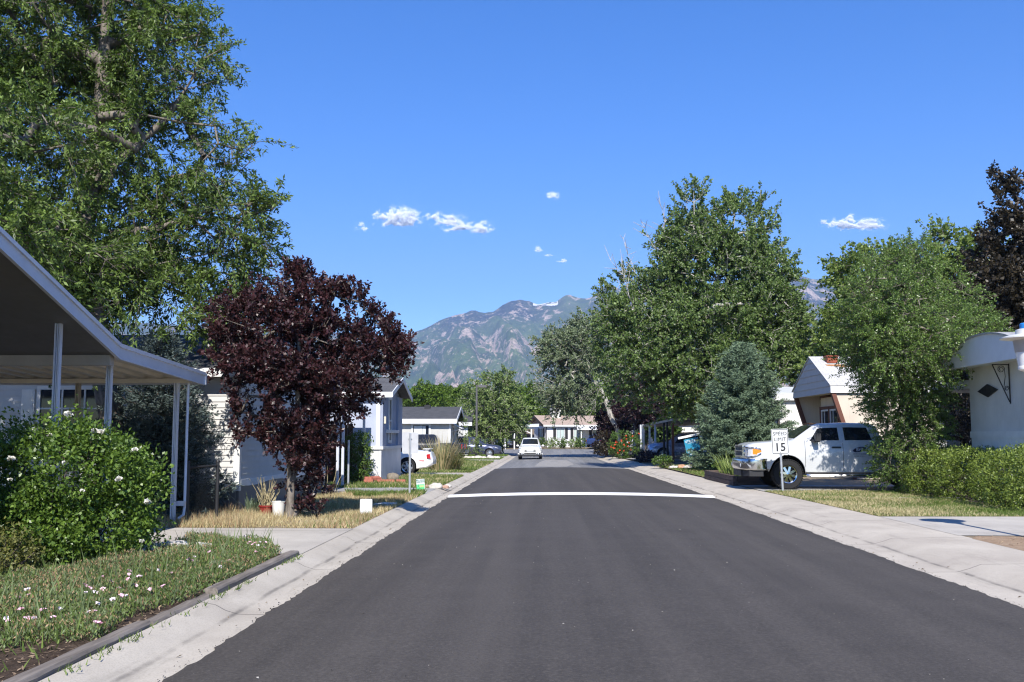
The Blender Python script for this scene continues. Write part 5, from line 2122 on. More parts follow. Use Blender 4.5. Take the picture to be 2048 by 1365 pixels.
# tall street lamp
sl = Vector(G(953, 917, zl(78)))
sl = Vector((-5.15, 78.0, zl(78)))
st = thing('street_lamp', 'tall dark grey street lamp with box head rising before the pale aspen', 'street lamp', tuple(sl))
mb = MB()
M_sl = plain('lamp_pole_grey', (0.11, 0.105, 0.105), 0.5, 0.2)
mb.tube([sl - Vector((0, 0, 0.05)), sl + Vector((0, 0, 5.7))], [0.10, 0.075], 10)
mb.lathe([(0.17, 0.0), (0.17, 0.18), (0.11, 0.22)], tuple(sl), 'z', 12)
mb.build('pole', M_sl, st, True)
mb = MB()
mb.beam(sl + Vector((0.0, 0, 5.62)), sl + Vector((0.18, 0, 5.62)), 0.08, 0.08)
mb.build('arm', M_sl, st)
mb = MB()
c = sl + Vector((0.16, 0, 5.5))
mb.prism([c + Vector((0, -0.18, 0)), c + Vector((0.62, -0.18, 0)), c + Vector((0.62, -0.18, 0.18)), c + Vector((0.06, -0.18, 0.24)), c + Vector((0, -0.18, 0.2))], (0, 0.36, 0))
mb.build('lamp_head', M_sl, st, bevel=0.01)
mb = MB()
mb.lathe([(0.05, 0.0), (0.05, 0.08), (0.0, 0.1)], tuple(c + Vector((0.2, 0, 0.2))), 'z', 10)
mb.build('photocell', plain('photocell', (0.5, 0.5, 0.5), 0.4), st)

# landscape timbers along the bed
M_tim = wood_mat('weathered_timber', (0.10, 0.085, 0.072), (0.24, 0.21, 0.185), 1)
tims = [(3.0, 5.7, -3.19, 0.0, 'near weathered grey timber edging the flower bed beside the gutter'),
        (5.75, 8.0, -3.175, 0.01, 'middle weathered grey timber edging the flower bed, cracked along its length'),
        (8.05, 9.5, -3.17, -0.012, 'short sunken grey timber edging the flower bed between two longer ones'),
        (9.55, 12.75, -3.155, 0.03, 'far grey timber edging the flower bed, standing proud up to the driveway')]
for (y0, y1, x, dz, lab_) in tims:
    rr = random.Random(int(y0 * 10))
    mb = MB()
    n = 10
    rows = []
    for i in range(n + 1):
        y = lerp(y0, y1, i / n)
        w = 0.065 + rr.uniform(-0.005, 0.005)
        z1 = 0.132 + dz + rr.uniform(-0.005, 0.005)
        rows.append([(x - w, y, 0.0), (x - w, y, z1 - 0.015), (x - w + 0.018, y, z1), (x + w - 0.018, y, z1 + rr.uniform(-.004, .004)), (x + w, y, z1 - 0.02), (x + w, y, 0.0)])
    for a, b in zip(rows[:-1], rows[1:]):
        for k in range(5):
            mb.quad(a[k], a[k + 1], b[k + 1], b[k])
    mb.add(rows[0], [tuple(range(6))])
    mb.add(rows[-1], [tuple(range(6))[::-1]])
    o = mb.build('landscape_timber', M_tim)
    tag(o, lab_, 'timber', 'timbers edging the flower bed')
mb = MB()
q = Vector((-3.24, 5.6, 0.12))
mb.prism([q + Vector((-0.22, -0.3, 0)), q + Vector((0.03, -0.3, 0)), q + Vector((0.05, 0.22, 0)), q + Vector((-0.12, 0.26, 0))], (0, 0, 0.075))
o = mb.build('board_end', wood_mat('fresh_orange_wood', (0.30, 0.12, 0.05), (0.46, 0.20, 0.09), 0), bevel=0.008)
tag(o, 'short end of fresh orange brown board lying by the nearest grey timber', 'board')

# rocks
def rock(px, py, z, r, mat, label, seed, flat=0.65, group=None, name='rock', cat='rock', Y=None):
    me = rock_mesh(np.random.default_rng(seed), r, flat)
    o = link_mesh(name, me, mat, None, True)
    p = G(px, py, z) if Y is None else Vector(((px - 1085) / FPX * Y, Y, z))
    o.location = (p.x, p.y, z + r * flat * 0.30)
    o.rotation_euler = (0, 0, seed * 1.3)
    return tag(o, label, cat, group)


rock(402, 1104, 0.11, 0.15, M_stone, 'white rock lit at the back of the pink flower bed by the driveway', 1)
rock(345, 1108, 0.11, 0.21, M_stone, 'grey rock in the shade at the foot of the white rose bush', 2)
rock(443, 1135, 0.11, 0.13, M_stone, 'pale rounded rock among pink flowers near the far timber', 3, 0.5)
rock(275, 1142, 0.11, 0.10, M_stone, 'small low stone sunk in the middle of the weedy flower bed', 4, 0.4)
rock(480, 1136, 0.11, 0.06, M_stone, 'little flat stone right of the pale rounded rock in the bed', 5, 0.4)
rock(873, 968, zl(29.5), 0.16, M_stone, 'largest pale green rock beside the left kerb by the yard sign', 6, 0.8, Y=29.3)
rock(857, 969, zl(29.5), 0.13, M_stone_red, 'pinkish rock left of the largest pale kerbside rock', 7, 0.6, Y=29.5)
rock(890, 969, zl(29.5), 0.12, M_stone_red, 'red brown rock right of the largest pale kerbside rock', 8, 0.6, Y=29.5)
rock(897, 966, zl(29.5), 0.10, M_stone, 'small white rock at the kerb end of the rock row by the green sign', 9, 0.7, Y=30)
rock(786, 951, zl(34), 0.24, plain('brown_stone', (0.20, 0.17, 0.13), 0.9, var=0.3, scale=8, bump=.6), 'brown boulder leaning against the white skirting of the blue grey home', 10, 0.9, Y=34.6)
rock(751, 947, zl(34), 0.22, M_stone, 'speckled stone half hidden by grass at the corner of the white skirting', 11, 0.85, Y=34.6)
pr = [(934, .25), (941, .2), (947, .24), (957, .30), (968, .22), (979, .26), (985, .30), (991, .24), (996, .26)]
for i, (px, r_) in enumerate(pr):
    yy = 76.5 - i * 0.15
    rock(px, 0, zl(76), r_, M_stone, 'whitewashed edging stone round the bed at the tall street lamp', 20 + i, 0.6, 'whitewashed stones round the lamp bed', Y=yy)
M_orock = plain('orange_stone', (0.42, 0.24, 0.14), 0.9, var=0.3, scale=8, bump=.6)
for i, (px, r_, m_, lab_) in enumerate(((1342, .16, M_stone, 'leftmost pale stone at the edge of the shaded bed under the cottonwood'), (1350, .15, M_stone, 'second pale stone beside the orange rock under the cottonwood'), (1359, .24, M_orock, 'orange brown rock in the stone edging under the cottonwood'), (1362, .15, M_stone_red, 'reddish stone in front of the orange rock under the cottonwood'), (1372, .20, M_stone, 'grey white stone at the right end of the edging near the estate sign'))):
    rock(px, 0, 0.10, r_, m_, lab_, 40 + i, 0.6, None, Y=47.5 - i * 0.1)

# red paving bricks before the blue-grey home
bricks = [(739, 958.5, 'red brick leftmost in the row before the blue grey home', 0), (765, 959.5, 'dull pink brick second in the loose row before the blue grey home', 0.1), (782, 959, 'bright red brick third in the loose row before the blue grey home', -0.05),
          (803, 958.5, 'red brick at the right end of the row near the white coupe wheel', 0.05), (739, 951, 'dark red brick stacked behind the leftmost brick by the bush', 0.3), (753, 952.5, 'pinkish brick tipped up behind the row before the white skirting', 0.7)]
for i, (px, py, lab_, rz_) in enumerate(bricks):
    Y = 32.2 if i < 4 else 32.9
    x = (px - 1085) / FPX * Y
    mb = MB()
    mb.box(-0.15, 0.15, -0.1, 0.1, 0, 0.1)
    o = mb.build('paving_brick', M_brick, bevel=0.008)
    o.location = (x, Y, zl(32) + (0.10 if i >= 4 else 0.04))
    o.rotation_euler = (0.25 if i == 5 else 0, 0, rz_)
    tag(o, lab_, 'brick', 'loose bricks by the blue grey home')

# flat meter lid, red pot, white bucket
o = sheet('meter_lid', [(-3.65, 21.6), (-3.25, 21.55), (-3.2, 22.05), (-3.52, 22.15)], zl(22) + 0.05, M_offwhite)
del o['kind']
tag(o, 'flat pale meter lid lying in the dry grass close to the left kerb', 'lid')
so = o.modifiers.new('s', 'SOLIDIFY')
so.thickness = 0.04
pb = Vector((-5.25, 18.95, zl(20) - 0.03))
pot = thing('plant_pot', 'red pot of dried out stalks against the home behind the purple tree', 'pot', tuple(pb))
mb = MB()
mb.lathe([(0.0, 0.0), (0.10, 0.0), (0.125, 0.20), (0.135, 0.20), (0.135, 0.23), (0.12, 0.23), (0.11, 0.18), (0.0, 0.18)], tuple(pb), 'z', 20)
mb.build('pot', plain('red_pot', (0.22, 0.02, 0.018), 0.4), pot, True)
rng = np.random.default_rng(3)
A = np.array(pb) + np.array([0, 0, 0.2]) + rng.normal(size=(60, 3)) * 0.04
D = rnd_dirs(60, rng) * 0.55 + np.array([0, 0, 1.0])
L_ = (0.25 + 0.4 * rng.random(60))[:, None]
V, F = tubes_np(A, A + unit(D) * L_, np.full(60, 0.007), np.full(60, 0.003), 4)
mesh_np('dry_stalks', V, F, plain('straw_stalk', (0.42, 0.36, 0.22), 0.9, var=0.3), pot)
mb = MB()
mb.lathe([(0.0, 0), (0.10, 0), (0.125, 0.26), (0.13, 0.26), (0.13, 0.28), (0.115, 0.28), (0.1, 0.05), (0, 0.05)], (-4.98, 18.85, zl(20)), 'z', 18)
o = mb.build('bucket', M_white, None, True)
tag(o, 'white plastic bucket beside the red pot under the purple tree', 'bucket')

# timber planter by the pickup
pl = thing('planter', 'dark timber planter box of spiky green leaves in front of the white pickup', 'planter', (6.6, 33, 0.1))
M_ptim = wood_mat('planter_timber', (0.06, 0.042, 0.034), (0.16, 0.115, 0.09), 1)
M_ptimx = wood_mat('planter_timber_end', (0.06, 0.042, 0.034), (0.16, 0.115, 0.09), 0)
for (x0, x1, y0, y1, m_) in ((5.86, 6.0, 31.1, 36.6, M_ptim), (7.5, 7.64, 31.1, 36.6, M_ptim), (6.003, 7.497, 31.1, 31.24, M_ptimx), (6.003, 7.497, 36.46, 36.6, M_ptimx)):
    for k in range(2):
        mb = MB()
        e = 0.006 * k
        mb.box(x0 + e, x1 - e, y0 + e, y1 - e, 0.07 + k * 0.155, 0.22 + k * 0.155)
        mb.build('board', m_, pl, bevel=0.008)
mb = MB()
mb.box(6.0, 7.5, 31.24, 36.46, 0.1, 0.33)
mb.build('soil', M_mulch, pl)

# ------------------------------------------------------------------ vehicles
def place(root, x, y, z, rz):
    root.location = (x, y, z)
    root.rotation_euler = (0, 0, rz)
    return root


def carpaint(name, c, rough=0.25, metal=0.0):
    return plain(name, c, rough, metal, 0.5, var=0.05, scale=1.2, coat=0.6)


# white crew cab pickup
tk = thing('pickup_truck', 'white crew cab pickup with chrome bumper and oval door badge parked nose to the street', 'pickup')
M_tw = carpaint('truck_white', (0.50, 0.51, 0.52), 0.28)
st_ = [(2.93, 0.66, 1.10, 1.26, .86, .84, .78), (2.86, 0.62, 1.14, 1.32, .94, .91, .84), (2.7, .58, 1.20, 1.365, .985, .95, .86), (2.2, .50, 1.26, 1.405, 1.0, .96, .86), (1.74, .46, 1.32, 1.44, 1.005, .965, .86),
       (1.66, .46, 1.33, 1.45, 1.005, .965, .86), (1.60, .45, 1.36, 1.48, 1.0, .96, .84), (1.06, .44, 1.375, 1.86, 1.0, .955, .72), (0.86, .44, 1.38, 1.925, 1.0, .955, .70), (.1, .44, 1.385, 1.955, 1.0, .955, .70), (-0.55, .44, 1.39, 1.935, 1.0, .955, .70), (-.74, .44, 1.39, 1.87, 1.0, .955, .71),
       (-.84, .44, 1.39, 1.47, 1.0, .955, .9), (-1.0, .5, 1.38, 1.44, 1.0, .97, .93), (-2.9, .52, 1.38, 1.44, 1.0, .97, .93), (-3.0, .6, 1.34, 1.42, .98, .95, .9)]
st_ = [(a, b, c * .968, d * .962, e, f, g) for (a, b, c, d, e, f, g) in st_]
B = Body(st_)
WF, WR = 1.83, -1.95
body = B.build('body', M_tw, tk, [(WF, .86), (WF, -.86), (WR, .86), (WR, -.86)], 0.50)
for (wx, wy) in ((WF, .87), (WF, -.87), (WR, .87), (WR, -.87)):
    wheel(tk, wx, wy, 0.425, 0.29, 8, 0.58, M_chrome, True)
for s in (1, -1):
    B.side_glass('side_window', (1.20, 0.92, 0.36, 0.36, 0.06, 0.82), s, tk)
    B.side_glass('side_window', (0.20, 0.20, -0.56, -0.46, 0.06, 0.82), s, tk)
    # mirror
    mb = MB()
    mb.beam((1.10, s * 0.95, 1.36), (1.06, s * 1.14, 1.37), 0.10, 0.07)
    mb.build('mirror', M_plastic, tk)
    mb = MB()
    mb.box(0.95, 1.10, min(s * 1.06, s * 1.28), max(s * 1.06, s * 1.28), 1.335, 1.60)
    mb.build('mirror', M_plastic, tk, bevel=0.025)
    for hx_ in (0.46, -0.56):
        a = B.flank(hx_, 1.18, s, 0.02)
        mb = MB()
        mb.box(hx_ - 0.13, hx_ + 0.13, a.y - 0.015, a.y + 0.02, 1.155, 1.205)
        mb.build('door_handle', M_plastic, tk, bevel=0.012)
    # door seams
    mb = MB()
    for xs_ in (1.33, 0.27, -0.80):
        zz = [0.52 + i * 0.085 for i in range(11)]
        for z0, z1 in zip(zz[:-1], zz[1:]):
            a, b = B.flank(xs_ - 0.006, z0, s, 0.003), B.flank(xs_ + 0.006, z0, s, 0.003)
            c, d = B.flank(xs_ + 0.006, z1, s, 0.003), B.flank(xs_ - 0.006, z1, s, 0.003)
            mb.quad(a, b, c, d)
    zline = 0.66
    mb.build('door_seam', plain('panel_gap', (0.05, 0.05, 0.055), 0.7), tk)
    # running board
    mb = MB()
    mb.tube([(1.30, s * 0.98, 0.40), (1.2, s * 1.03, 0.385), (-1.2, s * 1.03, 0.385), (-1.35, s * 0.98, 0.40)], 0.05, 8)
    mb.build('side_step', M_chrome, tk, True)
    # wheel arch lip
    mb = MB()
    for wx in (WF, WR):
        pts = []
        for k in range(17):
            a = math.pi * (-0.04 + 1.08 * k / 16)
            z = 0.47 + 0.51 * math.sin(a)
            x = wx + 0.51 * math.cos(a)
            pts.append(B.flank(x, max(z, 0.5), s, 0.0))
        mb.tube(pts, 0.018, 6)
    mb.build('wheel_arch', M_tw, tk, True)
    # headlight, amber marker, fog lamp
    def fl(x, y, z):
        return Vector((x, s * y, z))
    path = [(2.955, .54), (2.96, .72), (2.945, .83), (2.895, .93), (2.80, .985), (2.68, 1.005), (2.56, 1.012)]
    lo = [.935, .93, .925, .925, .935, .96, 1.03]
    hi = [1.165, 1.165, 1.16, 1.155, 1.15, 1.14, 1.10]
    mb = MB()
    for i in range(6):
        mb.quad(fl(*path[i], lo[i]), fl(*path[i + 1], lo[i + 1]), fl(*path[i + 1], hi[i + 1]), fl(*path[i], hi[i]))
    hl = mb.build('headlight', M_lamp, tk, True, 60)
    mb = MB()
    for i in (4, 5):
        mb.quad(*[p + Vector((.002, s * .006, 0)) for p in (fl(*path[i], lo[i] + .05), fl(*path[i + 1], lo[i + 1] + .02), fl(*path[i + 1], hi[i + 1] - .01), fl(*path[i], hi[i] - .02))])
    mb.build('marker_lens', M_amber, hl, True, 60)
    mb = MB()
    for i in (0, 2):
        c_ = (fl(*path[i], 1.04) + fl(*path[i + 1], 1.04)) / 2 + Vector((.008, s * .004, 0))
        mb.lathe([(0.075, 0.0), (0.07, 0.012), (0.0, 0.004)], tuple(c_), 'x', 16)
    mb.build('bulb_ring', M_chrome, hl, True)
    mb = MB()
    mb.tube([fl(x_ + .012, y_ + .004, z_ + .018) for (x_, y_), z_ in zip(path, hi)], 0.024, 6)
    mb.tube([fl(x_ + .010, y_ + .004, z_ - .012) for (x_, y_), z_ in zip(path, lo)], 0.016, 6)
    mb.build('headlight_trim', M_chrome, tk, True)
    mb = MB()
    mb.box(3.02, 3.085, s * 0.64 - 0.13, s * 0.64 + 0.13, 0.61, 0.73)
    fr = mb.build('fog_lamp', M_plastic, tk, bevel=0.03)
    mb = MB()
    mb.lathe([(0.0, 0.012), (0.05, 0.01), (0.055, 0.0)], (3.085, s * 0.64, 0.67), 'x', 14)
    mb.build('lens', M_lamp, fr, True)
B.screen('windscreen', 1.58, 1.04, tk, 0.93)
mb = MB()
mb.prism([(2.93, -.52, .91), (2.93, .52, .91), (2.90, .54, 1.22), (2.90, -.54, 1.22)], (0.06, 0, 0))
gr = mb.build('grille', M_plastic, tk)
mb = MB()
for (z0, z1) in ((0.905, 0.94), (1.06, 1.09), (1.20, 1.245)):
    mb.box(2.965, 3.005, -.54, .54, z0, z1)
for y in (-.54, .54):
    mb.box(2.965, 3.0, y - 0.02, y + 0.02, .92, 1.23)
mb.build('grille_bars', M_chrome, gr, bevel=0.006)
mb = MB()
half_ = [(2.42, 1.02), (2.55, 1.03), (2.70, 1.03), (2.82, 1.01), (2.92, .96), (2.99, .88), (3.04, .78), (3.075, .65), (3.09, .5), (3.1, 0.25), (3.1, 0)]
pts = [(x, y) for x, y in half_] + [(x, -y) for x, y in half_[::-1][1:]]
prof_b = [(-0.02, .86), (0.0, .84), (0.012, .76), (0.0, .58), (-0.03, .54)]
for (x0, y0), (x1, y1) in zip(pts[:-1], pts[1:]):
    for (d0, z0), (d1, z1) in zip(prof_b[:-1], prof_b[1:]):
        mb.quad((x0 + d0, y0, z0), (x1 + d0, y1, z0), (x1 + d1, y1, z1), (x0 + d1, y0, z1))
bp = mb.build('bumper', M_chrome, tk, True, 50)
so = bp.modifiers.new('s', 'SOLIDIFY')
so.thickness = 0.02
mb = MB()
mb.box(2.98, 3.06, -.55, .55, .36, .56)
mb.prism([(2.50, .99, .36), (2.9, .95, .36), (3.02, .6, .36), (3.0, .5, .36), (2.5, .5, .36)], (0, 0, .2))
mb.prism([(2.50, -.99, .36), (2.9, -.95, .36), (3.02, -.6, .36), (3.0, -.5, .36), (2.5, -.5, .36)], (0, 0, .2))
mb.build('air_dam', M_plastic, tk, bevel=0.01)
mb = MB()
for y in (-.4, -.2, 0, .2, .4):
    p = B.top_pt(0.92, y / 0.72, 0.0)
    mb.box(0.85, 1.0, p.y - 0.05, p.y + 0.05, p.z - 0.01, p.z + 0.035)
mb.build('clearance_lamp', plain('smoked_amber', (0.12, 0.045, 0.02), 0.2), tk, bevel=0.012)
# door badge on the camera side (local +y)
bc = B.flank(-0.18, 1.12, 1, 0.006)
mb = MB()
n = 32
for (ra, rb_, dy) in ((0.205, 0.082, 0.0),):
    mb.prism([(bc.x - math.cos(2 * math.pi * k / n) * ra, bc.y + dy, bc.z + math.sin(2 * math.pi * k / n) * rb_ + math.cos(2 * math.pi * k / n) * ra * 0.18) for k in range(n)], (0, 0.004, 0))
bd = mb.build('door_badge', plain('badge_grey', (0.30, 0.33, 0.42), 0.4), tk)
mb = MB()
mb.prism([(bc.x - math.cos(2 * math.pi * k / n) * 0.18, bc.y + 0.004, bc.z + math.sin(2 * math.pi * k / n) * 0.066 + math.cos(2 * math.pi * k / n) * 0.18 * 0.18) for k in range(n)], (0, 0.003, 0))
mb.build('badge_field', plain('badge_navy', (0.006, 0.008, 0.03), 0.4), bd)
lettering('BHI', 0.115, bc + Vector((0.0, 0.0085, 0.0)), (-1, 0, 0.14), (0, 1, 0), plain('badge_silver', (0.48, 0.50, 0.60), 0.4), bd, bold=0.002, spacing=1.05)
lettering('INDUSTRY EXCELLENCE', 0.032, bc + Vector((0.0, 0.001, -0.125)), (-1, 0, 0), (0, 1, 0), M_signblack, bd, bold=0.0012)
lettering('POWERED BY PEOPLE', 0.032, bc + Vector((0.0, 0.001, -0.185)), (-1, 0, 0), (0, 1, 0), M_signblack, bd, bold=0.0012)
mb = MB()
mb.box(bc.x - 0.18, bc.x + 0.18, bc.y - 0.001, bc.y + 0.001, bc.z - 0.158, bc.z - 0.152)
mb.build('badge_rule', M_signblack, bd)
place(tk, 5.68 + 3.05, 29.45, 0.108, math.pi)


def tail(parent, corners, mat, n, name='tail_light'):
    mb = MB()
    mb.prism([Vector(c) for c in corners], Vector(n))
    return mb.build(name, mat, parent, bevel=0.004)


def suv(name, label, cat, paint, spokes, front=True, group=None, tall=1.68, L=4.75, rails=True, cladding=True):
    """estate / SUV: nose +x"""
    t = thing(name, label, cat, group=group)
    k = tall / 1.68
    h = L / 2
    st = [(h, .42, .66 * k, .80 * k, .62, .58, .5), (h - .10, .34, .74 * k, .90 * k, .80, .76, .66), (h - .35, .28, .80 * k, .98 * k, .88, .83, .70), (h - .9, .24, .87 * k, 1.04 * k, .91, .86, .72), (h - 1.22, .23, .92 * k, 1.09 * k, .915, .87, .70),
          (h - 1.30, .23, .935 * k, 1.13 * k, .915, .87, .68), (h - 2.0, .23, .96 * k, 1.555 * k, .915, .86, .60), (h - 2.25, .23, .965 * k, 1.63 * k, .915, .86, .59), (h - 3.0, .23, .98 * k, 1.66 * k, .915, .86, .585), (h - 3.9, .24, 1.0 * k, 1.62 * k, .91, .85, .57),
          (h - 4.2, .26, 1.0 * k, 1.55 * k, .90, .84, .56), (h - 4.52, .30, .98 * k, 1.12 * k, .87, .81, .62), (h - 4.68, .36, .86 * k, .98 * k, .82, .77, .62), (h - L, .42, .80 * k, .92 * k, .74, .70, .6)]
    Bd = Body(st)
    wf, wr = h - .95, h - .95 - 2.72
    Bd.build('body', paint, t, [(wf, .78), (wf, -.78), (wr, .78), (wr, -.78)], 0.395)
    for (wx, wy) in ((wf, .79), (wf, -.79), (wr, .79), (wr, -.79)):
        wheel(t, wx, wy, 0.345, 0.23, spokes, 0.70)
    for s in (1, -1):
        Bd.side_glass('side_window', (h - 1.72, h - 2.08, h - 2.52, h - 2.52, .10, .88), s, t)
        Bd.side_glass('side_window', (h - 2.62, h - 2.62, h - 3.42, h - 3.38, .10, .88), s, t)
        Bd.side_glass('side_window', (h - 3.50, h - 3.46, h - 4.12, h - 3.98, .14, .86), s, t)
        mb = MB()
        mb.box(h - 1.72, h - 1.52, s * .98 - .10, s * .98 + .10, .97 * k, 1.12 * k)
        mb.build('mirror', paint, t, bevel=0.04)
        if rails:
            mb = MB()
            mb.tube([Bd.top_pt(h - 2.3, s * .92, .02), Bd.top_pt(h - 2.4, s * .92, .07), Bd.top_pt(h - 3.8, s * .92, .07), Bd.top_pt(h - 3.95, s * .92, .02)], .018, 6)
            mb.build('roof_rail', M_plastic, t, True)
        mb = MB()
        mb.prism([(h - .04, s * .44, .66 * k), (h - .16, s * .76, .68 * k), (h - .42, s * .875, .74 * k), (h - .56, s * .86, .83 * k), (h - .26, s * .74, .84 * k), (h - .07, s * .50, .78 * k)], (.03, s * .015, .015))
        mb.build('headlight', M_lamp, t, bevel=.008)
        mb = MB()
        mb.prism([(h - 4.50, s * .84, .98 * k), (h - 4.40, s * .885, .78 * k), (h - 4.62, s * .84, .76 * k), (h - 4.66, s * .80, .96 * k)], (-.05, s * .03, 0))
        mb.build('tail_light', M_red, t)
        mb = MB()
        mb.box(h - .06, h + .012, s * .62 - .14, s * .62 + .14, .36, .52)
        fl_ = mb.build('fog_lamp', M_plastic, t, bevel=.02)
        mb = MB()
        mb.lathe([(0, .012), (.05, .01), (.055, 0)], (h + .012, s * .62, .44), 'x', 12)
        mb.build('lens', M_lamp, fl_)
        mb = MB()
        zz = .62 * k
        for (x0, x1) in ((h - 1.48, h - 3.15),):
            pts = [Bd.flank(lerp(x0, x1, i / 8), .30, s, .006) for i in range(9)]
            pt2 = [Bd.flank(lerp(x0, x1, i / 8), .44, s, .006) for i in range(9)]
            for i in range(8):
                mb.quad(pts[i], pts[i + 1], pt2[i + 1], pt2[i])
        mb.build('sill_cladding', M_silver if not cladding else M_plastic, t)
        mb = MB()
        for xs_ in (h - 1.45, h - 2.57, h - 3.55):
            zs_ = [.46 + i * .07 for i in range(int((.94 * k - .46) / .07) + 1)]
            for z0, z1 in zip(zs_[:-1], zs_[1:]):
                mb.quad(Bd.flank(xs_ - .006, z0, s, .004), Bd.flank(xs_ + .006, z0, s, .004), Bd.flank(xs_ + .006, z1, s, .004), Bd.flank(xs_ - .006, z1, s, .004))
        mb.build('door_seam', MATS['panel_gap'], t)
    Bd.screen('windscreen', h - 1.34, h - 2.0, t, .93)
    Bd.screen('rear_window', h - 4.48, h - 4.2, t, .9)
    mb = MB()
    mb.prism([(h - .03, -.42, .62 * k), (h - .03, .42, .62 * k), (h - .06, .44, .76 * k), (h - .06, -.44, .76 * k)], (.05, 0, 0))
    g = mb.build('grille', M_plastic, t)
    mb = MB()
    mb.box(h + .012, h + .03, -.44, .44, .605 * k, .625 * k)
    mb.box(h - .0, h + .02, -.44, .44, .755 * k, .775 * k)
    mb.box(h + .005, h + .028, -.40, .40, .685 * k, .70 * k)
    mb.build('grille_bars', M_chrome, g)
    mb = MB()
    mb.box(h - .03, h + .015, -.46, .46, .43, .52)
    mb.build('lower_intake', M_plastic, t, bevel=.015)
    mb = MB()
    mb.prism([(h - .12, -.84, .24), (h + .01, -.6, .24), (h + .015, .6, .24), (h - .12, .84, .24), (h - .3, .8, .24), (h - .3, -.8, .24)], (0, 0, .11))
    mb.build('bumper_skirt', M_plastic if cladding else M_silver, t, bevel=.01)
    return t


w1 = suv('estate_car', 'white estate car driving towards the viewer on the far street', 'car', carpaint('pearl_white', (0.72, 0.72, 0.68), .25), 10)
mb = MB()
mb.box(2.375 + .03, 2.375 + .045, -.26, .26, .62, .76)
mb.build('number_plate', M_signwhite, w1)
place(w1, -0.95, 78.6, zr(78) + 0.03, -math.pi / 2)
w2 = suv('estate_car', 'dark slate blue estate car nosing out beside the tall street lamp', 'car', carpaint('slate_blue', (0.055, 0.065, 0.11), .22, .4), 10)
place(w2, -5.75, 82.2, zl(82) + 0.005, 0.0)
w3 = suv('estate_car', 'lilac grey SUV parked inside the long low carport', 'car', carpaint('lilac_grey', (0.42, 0.42, 0.52), .25, .35), 10, tall=1.72, cladding=False)
place(w3, 9.25, 66.2, 0.13, math.pi)
w4 = suv('estate_car', 'silver car parked under the far white porch cover', 'car', carpaint('far_silver', (0.52, 0.52, 0.52), .25, .4), 8, tall=1.5, rails=False, cladding=False)
place(w4, -5.9, 117.6, 0.36, 0.0)
w5 = suv('estate_car', 'dark blue car seen from behind at the right end of the street-end home', 'car', carpaint('deep_blue', (0.03, 0.05, 0.14), .25, .2), 8, tall=1.5, rails=False, cladding=False)
place(w5, 6.4, 117, 0.33, math.pi * 0.42)

# white coupe, seen from its near side with the tail to the street (nose +x local)
cp_ = thing('coupe_car', 'white coupe with rear spoiler parked tail to the street beside the blue grey home', 'car')
M_cw = carpaint('coupe_white', (0.78, 0.78, 0.77), .25)
h = 2.28
st_ = [(h, .40, .58, .66, .60, .56, .48), (h - .12, .30, .64, .74, .78, .74, .62), (h - .45, .24, .70, .82, .85, .80, .66), (h - 1.1, .21, .76, .89, .87, .82, .66), (h - 1.42, .20, .80, .93, .875, .82, .64), (h - 1.50, .20, .815, .97, .875, .82, .62),
       (h - 2.25, .20, .84, 1.28, .875, .80, .54), (h - 2.6, .20, .85, 1.33, .875, .80, .53), (h - 3.1, .20, .86, 1.30, .875, .80, .53), (h - 3.75, .21, .87, 1.02, .87, .80, .60), (h - 3.85, .22, .87, .98, .87, .81, .66), (h - 4.30, .28, .84, .95, .84, .79, .66), (h - 4.46, .36, .76, .90, .80, .75, .62), (h - 4.56, .42, .60, .70, .70, .66, .55)]
B2 = Body(st_)
wf, wr = h - .92, h - .92 - 2.62
B2.build('body', M_cw, cp_, [(wf, .74), (wf, -.74), (wr, .74), (wr, -.74)], .37)
for (wx, wy) in ((wf, .76), (wf, -.76), (wr, .76), (wr, -.76)):
    wheel(cp_, wx, wy, .325, .22, 6, .70)
for s in (1, -1):
    B2.side_glass('side_window', (h - 1.9, h - 2.25, h - 3.0, h - 2.95, .12, .86), s, cp_)
    B2.side_glass('side_window', (h - 3.06, h - 3.0, h - 3.6, h - 3.25, .14, .8), s, cp_)
    mb = MB()
    mb.prism([(h - 4.42, s * .80, .84), (h - 4.30, s * .855, .82), (h - 4.32, s * .86, .66), (h - 4.46, s * .82, .64)], (-.035, s * .02, 0))
    mb.build('tail_light', M_red, cp_, bevel=.006)
    mb = MB()
    a = B2.flank(h - 4.12, .56, s, .004)
    mb.box(h - 4.22, h - 4.02, a.y - .006, a.y + .006, .545, .58)
    mb.build('side_marker', M_red, cp_)
B2.screen('windscreen', h - 1.52, h - 2.22, cp_, .92)
B2.screen('rear_window', h - 3.72, h - 3.15, cp_, .9)
mb = MB()
mb.box(h - 4.42, h - 4.14, -.62, .62, 1.02, 1.05)
for s in (-.5, .5):
    mb.box(h - 4.36, h - 4.2, s - .03, s + .03, .93, 1.02)
mb.build('spoiler', M_cw, cp_, bevel=.008)
place(cp_, -4.47 - 2.28, 41.45, zl(41) + .006, math.pi)

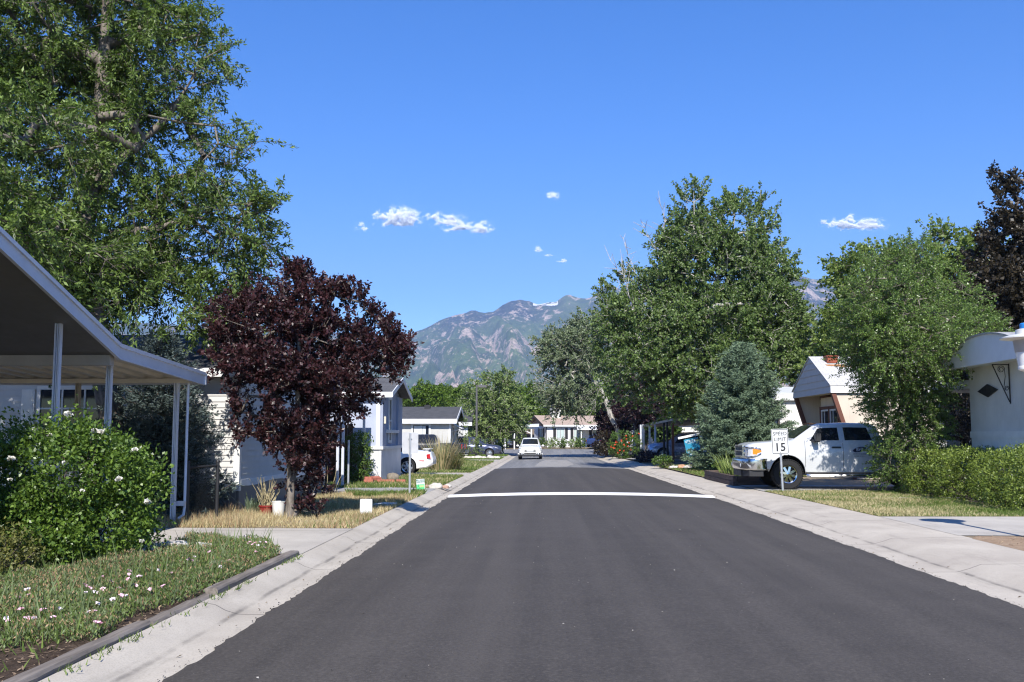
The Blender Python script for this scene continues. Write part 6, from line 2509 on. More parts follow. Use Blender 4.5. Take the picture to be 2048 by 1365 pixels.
# black pickup with canopy, tail to the street
p2 = thing('pickup_truck', 'black pickup with grey cab and chrome rear bumper behind the tall ornamental grass', 'pickup')
M_pb = carpaint('pickup_black', (0.018, 0.020, 0.026), .2, .2)
st_ = [(2.85, .5, .9, 1.05, .80, .78, .7), (2.7, .42, 1.0, 1.15, .92, .88, .78), (1.9, .40, 1.05, 1.2, .96, .91, .78), (1.35, .40, 1.1, 1.25, .97, .92, .76), (.75, .40, 1.14, 1.72, .97, .92, .64), (.5, .40, 1.15, 1.80, .97, .92, .63), (-.6, .40, 1.16, 1.80, .97, .92, .62), (-.78, .40, 1.16, 1.74, .97, .92, .63),
       (-1.08, .42, 1.16, 1.22, .97, .93, .88), (-1.2, .45, 1.14, 1.20, .97, .94, .9), (-2.75, .5, 1.14, 1.20, .97, .94, .9), (-2.82, .55, 1.12, 1.18, .95, .92, .88)]
B3 = Body(st_)
B3.build('body', M_pb, p2, [(1.9, .82), (1.9, -.82), (-1.65, .82), (-1.65, -.82)], .44)
for (wx, wy) in ((1.9, .84), (1.9, -.84), (-1.65, .84), (-1.65, -.84)):
    wheel(p2, wx, wy, .385, .26, 6, .62)
for s in (1, -1):
    B3.side_glass('side_window', (1.0, .68, .1, .1, .1, .86), s, p2)
    B3.side_glass('side_window', (.0, .0, -.72, -.66, .1, .86), s, p2)
    mb = MB()
    mb.prism([(-2.80, s * .80, 1.12), (-2.62, s * .955, 1.12), (-2.62, s * .965, .80), (-2.80, s * .82, .80)], (-.04, s * .02, 0))
    mb.build('tail_light', M_red, p2, bevel=.006)
B3.screen('windscreen', 1.3, .78, p2, .92)
B3.screen('rear_window', -1.03, -.80, p2, .86)
mb = MB()
mb.box(-3.02, -2.86, -.92, .92, .50, .72)
mb.build('bumper', M_chrome, p2, bevel=.02)
mb = MB()
pts = [B3.flank(lerp(-1.15, -2.6, i / 8), .78, 1, .006) for i in range(9)]
for s in (1, -1):
    for i in range(8):
        a, b = B3.flank(lerp(-1.15, -2.6, i / 8), .76, s, .006), B3.flank(lerp(-1.15, -2.6, (i + 1) / 8), .76, s, .006)
        c, d = B3.flank(lerp(-1.15, -2.6, (i + 1) / 8), .79, s, .006), B3.flank(lerp(-1.15, -2.6, i / 8), .79, s, .006)
        mb.quad(a, b, c, d)
mb.build('side_moulding', M_chrome, p2)
place(p2, -5.35 - 2.9, 70.2, zl(70) + .005, math.pi)


# ------------------------------------------------------------------ vegetation
def bl(px, py, Y, rx, rz, ry, wt=1.0):
    """crown lobe: centre seen at px,py at Y metres, radii rx, rz in photo pixels, ry in metres"""
    c = W(px, py, Y)
    k = Y / FPX
    return (c.x, c.y, c.z, rx * k, ry, rz * k, wt)


L_willow = leaf_mat('willow_leaf', (0.024, 0.048, 0.011), (0.155, 0.225, 0.046), 0.28, 0.5, 0.38)
L_plum = leaf_mat('plum_leaf', (0.015, 0.0065, 0.008), (0.058, 0.019, 0.021), 0.16, 0.42, 0.45)
L_cotton = leaf_mat('cottonwood_leaf', (0.046, 0.082, 0.022), (0.185, 0.262, 0.080), 0.34, 0.45, 0.4)
L_elm = leaf_mat('elm_leaf', (0.040, 0.076, 0.018), (0.165, 0.250, 0.056), 0.3, 0.38, 0.5)
L_maple = leaf_mat('maple_leaf', (0.065, 0.11, 0.024), (0.22, 0.285, 0.075), 0.34, 0.5, 0.3)
L_dark = leaf_mat('dark_red_leaf', (0.012, 0.012, 0.009), (0.045, 0.034, 0.018), 0.14, 0.45, 0.45)
L_wine = leaf_mat('wine_leaf', (0.012, 0.006, 0.008), (0.040, 0.016, 0.020), 0.15, 0.45, 0.4)
L_aspen = leaf_mat('aspen_leaf', (0.085, 0.13, 0.038), (0.25, 0.33, 0.115), 0.34, 0.5, 0.35)
L_poplar = leaf_mat('poplar_leaf', (0.072, 0.098, 0.052), (0.215, 0.265, 0.145), 0.28, 0.5, 0.35)
L_bright = leaf_mat('bright_leaf', (0.05, 0.095, 0.012), (0.135, 0.21, 0.03), 0.34, 0.5, 0.3)
L_rose = leaf_mat('rose_leaf', (0.036, 0.080, 0.013), (0.150, 0.235, 0.038), 0.28, 0.4, 0.45)
L_hedge = leaf_mat('hedge_leaf', (0.050, 0.090, 0.013), (0.235, 0.295, 0.058), 0.28, 0.42, 0.4)
L_bush = leaf_mat('bush_leaf', (0.030, 0.062, 0.014), (0.11, 0.18, 0.035), 0.28, 0.45, 0.4)
L_spruce = leaf_mat('blue_spruce_needle', (0.060, 0.096, 0.056), (0.185, 0.255, 0.155), 0.06, 0.6, 0.25)
L_spruced = leaf_mat('dark_spruce_needle', (0.030, 0.044, 0.040), (0.095, 0.125, 0.115), 0.06, 0.6, 0.25)
L_sage = leaf_mat('silver_leaf', (0.12, 0.14, 0.10), (0.30, 0.33, 0.27), 0.2, 0.6, 0.2)

# big willow leaved tree, left
Y = 19.9
wil = [bl(60, 60, Y, 150, 120, 2.6), bl(230, 70, Y + 1, 130, 110, 2.2), bl(340, 120, Y + 1, 95, 95, 1.6), bl(400, 180, Y + .5, 55, 60, 1.0, .8), bl(60, 330, Y - 2.6, 130, 120, 1.8), bl(150, 230, Y + 1, 150, 110, 2.2),
       bl(300, 290, Y + .5, 110, 100, 1.6, .8), bl(420, 320, Y, 65, 70, 1.0, .8), bl(60, 500, Y - 2.6, 120, 90, 1.7), bl(200, 480, Y, 140, 110, 1.8), bl(340, 470, Y, 110, 95, 1.5), bl(450, 450, Y, 75, 70, 1.1),
       bl(505, 455, Y, 42, 62, .8, .8), bl(400, 560, Y + .5, 100, 70, 1.2), bl(280, 600, Y - 1.0, 120, 75, 1.6, .9), bl(470, 560, Y + .3, 50, 55, .8, .7), bl(380, 640, Y + .6, 80, 40, 1.0, .8), bl(170, 600, Y + .5, 90, 70, 1.2),
       bl(-120, 150, Y, 190, 200, 2.8, .7), bl(-110, 420, Y - 2.8, 150, 150, 2.0, .9), bl(150, -110, Y + 1, 230, 120, 3.0, .7), bl(330, 20, Y + 1, 50, 60, 1.0, .7), (-9.6, 16.6, 5.3, 1.3, 1.1, .9, 1.2), (-11.0, 15.6, 6.2, 1.8, 1.3, 1.1, 1.2), (-8.7, 17.2, 4.7, 1.0, .9, .7, 1.2), (-12.8, 16.0, 5.8, 1.5, 1.2, 1.0, 1.2)]  # last four lobes, mostly out of view, added to shade the home wall
tb = Vector((-8.2, 18.9, zl(20)))
make_tree('willow_tree', 'huge dark green willow leaved tree towering over the carport and white home', 'tree',
          [[tb, tb + Vector((-.05, .05, 1.8)), tb + Vector((-.5, .2, 3.4)), tb + Vector((-1.0, .5, 5.5)), tb + Vector((-.9, .9, 8.0)), tb + Vector((-.9, .9, 10.5))],
           [tb + Vector((-.5, .2, 3.6)), W(110, 440, 19.2), W(220, 465, 19.3), W(320, 455, 19.5), W(420, 420, 19.7)],
           [tb + Vector((-1.0, .5, 5.5)), W(230, 330, 19.9), W(330, 240, 20.2), W(390, 150, 20.3)],
           [tb + Vector((-.9, .4, 4.8)), W(-60, 330, 19.2), W(-120, 200, 19.5)]],
          wil, 1300, 54, (0.10, 0.034), L_willow, M_bark_grey, 0.24, 0.008, 0.75, 4, droop=0.30, upb=0.2, seed=21, shell=.25, gap=.24, gs=1.3, seg=.6, start=2.2, lup=0.45, along=.7,
          extra=[tuple(W(x, y, Y)) for (x, y) in ((480, 300), (510, 284), (440, 100), (455, 160), (405, 50), (545, 420), (535, 500))], twig_r=0.006,
          bare=[(W(120, 480, 19), Vector((.3, 0, -1)), 1.2), (W(150, 510, 20), Vector((.1, 0, -1)), 1.0), (W(400, 400, 20.5), Vector((1, -.2, .5)), 1.2), (W(430, 340, 20.5), Vector((1, 0, .6)), 1.0), (W(260, 490, 20.2), Vector((.7, 0, -.6)), 1.0),
                (W(380, 450, 20.2), Vector((1, 0, -.2)), 1.3), (W(90, 620, 20), Vector((.3, 0, -1)), .9)])

# purple plum
Y = 18.5
pb_ = Vector((-4.64, 18.35, zl(19.7)))
plum = [bl(590, 605, Y, 30, 48, .4), bl(560, 635, Y, 30, 42, .4), bl(615, 640, Y, 40, 55, .6), bl(500, 650, Y, 55, 48, .7), bl(450, 690, Y, 42, 36, .5), bl(450, 720, Y, 26, 22, .4, .7), bl(675, 630, Y, 32, 50, .5), bl(720, 660, Y, 40, 50, .6), bl(765, 690, Y, 36, 45, .5), bl(780, 720, Y, 22, 32, .35, .8), bl(600, 730, Y, 110, 70, 1.0),
        bl(522, 757, Y, 52, 54, .7), bl(672, 765, Y, 70, 58, .9), bl(745, 738, Y, 44, 30, .5), bl(590, 840, Y, 75, 70, .8), bl(505, 845, Y, 34, 34, .45, .7), bl(645, 850, Y, 34, 36, .5, .8), bl(592, 925, Y, 46, 50, .5), bl(612, 985, Y, 28, 38, .35, .9), bl(620, 1012, Y, 24, 20, .3, .9), bl(590, 575, Y, 9, 34, .12, 3), bl(573, 590, Y, 8, 28, .12, 3), bl(610, 580, Y, 8, 32, .12, 3), bl(702, 612, Y, 7, 26, .12, 3), bl(722, 625, Y, 7, 26, .12, 3), bl(748, 652, Y, 8, 26, .12, 3), bl(662, 610, Y, 8, 26, .12, 3), bl(520, 618, Y, 9, 24, .12, 3), bl(480, 640, Y, 8, 24, .12, 3), bl(780, 690, Y, 7, 26, .12, 3)]
ex = [(600, 555), (635, 585), (565, 565), (685, 598), (718, 604), (750, 645), (780, 680), (795, 715), (798, 738), (790, 762), (436, 695), (432, 670), (455, 750), (468, 790), (470, 840), (478, 880), (725, 800), (520, 585), (470, 620), (700, 600), (660, 590), (590, 548), (575, 560), (612, 566), (640, 592), (700, 596), (728, 620), (745, 630), (770, 660), (790, 695), (802, 725), (805, 750)]
make_tree('plum_tree', 'dark purple leaved plum tree with several stems by the left kerb', 'tree',
          [[pb_, pb_ + Vector((0, .05, .7)), W(580, 930, 18.4), W(560, 820, 18.4), W(520, 700, 18.4)],
           [pb_ + Vector((0.02, .05, .55)), W(600, 900, 18.6), W(640, 800, 18.7), W(700, 690, 18.7)],
           [pb_ + Vector((0.0, .05, .62)), W(590, 880, 18.3), W(600, 740, 18.2), W(595, 620, 18.3)],
           [pb_ + Vector((0.12, .1, 0.0)), W(620, 960, 18.6), W(680, 830, 18.7), W(760, 720, 18.6)]],
          plum, 500, 32, (0.072, 0.042), L_plum, M_bark_grey, 0.085, 0.005, 0.33, 4, droop=0.02, upb=0.9, seed=22, shell=.2, gap=.28, gs=2.4, seg=.35, start=.5, lup=.35, along=.6,
          extra=[tuple(W(x, y, Y)) for (x, y) in ex], twig_r=0.004)

# cottonwood, right middle
Y = 54.0
cb = Vector((9.1, 53.2, 0.13))
cot = [bl(1386, 430, Y, 25, 56, 1.3), bl(1390, 500, Y, 62, 60, 2.2), bl(1460, 470, Y, 48, 70, 1.8), bl(1515, 450, Y, 24, 48, .9, .8), bl(1345, 510, Y, 38, 55, 1.3, .8), bl(1430, 560, Y, 110, 75, 3.2), bl(1530, 540, Y, 48, 70, 1.6), bl(1560, 560, Y, 26, 45, 1.0, .7),
       bl(1330, 590, Y, 62, 60, 2.2), bl(1265, 600, Y, 50, 45, 1.6, .8), bl(1245, 650, Y - 1, 52, 55, 2.0), bl(1300, 680, Y - 2, 80, 60, 2.4), bl(1420, 660, Y - 1, 110, 75, 3.2), bl(1520, 650, Y - 1, 80, 75, 2.6), bl(1572, 650, Y, 36, 50, 1.5), bl(1590, 695, Y, 38, 36, 1.4),
       bl(1290, 755, Y - 2, 80, 45, 2.2), bl(1390, 750, Y - 2, 90, 60, 2.6), bl(1500, 730, Y - 2, 90, 50, 2.6), bl(1570, 720, Y - 1, 55, 45, 1.8), bl(1240, 690, Y - 1, 36, 36, 1.4, .8), bl(1340, 800, Y - 1, 70, 32, 2.0, .8), bl(1420, 810, Y + 1, 60, 40, 2.0, .7)]
ex = [(1390, 378), (1372, 400), (1402, 398), (1440, 430), (1470, 425), (1513, 430), (1525, 440), (1565, 495), (1340, 450), (1325, 490), (1255, 560), (1205, 590), (1210, 640), (1630, 690), (1592, 610), (1572, 550), (1500, 420)]
make_tree('cottonwood_tree', 'tall broad green cottonwood with ragged spires behind the blue spruce', 'tree',
          [[cb, cb + Vector((-.15, .1, 1.6)), cb + Vector((-.4, .3, 3.2)), W(1415, 720, 53.6), W(1410, 600, 54), W(1390, 480, 54), W(1387, 380, 54)],
           [cb + Vector((-.4, .3, 3.2)), W(1350, 770, 53), W(1305, 690, 53), W(1265, 620, 53.5)],
           [W(1415, 720, 53.6), W(1490, 640, 54), W(1530, 540, 54), W(1520, 440, 54)],
           [cb + Vector((-.4, .3, 3.2)), W(1500, 760, 54), W(1570, 690, 54), W(1610, 650, 54)],
           [W(1410, 600, 54), W(1340, 560, 54), W(1335, 480, 54)], [W(1410, 600, 54), W(1455, 520, 54), W(1470, 430, 54)]],
          cot, 1250, 40, (0.125, 0.105), L_cotton, M_bark_white, 0.31, 0.010, 1.0, 4, droop=0.05, upb=0.55, seed=23, shell=.3, gap=.14, gs=.75, seg=1.1, start=3.0, lup=.4, along=.5,
          extra=[tuple(W(x, y, Y)) for (x, y) in ex], twig_r=0.013,
          bare=[(W(1320, 520, 53.5), Vector((-.5, 0, 1)), 2.4), (W(1290, 580, 53), Vector((-.8, 0, .7)), 2.4), (W(1330, 470, 53.5), Vector((-.2, 0, 1)), 2.0), (W(1300, 640, 52), Vector((.8, 0, -.7)), 2.6), (W(1270, 620, 52), Vector((-.3, -.2, 1)), 2.6),
                (W(1340, 700, 51.5), Vector((.5, 0, -1)), 2.5), (W(1310, 610, 52), Vector((.4, 0, -1)), 2.5), (W(1280, 560, 53), Vector((-.4, 0, 1)), 2.2)])

# leaning white trunk poplar
Y = 82.0
lbp = Vector(((1244 - 1085) / FPX * Y, Y, 0.0))
pop = [bl(1140, 720, Y, 52, 55, 2.2), bl(1125, 760, Y, 48, 50, 2.0), bl(1180, 690, Y + 1, 50, 48, 2.2), bl(1115, 700, Y, 30, 35, 1.4, .8), bl(1140, 785, Y, 45, 35, 2.0, .8), bl(1185, 735, Y + 2, 40, 40, 1.6, .7), bl(1215, 660, Y + 1, 30, 35, 1.4, .7), bl(1140, 815, Y, 35, 22, 1.4, .6)]
make_tree('poplar_tree', 'leaning white trunked poplar with bare lower twigs past the red flowered bush', 'tree',
          [[lbp, W(1234, 858, Y), W(1222, 835, Y), W(1211, 800, Y), W(1198, 775, Y), W(1184, 757, Y), W(1172, 720, Y), W(1168, 680, Y)],
           [W(1184, 757, Y), W(1160, 745, Y), W(1130, 735, Y)], [W(1198, 775, Y), W(1220, 740, Y), W(1222, 690, Y)]],
          pop, 400, 30, (0.15, 0.12), L_poplar, M_bark_white, 0.21, 0.014, 1.2, 4, droop=.1, upb=.3, seed=24, shell=.3, gap=.24, gs=.6, seg=1.2, start=4.0, along=.5, twig_r=0.014,
          bare=[(W(1198, 775, Y - .4), Vector((-1, -.1, -.3)), 3.6), (W(1205, 785, Y - .4), Vector((-.8, -.1, -.8)), 3.2), (W(1190, 765, Y - .4), Vector((-1, 0, .1)), 3.4), (W(1204, 782, Y - .4), Vector((.5, -.2, -1)), 2.4), (W(1195, 770, Y - .4), Vector((.8, -.2, .3)), 2.4),
                (W(1200, 778, Y - .4), Vector((-.4, -.2, -1)), 2.6), (W(1150, 770, Y - .5), Vector((-1, -.2, -.2)), 2.4), (W(1230, 680, Y), Vector((-.4, 0, 1)), 2.4), (W(1225, 640, Y), Vector((-.6, 0, 1)), 2.0)])

# pale aspen clump beyond the street lamp
Y = 92.0
ab = Vector(((985 - 1085) / FPX * Y, Y, zl(Y)))
asp = [bl(985, 800, Y, 40, 45, 1.8), bl(1010, 830, Y, 42, 36, 1.8), bl(955, 820, Y, 34, 45, 1.6), bl(1000, 770, Y, 20, 25, 1.0, .8), bl(945, 785, Y, 16, 22, .9, .7), bl(1040, 850, Y, 18, 20, 1.0, .7), bl(975, 855, Y, 45, 22, 1.8), bl(935, 860, Y - 2, 20, 36, 1.2, .8)]
make_tree('aspen_tree', 'pale green aspen with white stems behind the tall street lamp', 'tree',
          [[ab, ab + Vector((0, 0, 1.0)), W(975, 840, Y), W(962, 790, Y), W(957, 770, Y)], [ab + Vector((0, 0, .8)), W(990, 830, Y), W(1000, 780, Y), W(1003, 760, Y)], [ab + Vector((0, 0, 1)), W(1010, 850, Y), W(1035, 830, Y)]],
          asp, 300, 26, (0.16, 0.12), L_aspen, M_bark_white, 0.13, 0.014, 1.0, 4, droop=.15, upb=.4, seed=25, shell=.3, gap=.2, gs=.7, seg=1.0, start=1.2, along=.5, twig_r=.012)
Y = 80.0
wb = Vector(((922 - 1085) / FPX * 79, 79, zl(79)))
shrub('vine_shrub', 'straggly pale green climber drooping round the foot of the street lamp', 'shrub', wb,
      [bl(922, 868, Y - 1, 14, 40, .7), bl(942, 885, 77.6, 14, 22, .5), bl(918, 905, Y - 2, 8, 16, .4), bl(960, 892, 77.6, 12, 16, .4, .7)], 2600, (0.13, 0.045), L_aspen, M_bark_grey, 26, stems=4)

# leafy elm by the pickup
Y = 27.6
eb = Vector((9.95, 27.2, 0.13))
elm = [bl(1800, 560, Y, 85, 55, 1.5), bl(1768, 612, Y - 1.6, 62, 62, 1.6), bl(1860, 600, Y, 75, 65, 1.5), bl(1910, 660, Y, 62, 50, 1.3), bl(1742, 665, Y - 1.5, 36, 44, 1.2, .9), bl(1800, 680, Y - 1.0, 110, 85, 2.2), bl(1770, 700, Y - 2.0, 50, 50, 1.2), bl(1795, 760, Y - .3, 66, 70, 1.3), bl(1850, 760, Y, 55, 70, 1.1),
       bl(1950, 660, Y, 42, 38, .9, .8), bl(1815, 840, Y - .4, 55, 70, 1.0), bl(1812, 830, Y - .4, 42, 58, .9), bl(1820, 910, Y - .6, 60, 55, .9), bl(1815, 900, Y - .6, 34, 45, .7, .8), bl(1830, 960, Y - .7, 48, 30, .7), bl(1820, 520, Y, 45, 35, .9, .8), bl(1855, 870, Y - .4, 34, 45, .8), bl(1858, 935, Y - .6, 32, 34, .6), bl(1752, 725, Y - .2, 36, 50, .9, .8)]
ex = [(1735, 570), (1765, 530), (1850, 540), (1695, 690), (1990, 660), (1745, 830), (1778, 900), (1885, 810)]
make_tree('elm_tree', 'dense bushy green elm sweeping to the ground over the tail of the white pickup', 'tree',
          [[eb, eb + Vector((.02, .1, 1.2)), eb + Vector((.05, .3, 2.4)), eb + Vector((0, .4, 4.2)), eb + Vector((.1, .4, 6.0))],
           [eb + Vector((.05, .3, 2.2)), W(1730, 680, Y), W(1710, 620, Y)], [eb + Vector((.05, .3, 2.2)), W(1880, 680, Y), W(1930, 640, Y)], [eb + Vector((.02, .1, 1.0)), W(1790, 860, Y - .5), W(1780, 930, Y - .6)]],
          elm, 1000, 40, (0.058, 0.030), L_elm, M_bark_grey, 0.13, 0.006, 0.55, 4, droop=.18, upb=.3, seed=27, shell=.35, gap=.16, gs=1.6, seg=.45, start=.4, lup=.45, along=.6,
          extra=[tuple(W(x, y, Y)) for (x, y) in ex], twig_r=.004)

# maples at the right back
Y = 47.0
mb_ = Vector((17.0, 47.5, 0.13))
map_ = [bl(1706, 650, Y, 46, 60, 2.2), bl(1670, 700, Y, 35, 45, 1.5, .8), bl(1740, 560, Y, 60, 50, 2.2), bl(1790, 620, Y, 90, 80, 2.8), bl(1870, 530, Y, 50, 50, 2.0), bl(1940, 540, Y, 55, 50, 2.0), bl(1880, 600, Y, 90, 70, 2.8), bl(1708, 590, Y, 24, 38, 1.2, .8), bl(1810, 720, Y, 120, 70, 3.0), bl(1700, 730, Y, 60, 45, 2.0)]
ex = [(1660, 645), (1658, 690), (1700, 552), (1740, 515), (1870, 475), (1890, 485), (1935, 495), (1955, 485), (1900, 490), (1690, 575)]
make_tree('maple_tree', 'yellow green maple rising behind the elm and cream gabled trailer', 'tree',
          [[mb_, mb_ + Vector((0, 0, 2.0)), mb_ + Vector((.2, 0, 5)), mb_ + Vector((.6, 0, 8.5))], [mb_ + Vector((0, 0, 2)), W(1720, 680, Y), W(1690, 620, Y)], [mb_ + Vector((.2, 0, 4)), W(1900, 600, Y), W(1935, 520, Y)]],
          map_, 560, 30, (0.16, 0.12), L_maple, M_bark_grey, 0.3, 0.014, 1.0, 4, droop=.05, upb=.55, seed=28, shell=.3, gap=.2, gs=.8, seg=1.0, start=2, along=.6, extra=[tuple(W(x, y, Y)) for (x, y) in ex], twig_r=.011)
Y = 38.0
db = Vector(((2050 - 1085) / FPX * Y, Y, 0.13))
drk = [bl(2035, 445, Y, 24, 56, 1.2), bl(2040, 520, Y, 45, 75, 1.6), bl(2000, 600, Y, 45, 65, 1.5), bl(1960, 590, Y, 35, 55, 1.3), bl(2050, 640, Y, 60, 75, 2.0), bl(1990, 660, Y, 60, 45, 1.8), bl(2125, 480, Y, 66, 105, 2.4), bl(2130, 620, Y, 80, 90, 2.5), bl(2010, 480, Y, 22, 36, .9, .7), bl(1975, 520, Y, 14, 26, .7, .7)]
ex = [(2012, 365), (2017, 385), (2030, 390), (1990, 445), (2000, 400), (1980, 490), (1975, 505), (2040, 385)]
make_tree('maple_tree', 'dark bronze leaved maple cut by the right edge behind the bow roofed trailer', 'tree',
          [[db, db + Vector((0, 0, 3)), db + Vector((.1, 0, 6.5)), db + Vector((-.2, 0, 9.5))], [db + Vector((0, 0, 3.5)), W(1985, 620, Y), W(1965, 560, Y)]],
          drk, 420, 34, (0.14, 0.11), L_dark, M_bark_dark, 0.24, 0.010, .85, 4, droop=.05, upb=.5, seed=29, shell=.3, gap=.2, gs=.9, seg=.9, start=2, along=.5, extra=[tuple(W(x, y, Y)) for (x, y) in ex], twig_r=.008)

# wine coloured trees in the shade beyond the carport
Y = 78.0
for (px, py, rx, rz, yy, lab_, sd) in ((1290, 800, 48, 42, 79.0, 'wine dark tree in deep shade behind the long low carport', 31), (1226, 850, 20, 36, 84.5, 'small wine dark tree in shade left of the leaning white trunk', 32)):
    b = Vector(((px - 1085) / FPX * yy, yy, 0.0))
    make_tree('plum_tree', lab_, 'tree', [[b, b + Vector((0, 0, 1.2)), b + Vector((.1, 0, 2.6))]],
              [bl(px, py, yy, rx, rz, 2.2), bl(px - rx * .5, py + rz * .5, yy, rx * .6, rz * .6, 1.5), bl(px + rx * .6, py + rz * .3, yy, rx * .6, rz * .7, 1.6)], 130, 30, (0.15, 0.11), L_wine, M_bark_dark, .16, .015, 1.0, 4, seed=sd, gap=.15, gs=.8, seg=1.0, start=.8, twig_r=.01)
for (px, py, rx, rz, yy, lm, lab_, sd, base) in (
        (845, 795, 36, 22, 120.0, L_bright, 'bright green tree above the roof of the pale grey home', 33, None), (890, 800, 28, 18, 130.0, L_bright, 'low bright green tree between the pale grey home and the aspen', 34, None),
        (1075, 812, 45, 34, 150.0, L_bright, 'leftmost bright green tree behind the white street-end home', 35, None), (1130, 820, 42, 32, 152.0, L_bush, 'middle deep green tree behind the white street-end home roof', 36, None),
        (1185, 815, 36, 40, 150.0, L_bright, 'right hand green tree behind the white street-end home, beside the cooler', 37, None), (1020, 800, 30, 30, 155.0, L_bush, 'green tree far behind the pale aspen', 38, None), (925, 805, 20, 20, 125.0, L_bright, 'small bright green tree left of the street lamp head', 39, None),
        (1240, 790, 45, 60, 100.0, L_cotton, 'dark green tree behind the leaning poplar trunk', 40, None), (1360, 790, 60, 50, 84.0, L_cotton, 'shaded green tree behind the roof of the long low carport', 41, None), (1330, 850, 22, 24, 78.5, L_bush, 'sunlit green shrub tree seen through the long low carport posts', 42, None)):
    b = Vector(((px - 1085) / FPX * yy, yy, 0.1 if yy < 118 else .35))
    k = yy / FPX
    top = W(px, py, yy).z
    make_tree('shade_tree', lab_, 'tree', [[b, Vector((b.x, b.y, max(b.z + .5, top - rz * k * 1.1))), Vector((b.x + .2, b.y, top + rz * k * .4))]],
              [bl(px, py, yy, rx * .8, rz * .8, rx * k * .8), bl(px - rx * .55, py + rz * .35, yy, rx * .55, rz * .6, rx * k * .5), bl(px + rx * .55, py + rz * .3, yy, rx * .55, rz * .65, rx * k * .5), bl(px, py + rz * .7, yy, rx * .9, rz * .5, rx * k * .7), bl(px - rx * .2, py - rz * .5, yy, rx * .35, rz * .5, rx * k * .4)],
              170, 26, (k * 4.2, k * 3.2), lm, M_bark_grey, .2, .02, 15 * k, 4, upb=.5, seed=sd, gap=.15, gs=.6, seg=1.4, start=.4, twig_r=k * .25)

b = Vector((18.2, 44.5, .13))  # added tree; its dark leaf colour stands in for the gap's deep shade
make_tree('shade_tree', 'dark green tree filling the gap left of the bow roofed trailer', 'tree', [[b, b + Vector((0, 0, 1.0)), b + Vector((0.2, 0, 3.5))]],
          [bl(1880, 780, 44.5, 60, 60, 2.2), bl(1930, 760, 44.5, 50, 60, 2.0), bl(1890, 840, 44.0, 60, 45, 2.0), bl(1850, 720, 45, 50, 50, 2.0)], 260, 30, (.13, .09), L_dark, M_bark_dark, .2, .015, .9, 4, seed=44, gap=.1, gs=.8, seg=1.0, start=.3, twig_r=.01)
# spruces
conifer('spruce_tree', 'full silvery blue spruce standing right of the teal estate sign', 'tree', (8.62, 43.0, 0.13), 5.4, 2.1, L_spruce, M_bark_dark, 51, (0.12, 0.030), .24, 15, 1.6, .50, .15, .58)
shrub('shade_fill_bush', 'dark leafy bush in the shade between the bow roofed trailer and low carport', 'bush', Vector((12.6, 30.2, .13)), [(12.2, 30.2, 1.1, 1.1, .8, 1.2), (13.8, 30.3, 1.3, 1.2, .8, 1.3), (15.4, 30.4, 1.2, 1.2, .8, 1.3), (12.9, 30.2, 2.0, 1.0, .7, .9), (14.6, 30.3, 2.1, 1.0, .7, .8)], 16000, (.07, .045), L_dark, M_bark_dark, 80, stems=8)  # added bush, leaves darkened to pass for deep shade in the gap
conifer('spruce_tree', 'dark blue spruce in the shade between the carport and white home wall', 'tree', (-7.25, 18.65, zl(20)), 3.45, 1.25, L_spruced, M_bark_dark, 52, (0.09, 0.020), .20, 12, 1.3, .15, .09, .65)

# rose bush
Y = 11.9
rb0 = Vector((-5.8, 11.9, zl(12)))
ros = [bl(60, 960, Y, 110, 85, .85), bl(160, 940, Y, 110, 75, .8), bl(110, 890, Y, 70, 40, .5), bl(235, 960, Y + .2, 65, 60, .55), bl(285, 1000, Y + .3, 40, 50, .4), bl(60, 1060, Y - .2, 110, 70, .8), bl(190, 1060, Y, 95, 55, .7), bl(270, 1070, Y + .3, 40, 40, .4), bl(-50, 980, Y, 90, 120, .9), bl(310, 955, Y + .3, 16, 22, .2, .7), bl(90, 1110, Y - .4, 75, 35, .5), bl(228, 905, Y, 10, 30, .1, 1.5), bl(312, 930, Y + .3, 7, 26, .1, 1.5), bl(30, 862, Y, 12, 26, .15, 1.5), bl(165, 848, Y, 9, 24, .1, 1.5), bl(130, 845, Y, 14, 20, .15, 1.5), bl(260, 925, Y + .1, 9, 26, .1, 1.5), bl(335, 985, Y + .3, 10, 16, .1, 1.5)]
rose = shrub('rose_bush', 'big sprawling green bush dotted with white roses in front of the carport', 'bush', rb0, ros, 42000, (0.052, 0.031), L_rose, M_bark_dark, 53, shell=1.0, gap=.30, gs=2.1, stems=18, cl=13, spread=.12, lup=.6)
rng = np.random.default_rng(8)
M_petal = plain('white_petal', (0.74, 0.72, 0.65), 0.6, var=.08, scale=20)
for (px, py, s_) in ((138, 830, 1.3), (190, 863, 1.1), (202, 866, 1.2), (70, 860, 1.0), (24, 886, 1.3), (131, 928, 1.0), (22, 919, 1.1), (238, 960, 1.1), (296, 1006, 1.2), (284, 1084, .8), (270, 901, .9), (100, 872, .7), (165, 982, .6), (20, 960, .6),):
    p = np.array(W(px, py, 11.1 if py > 900 and px < 250 else 11.6))
    n = 26
    d = rnd_dirs(n, rng)
    d[:, 2] = np.abs(d[:, 2]) * .7
    d[:, 1] -= .35
    V, F = leaf_quads(np.tile(p, (n, 1)) + d * .008, d, .036 * s_, .040 * s_, rng, .3, .5)
    mesh_np('rose', V, F, M_petal, rose)
shrub('low_bush', 'low yellowish green bush at the left edge below the rose bush', 'bush', Vector((-6.0, 10.6, zl(10))), [bl(-10, 1110, 10.7, 60, 45, .4), bl(30, 1120, 10.6, 35, 30, .35)], 2600, (.045, .022), leaf_mat('yellowish_leaf', (.05, .06, .015), (.17, .17, .045), .25), M_bark_dark, 54, stems=6)

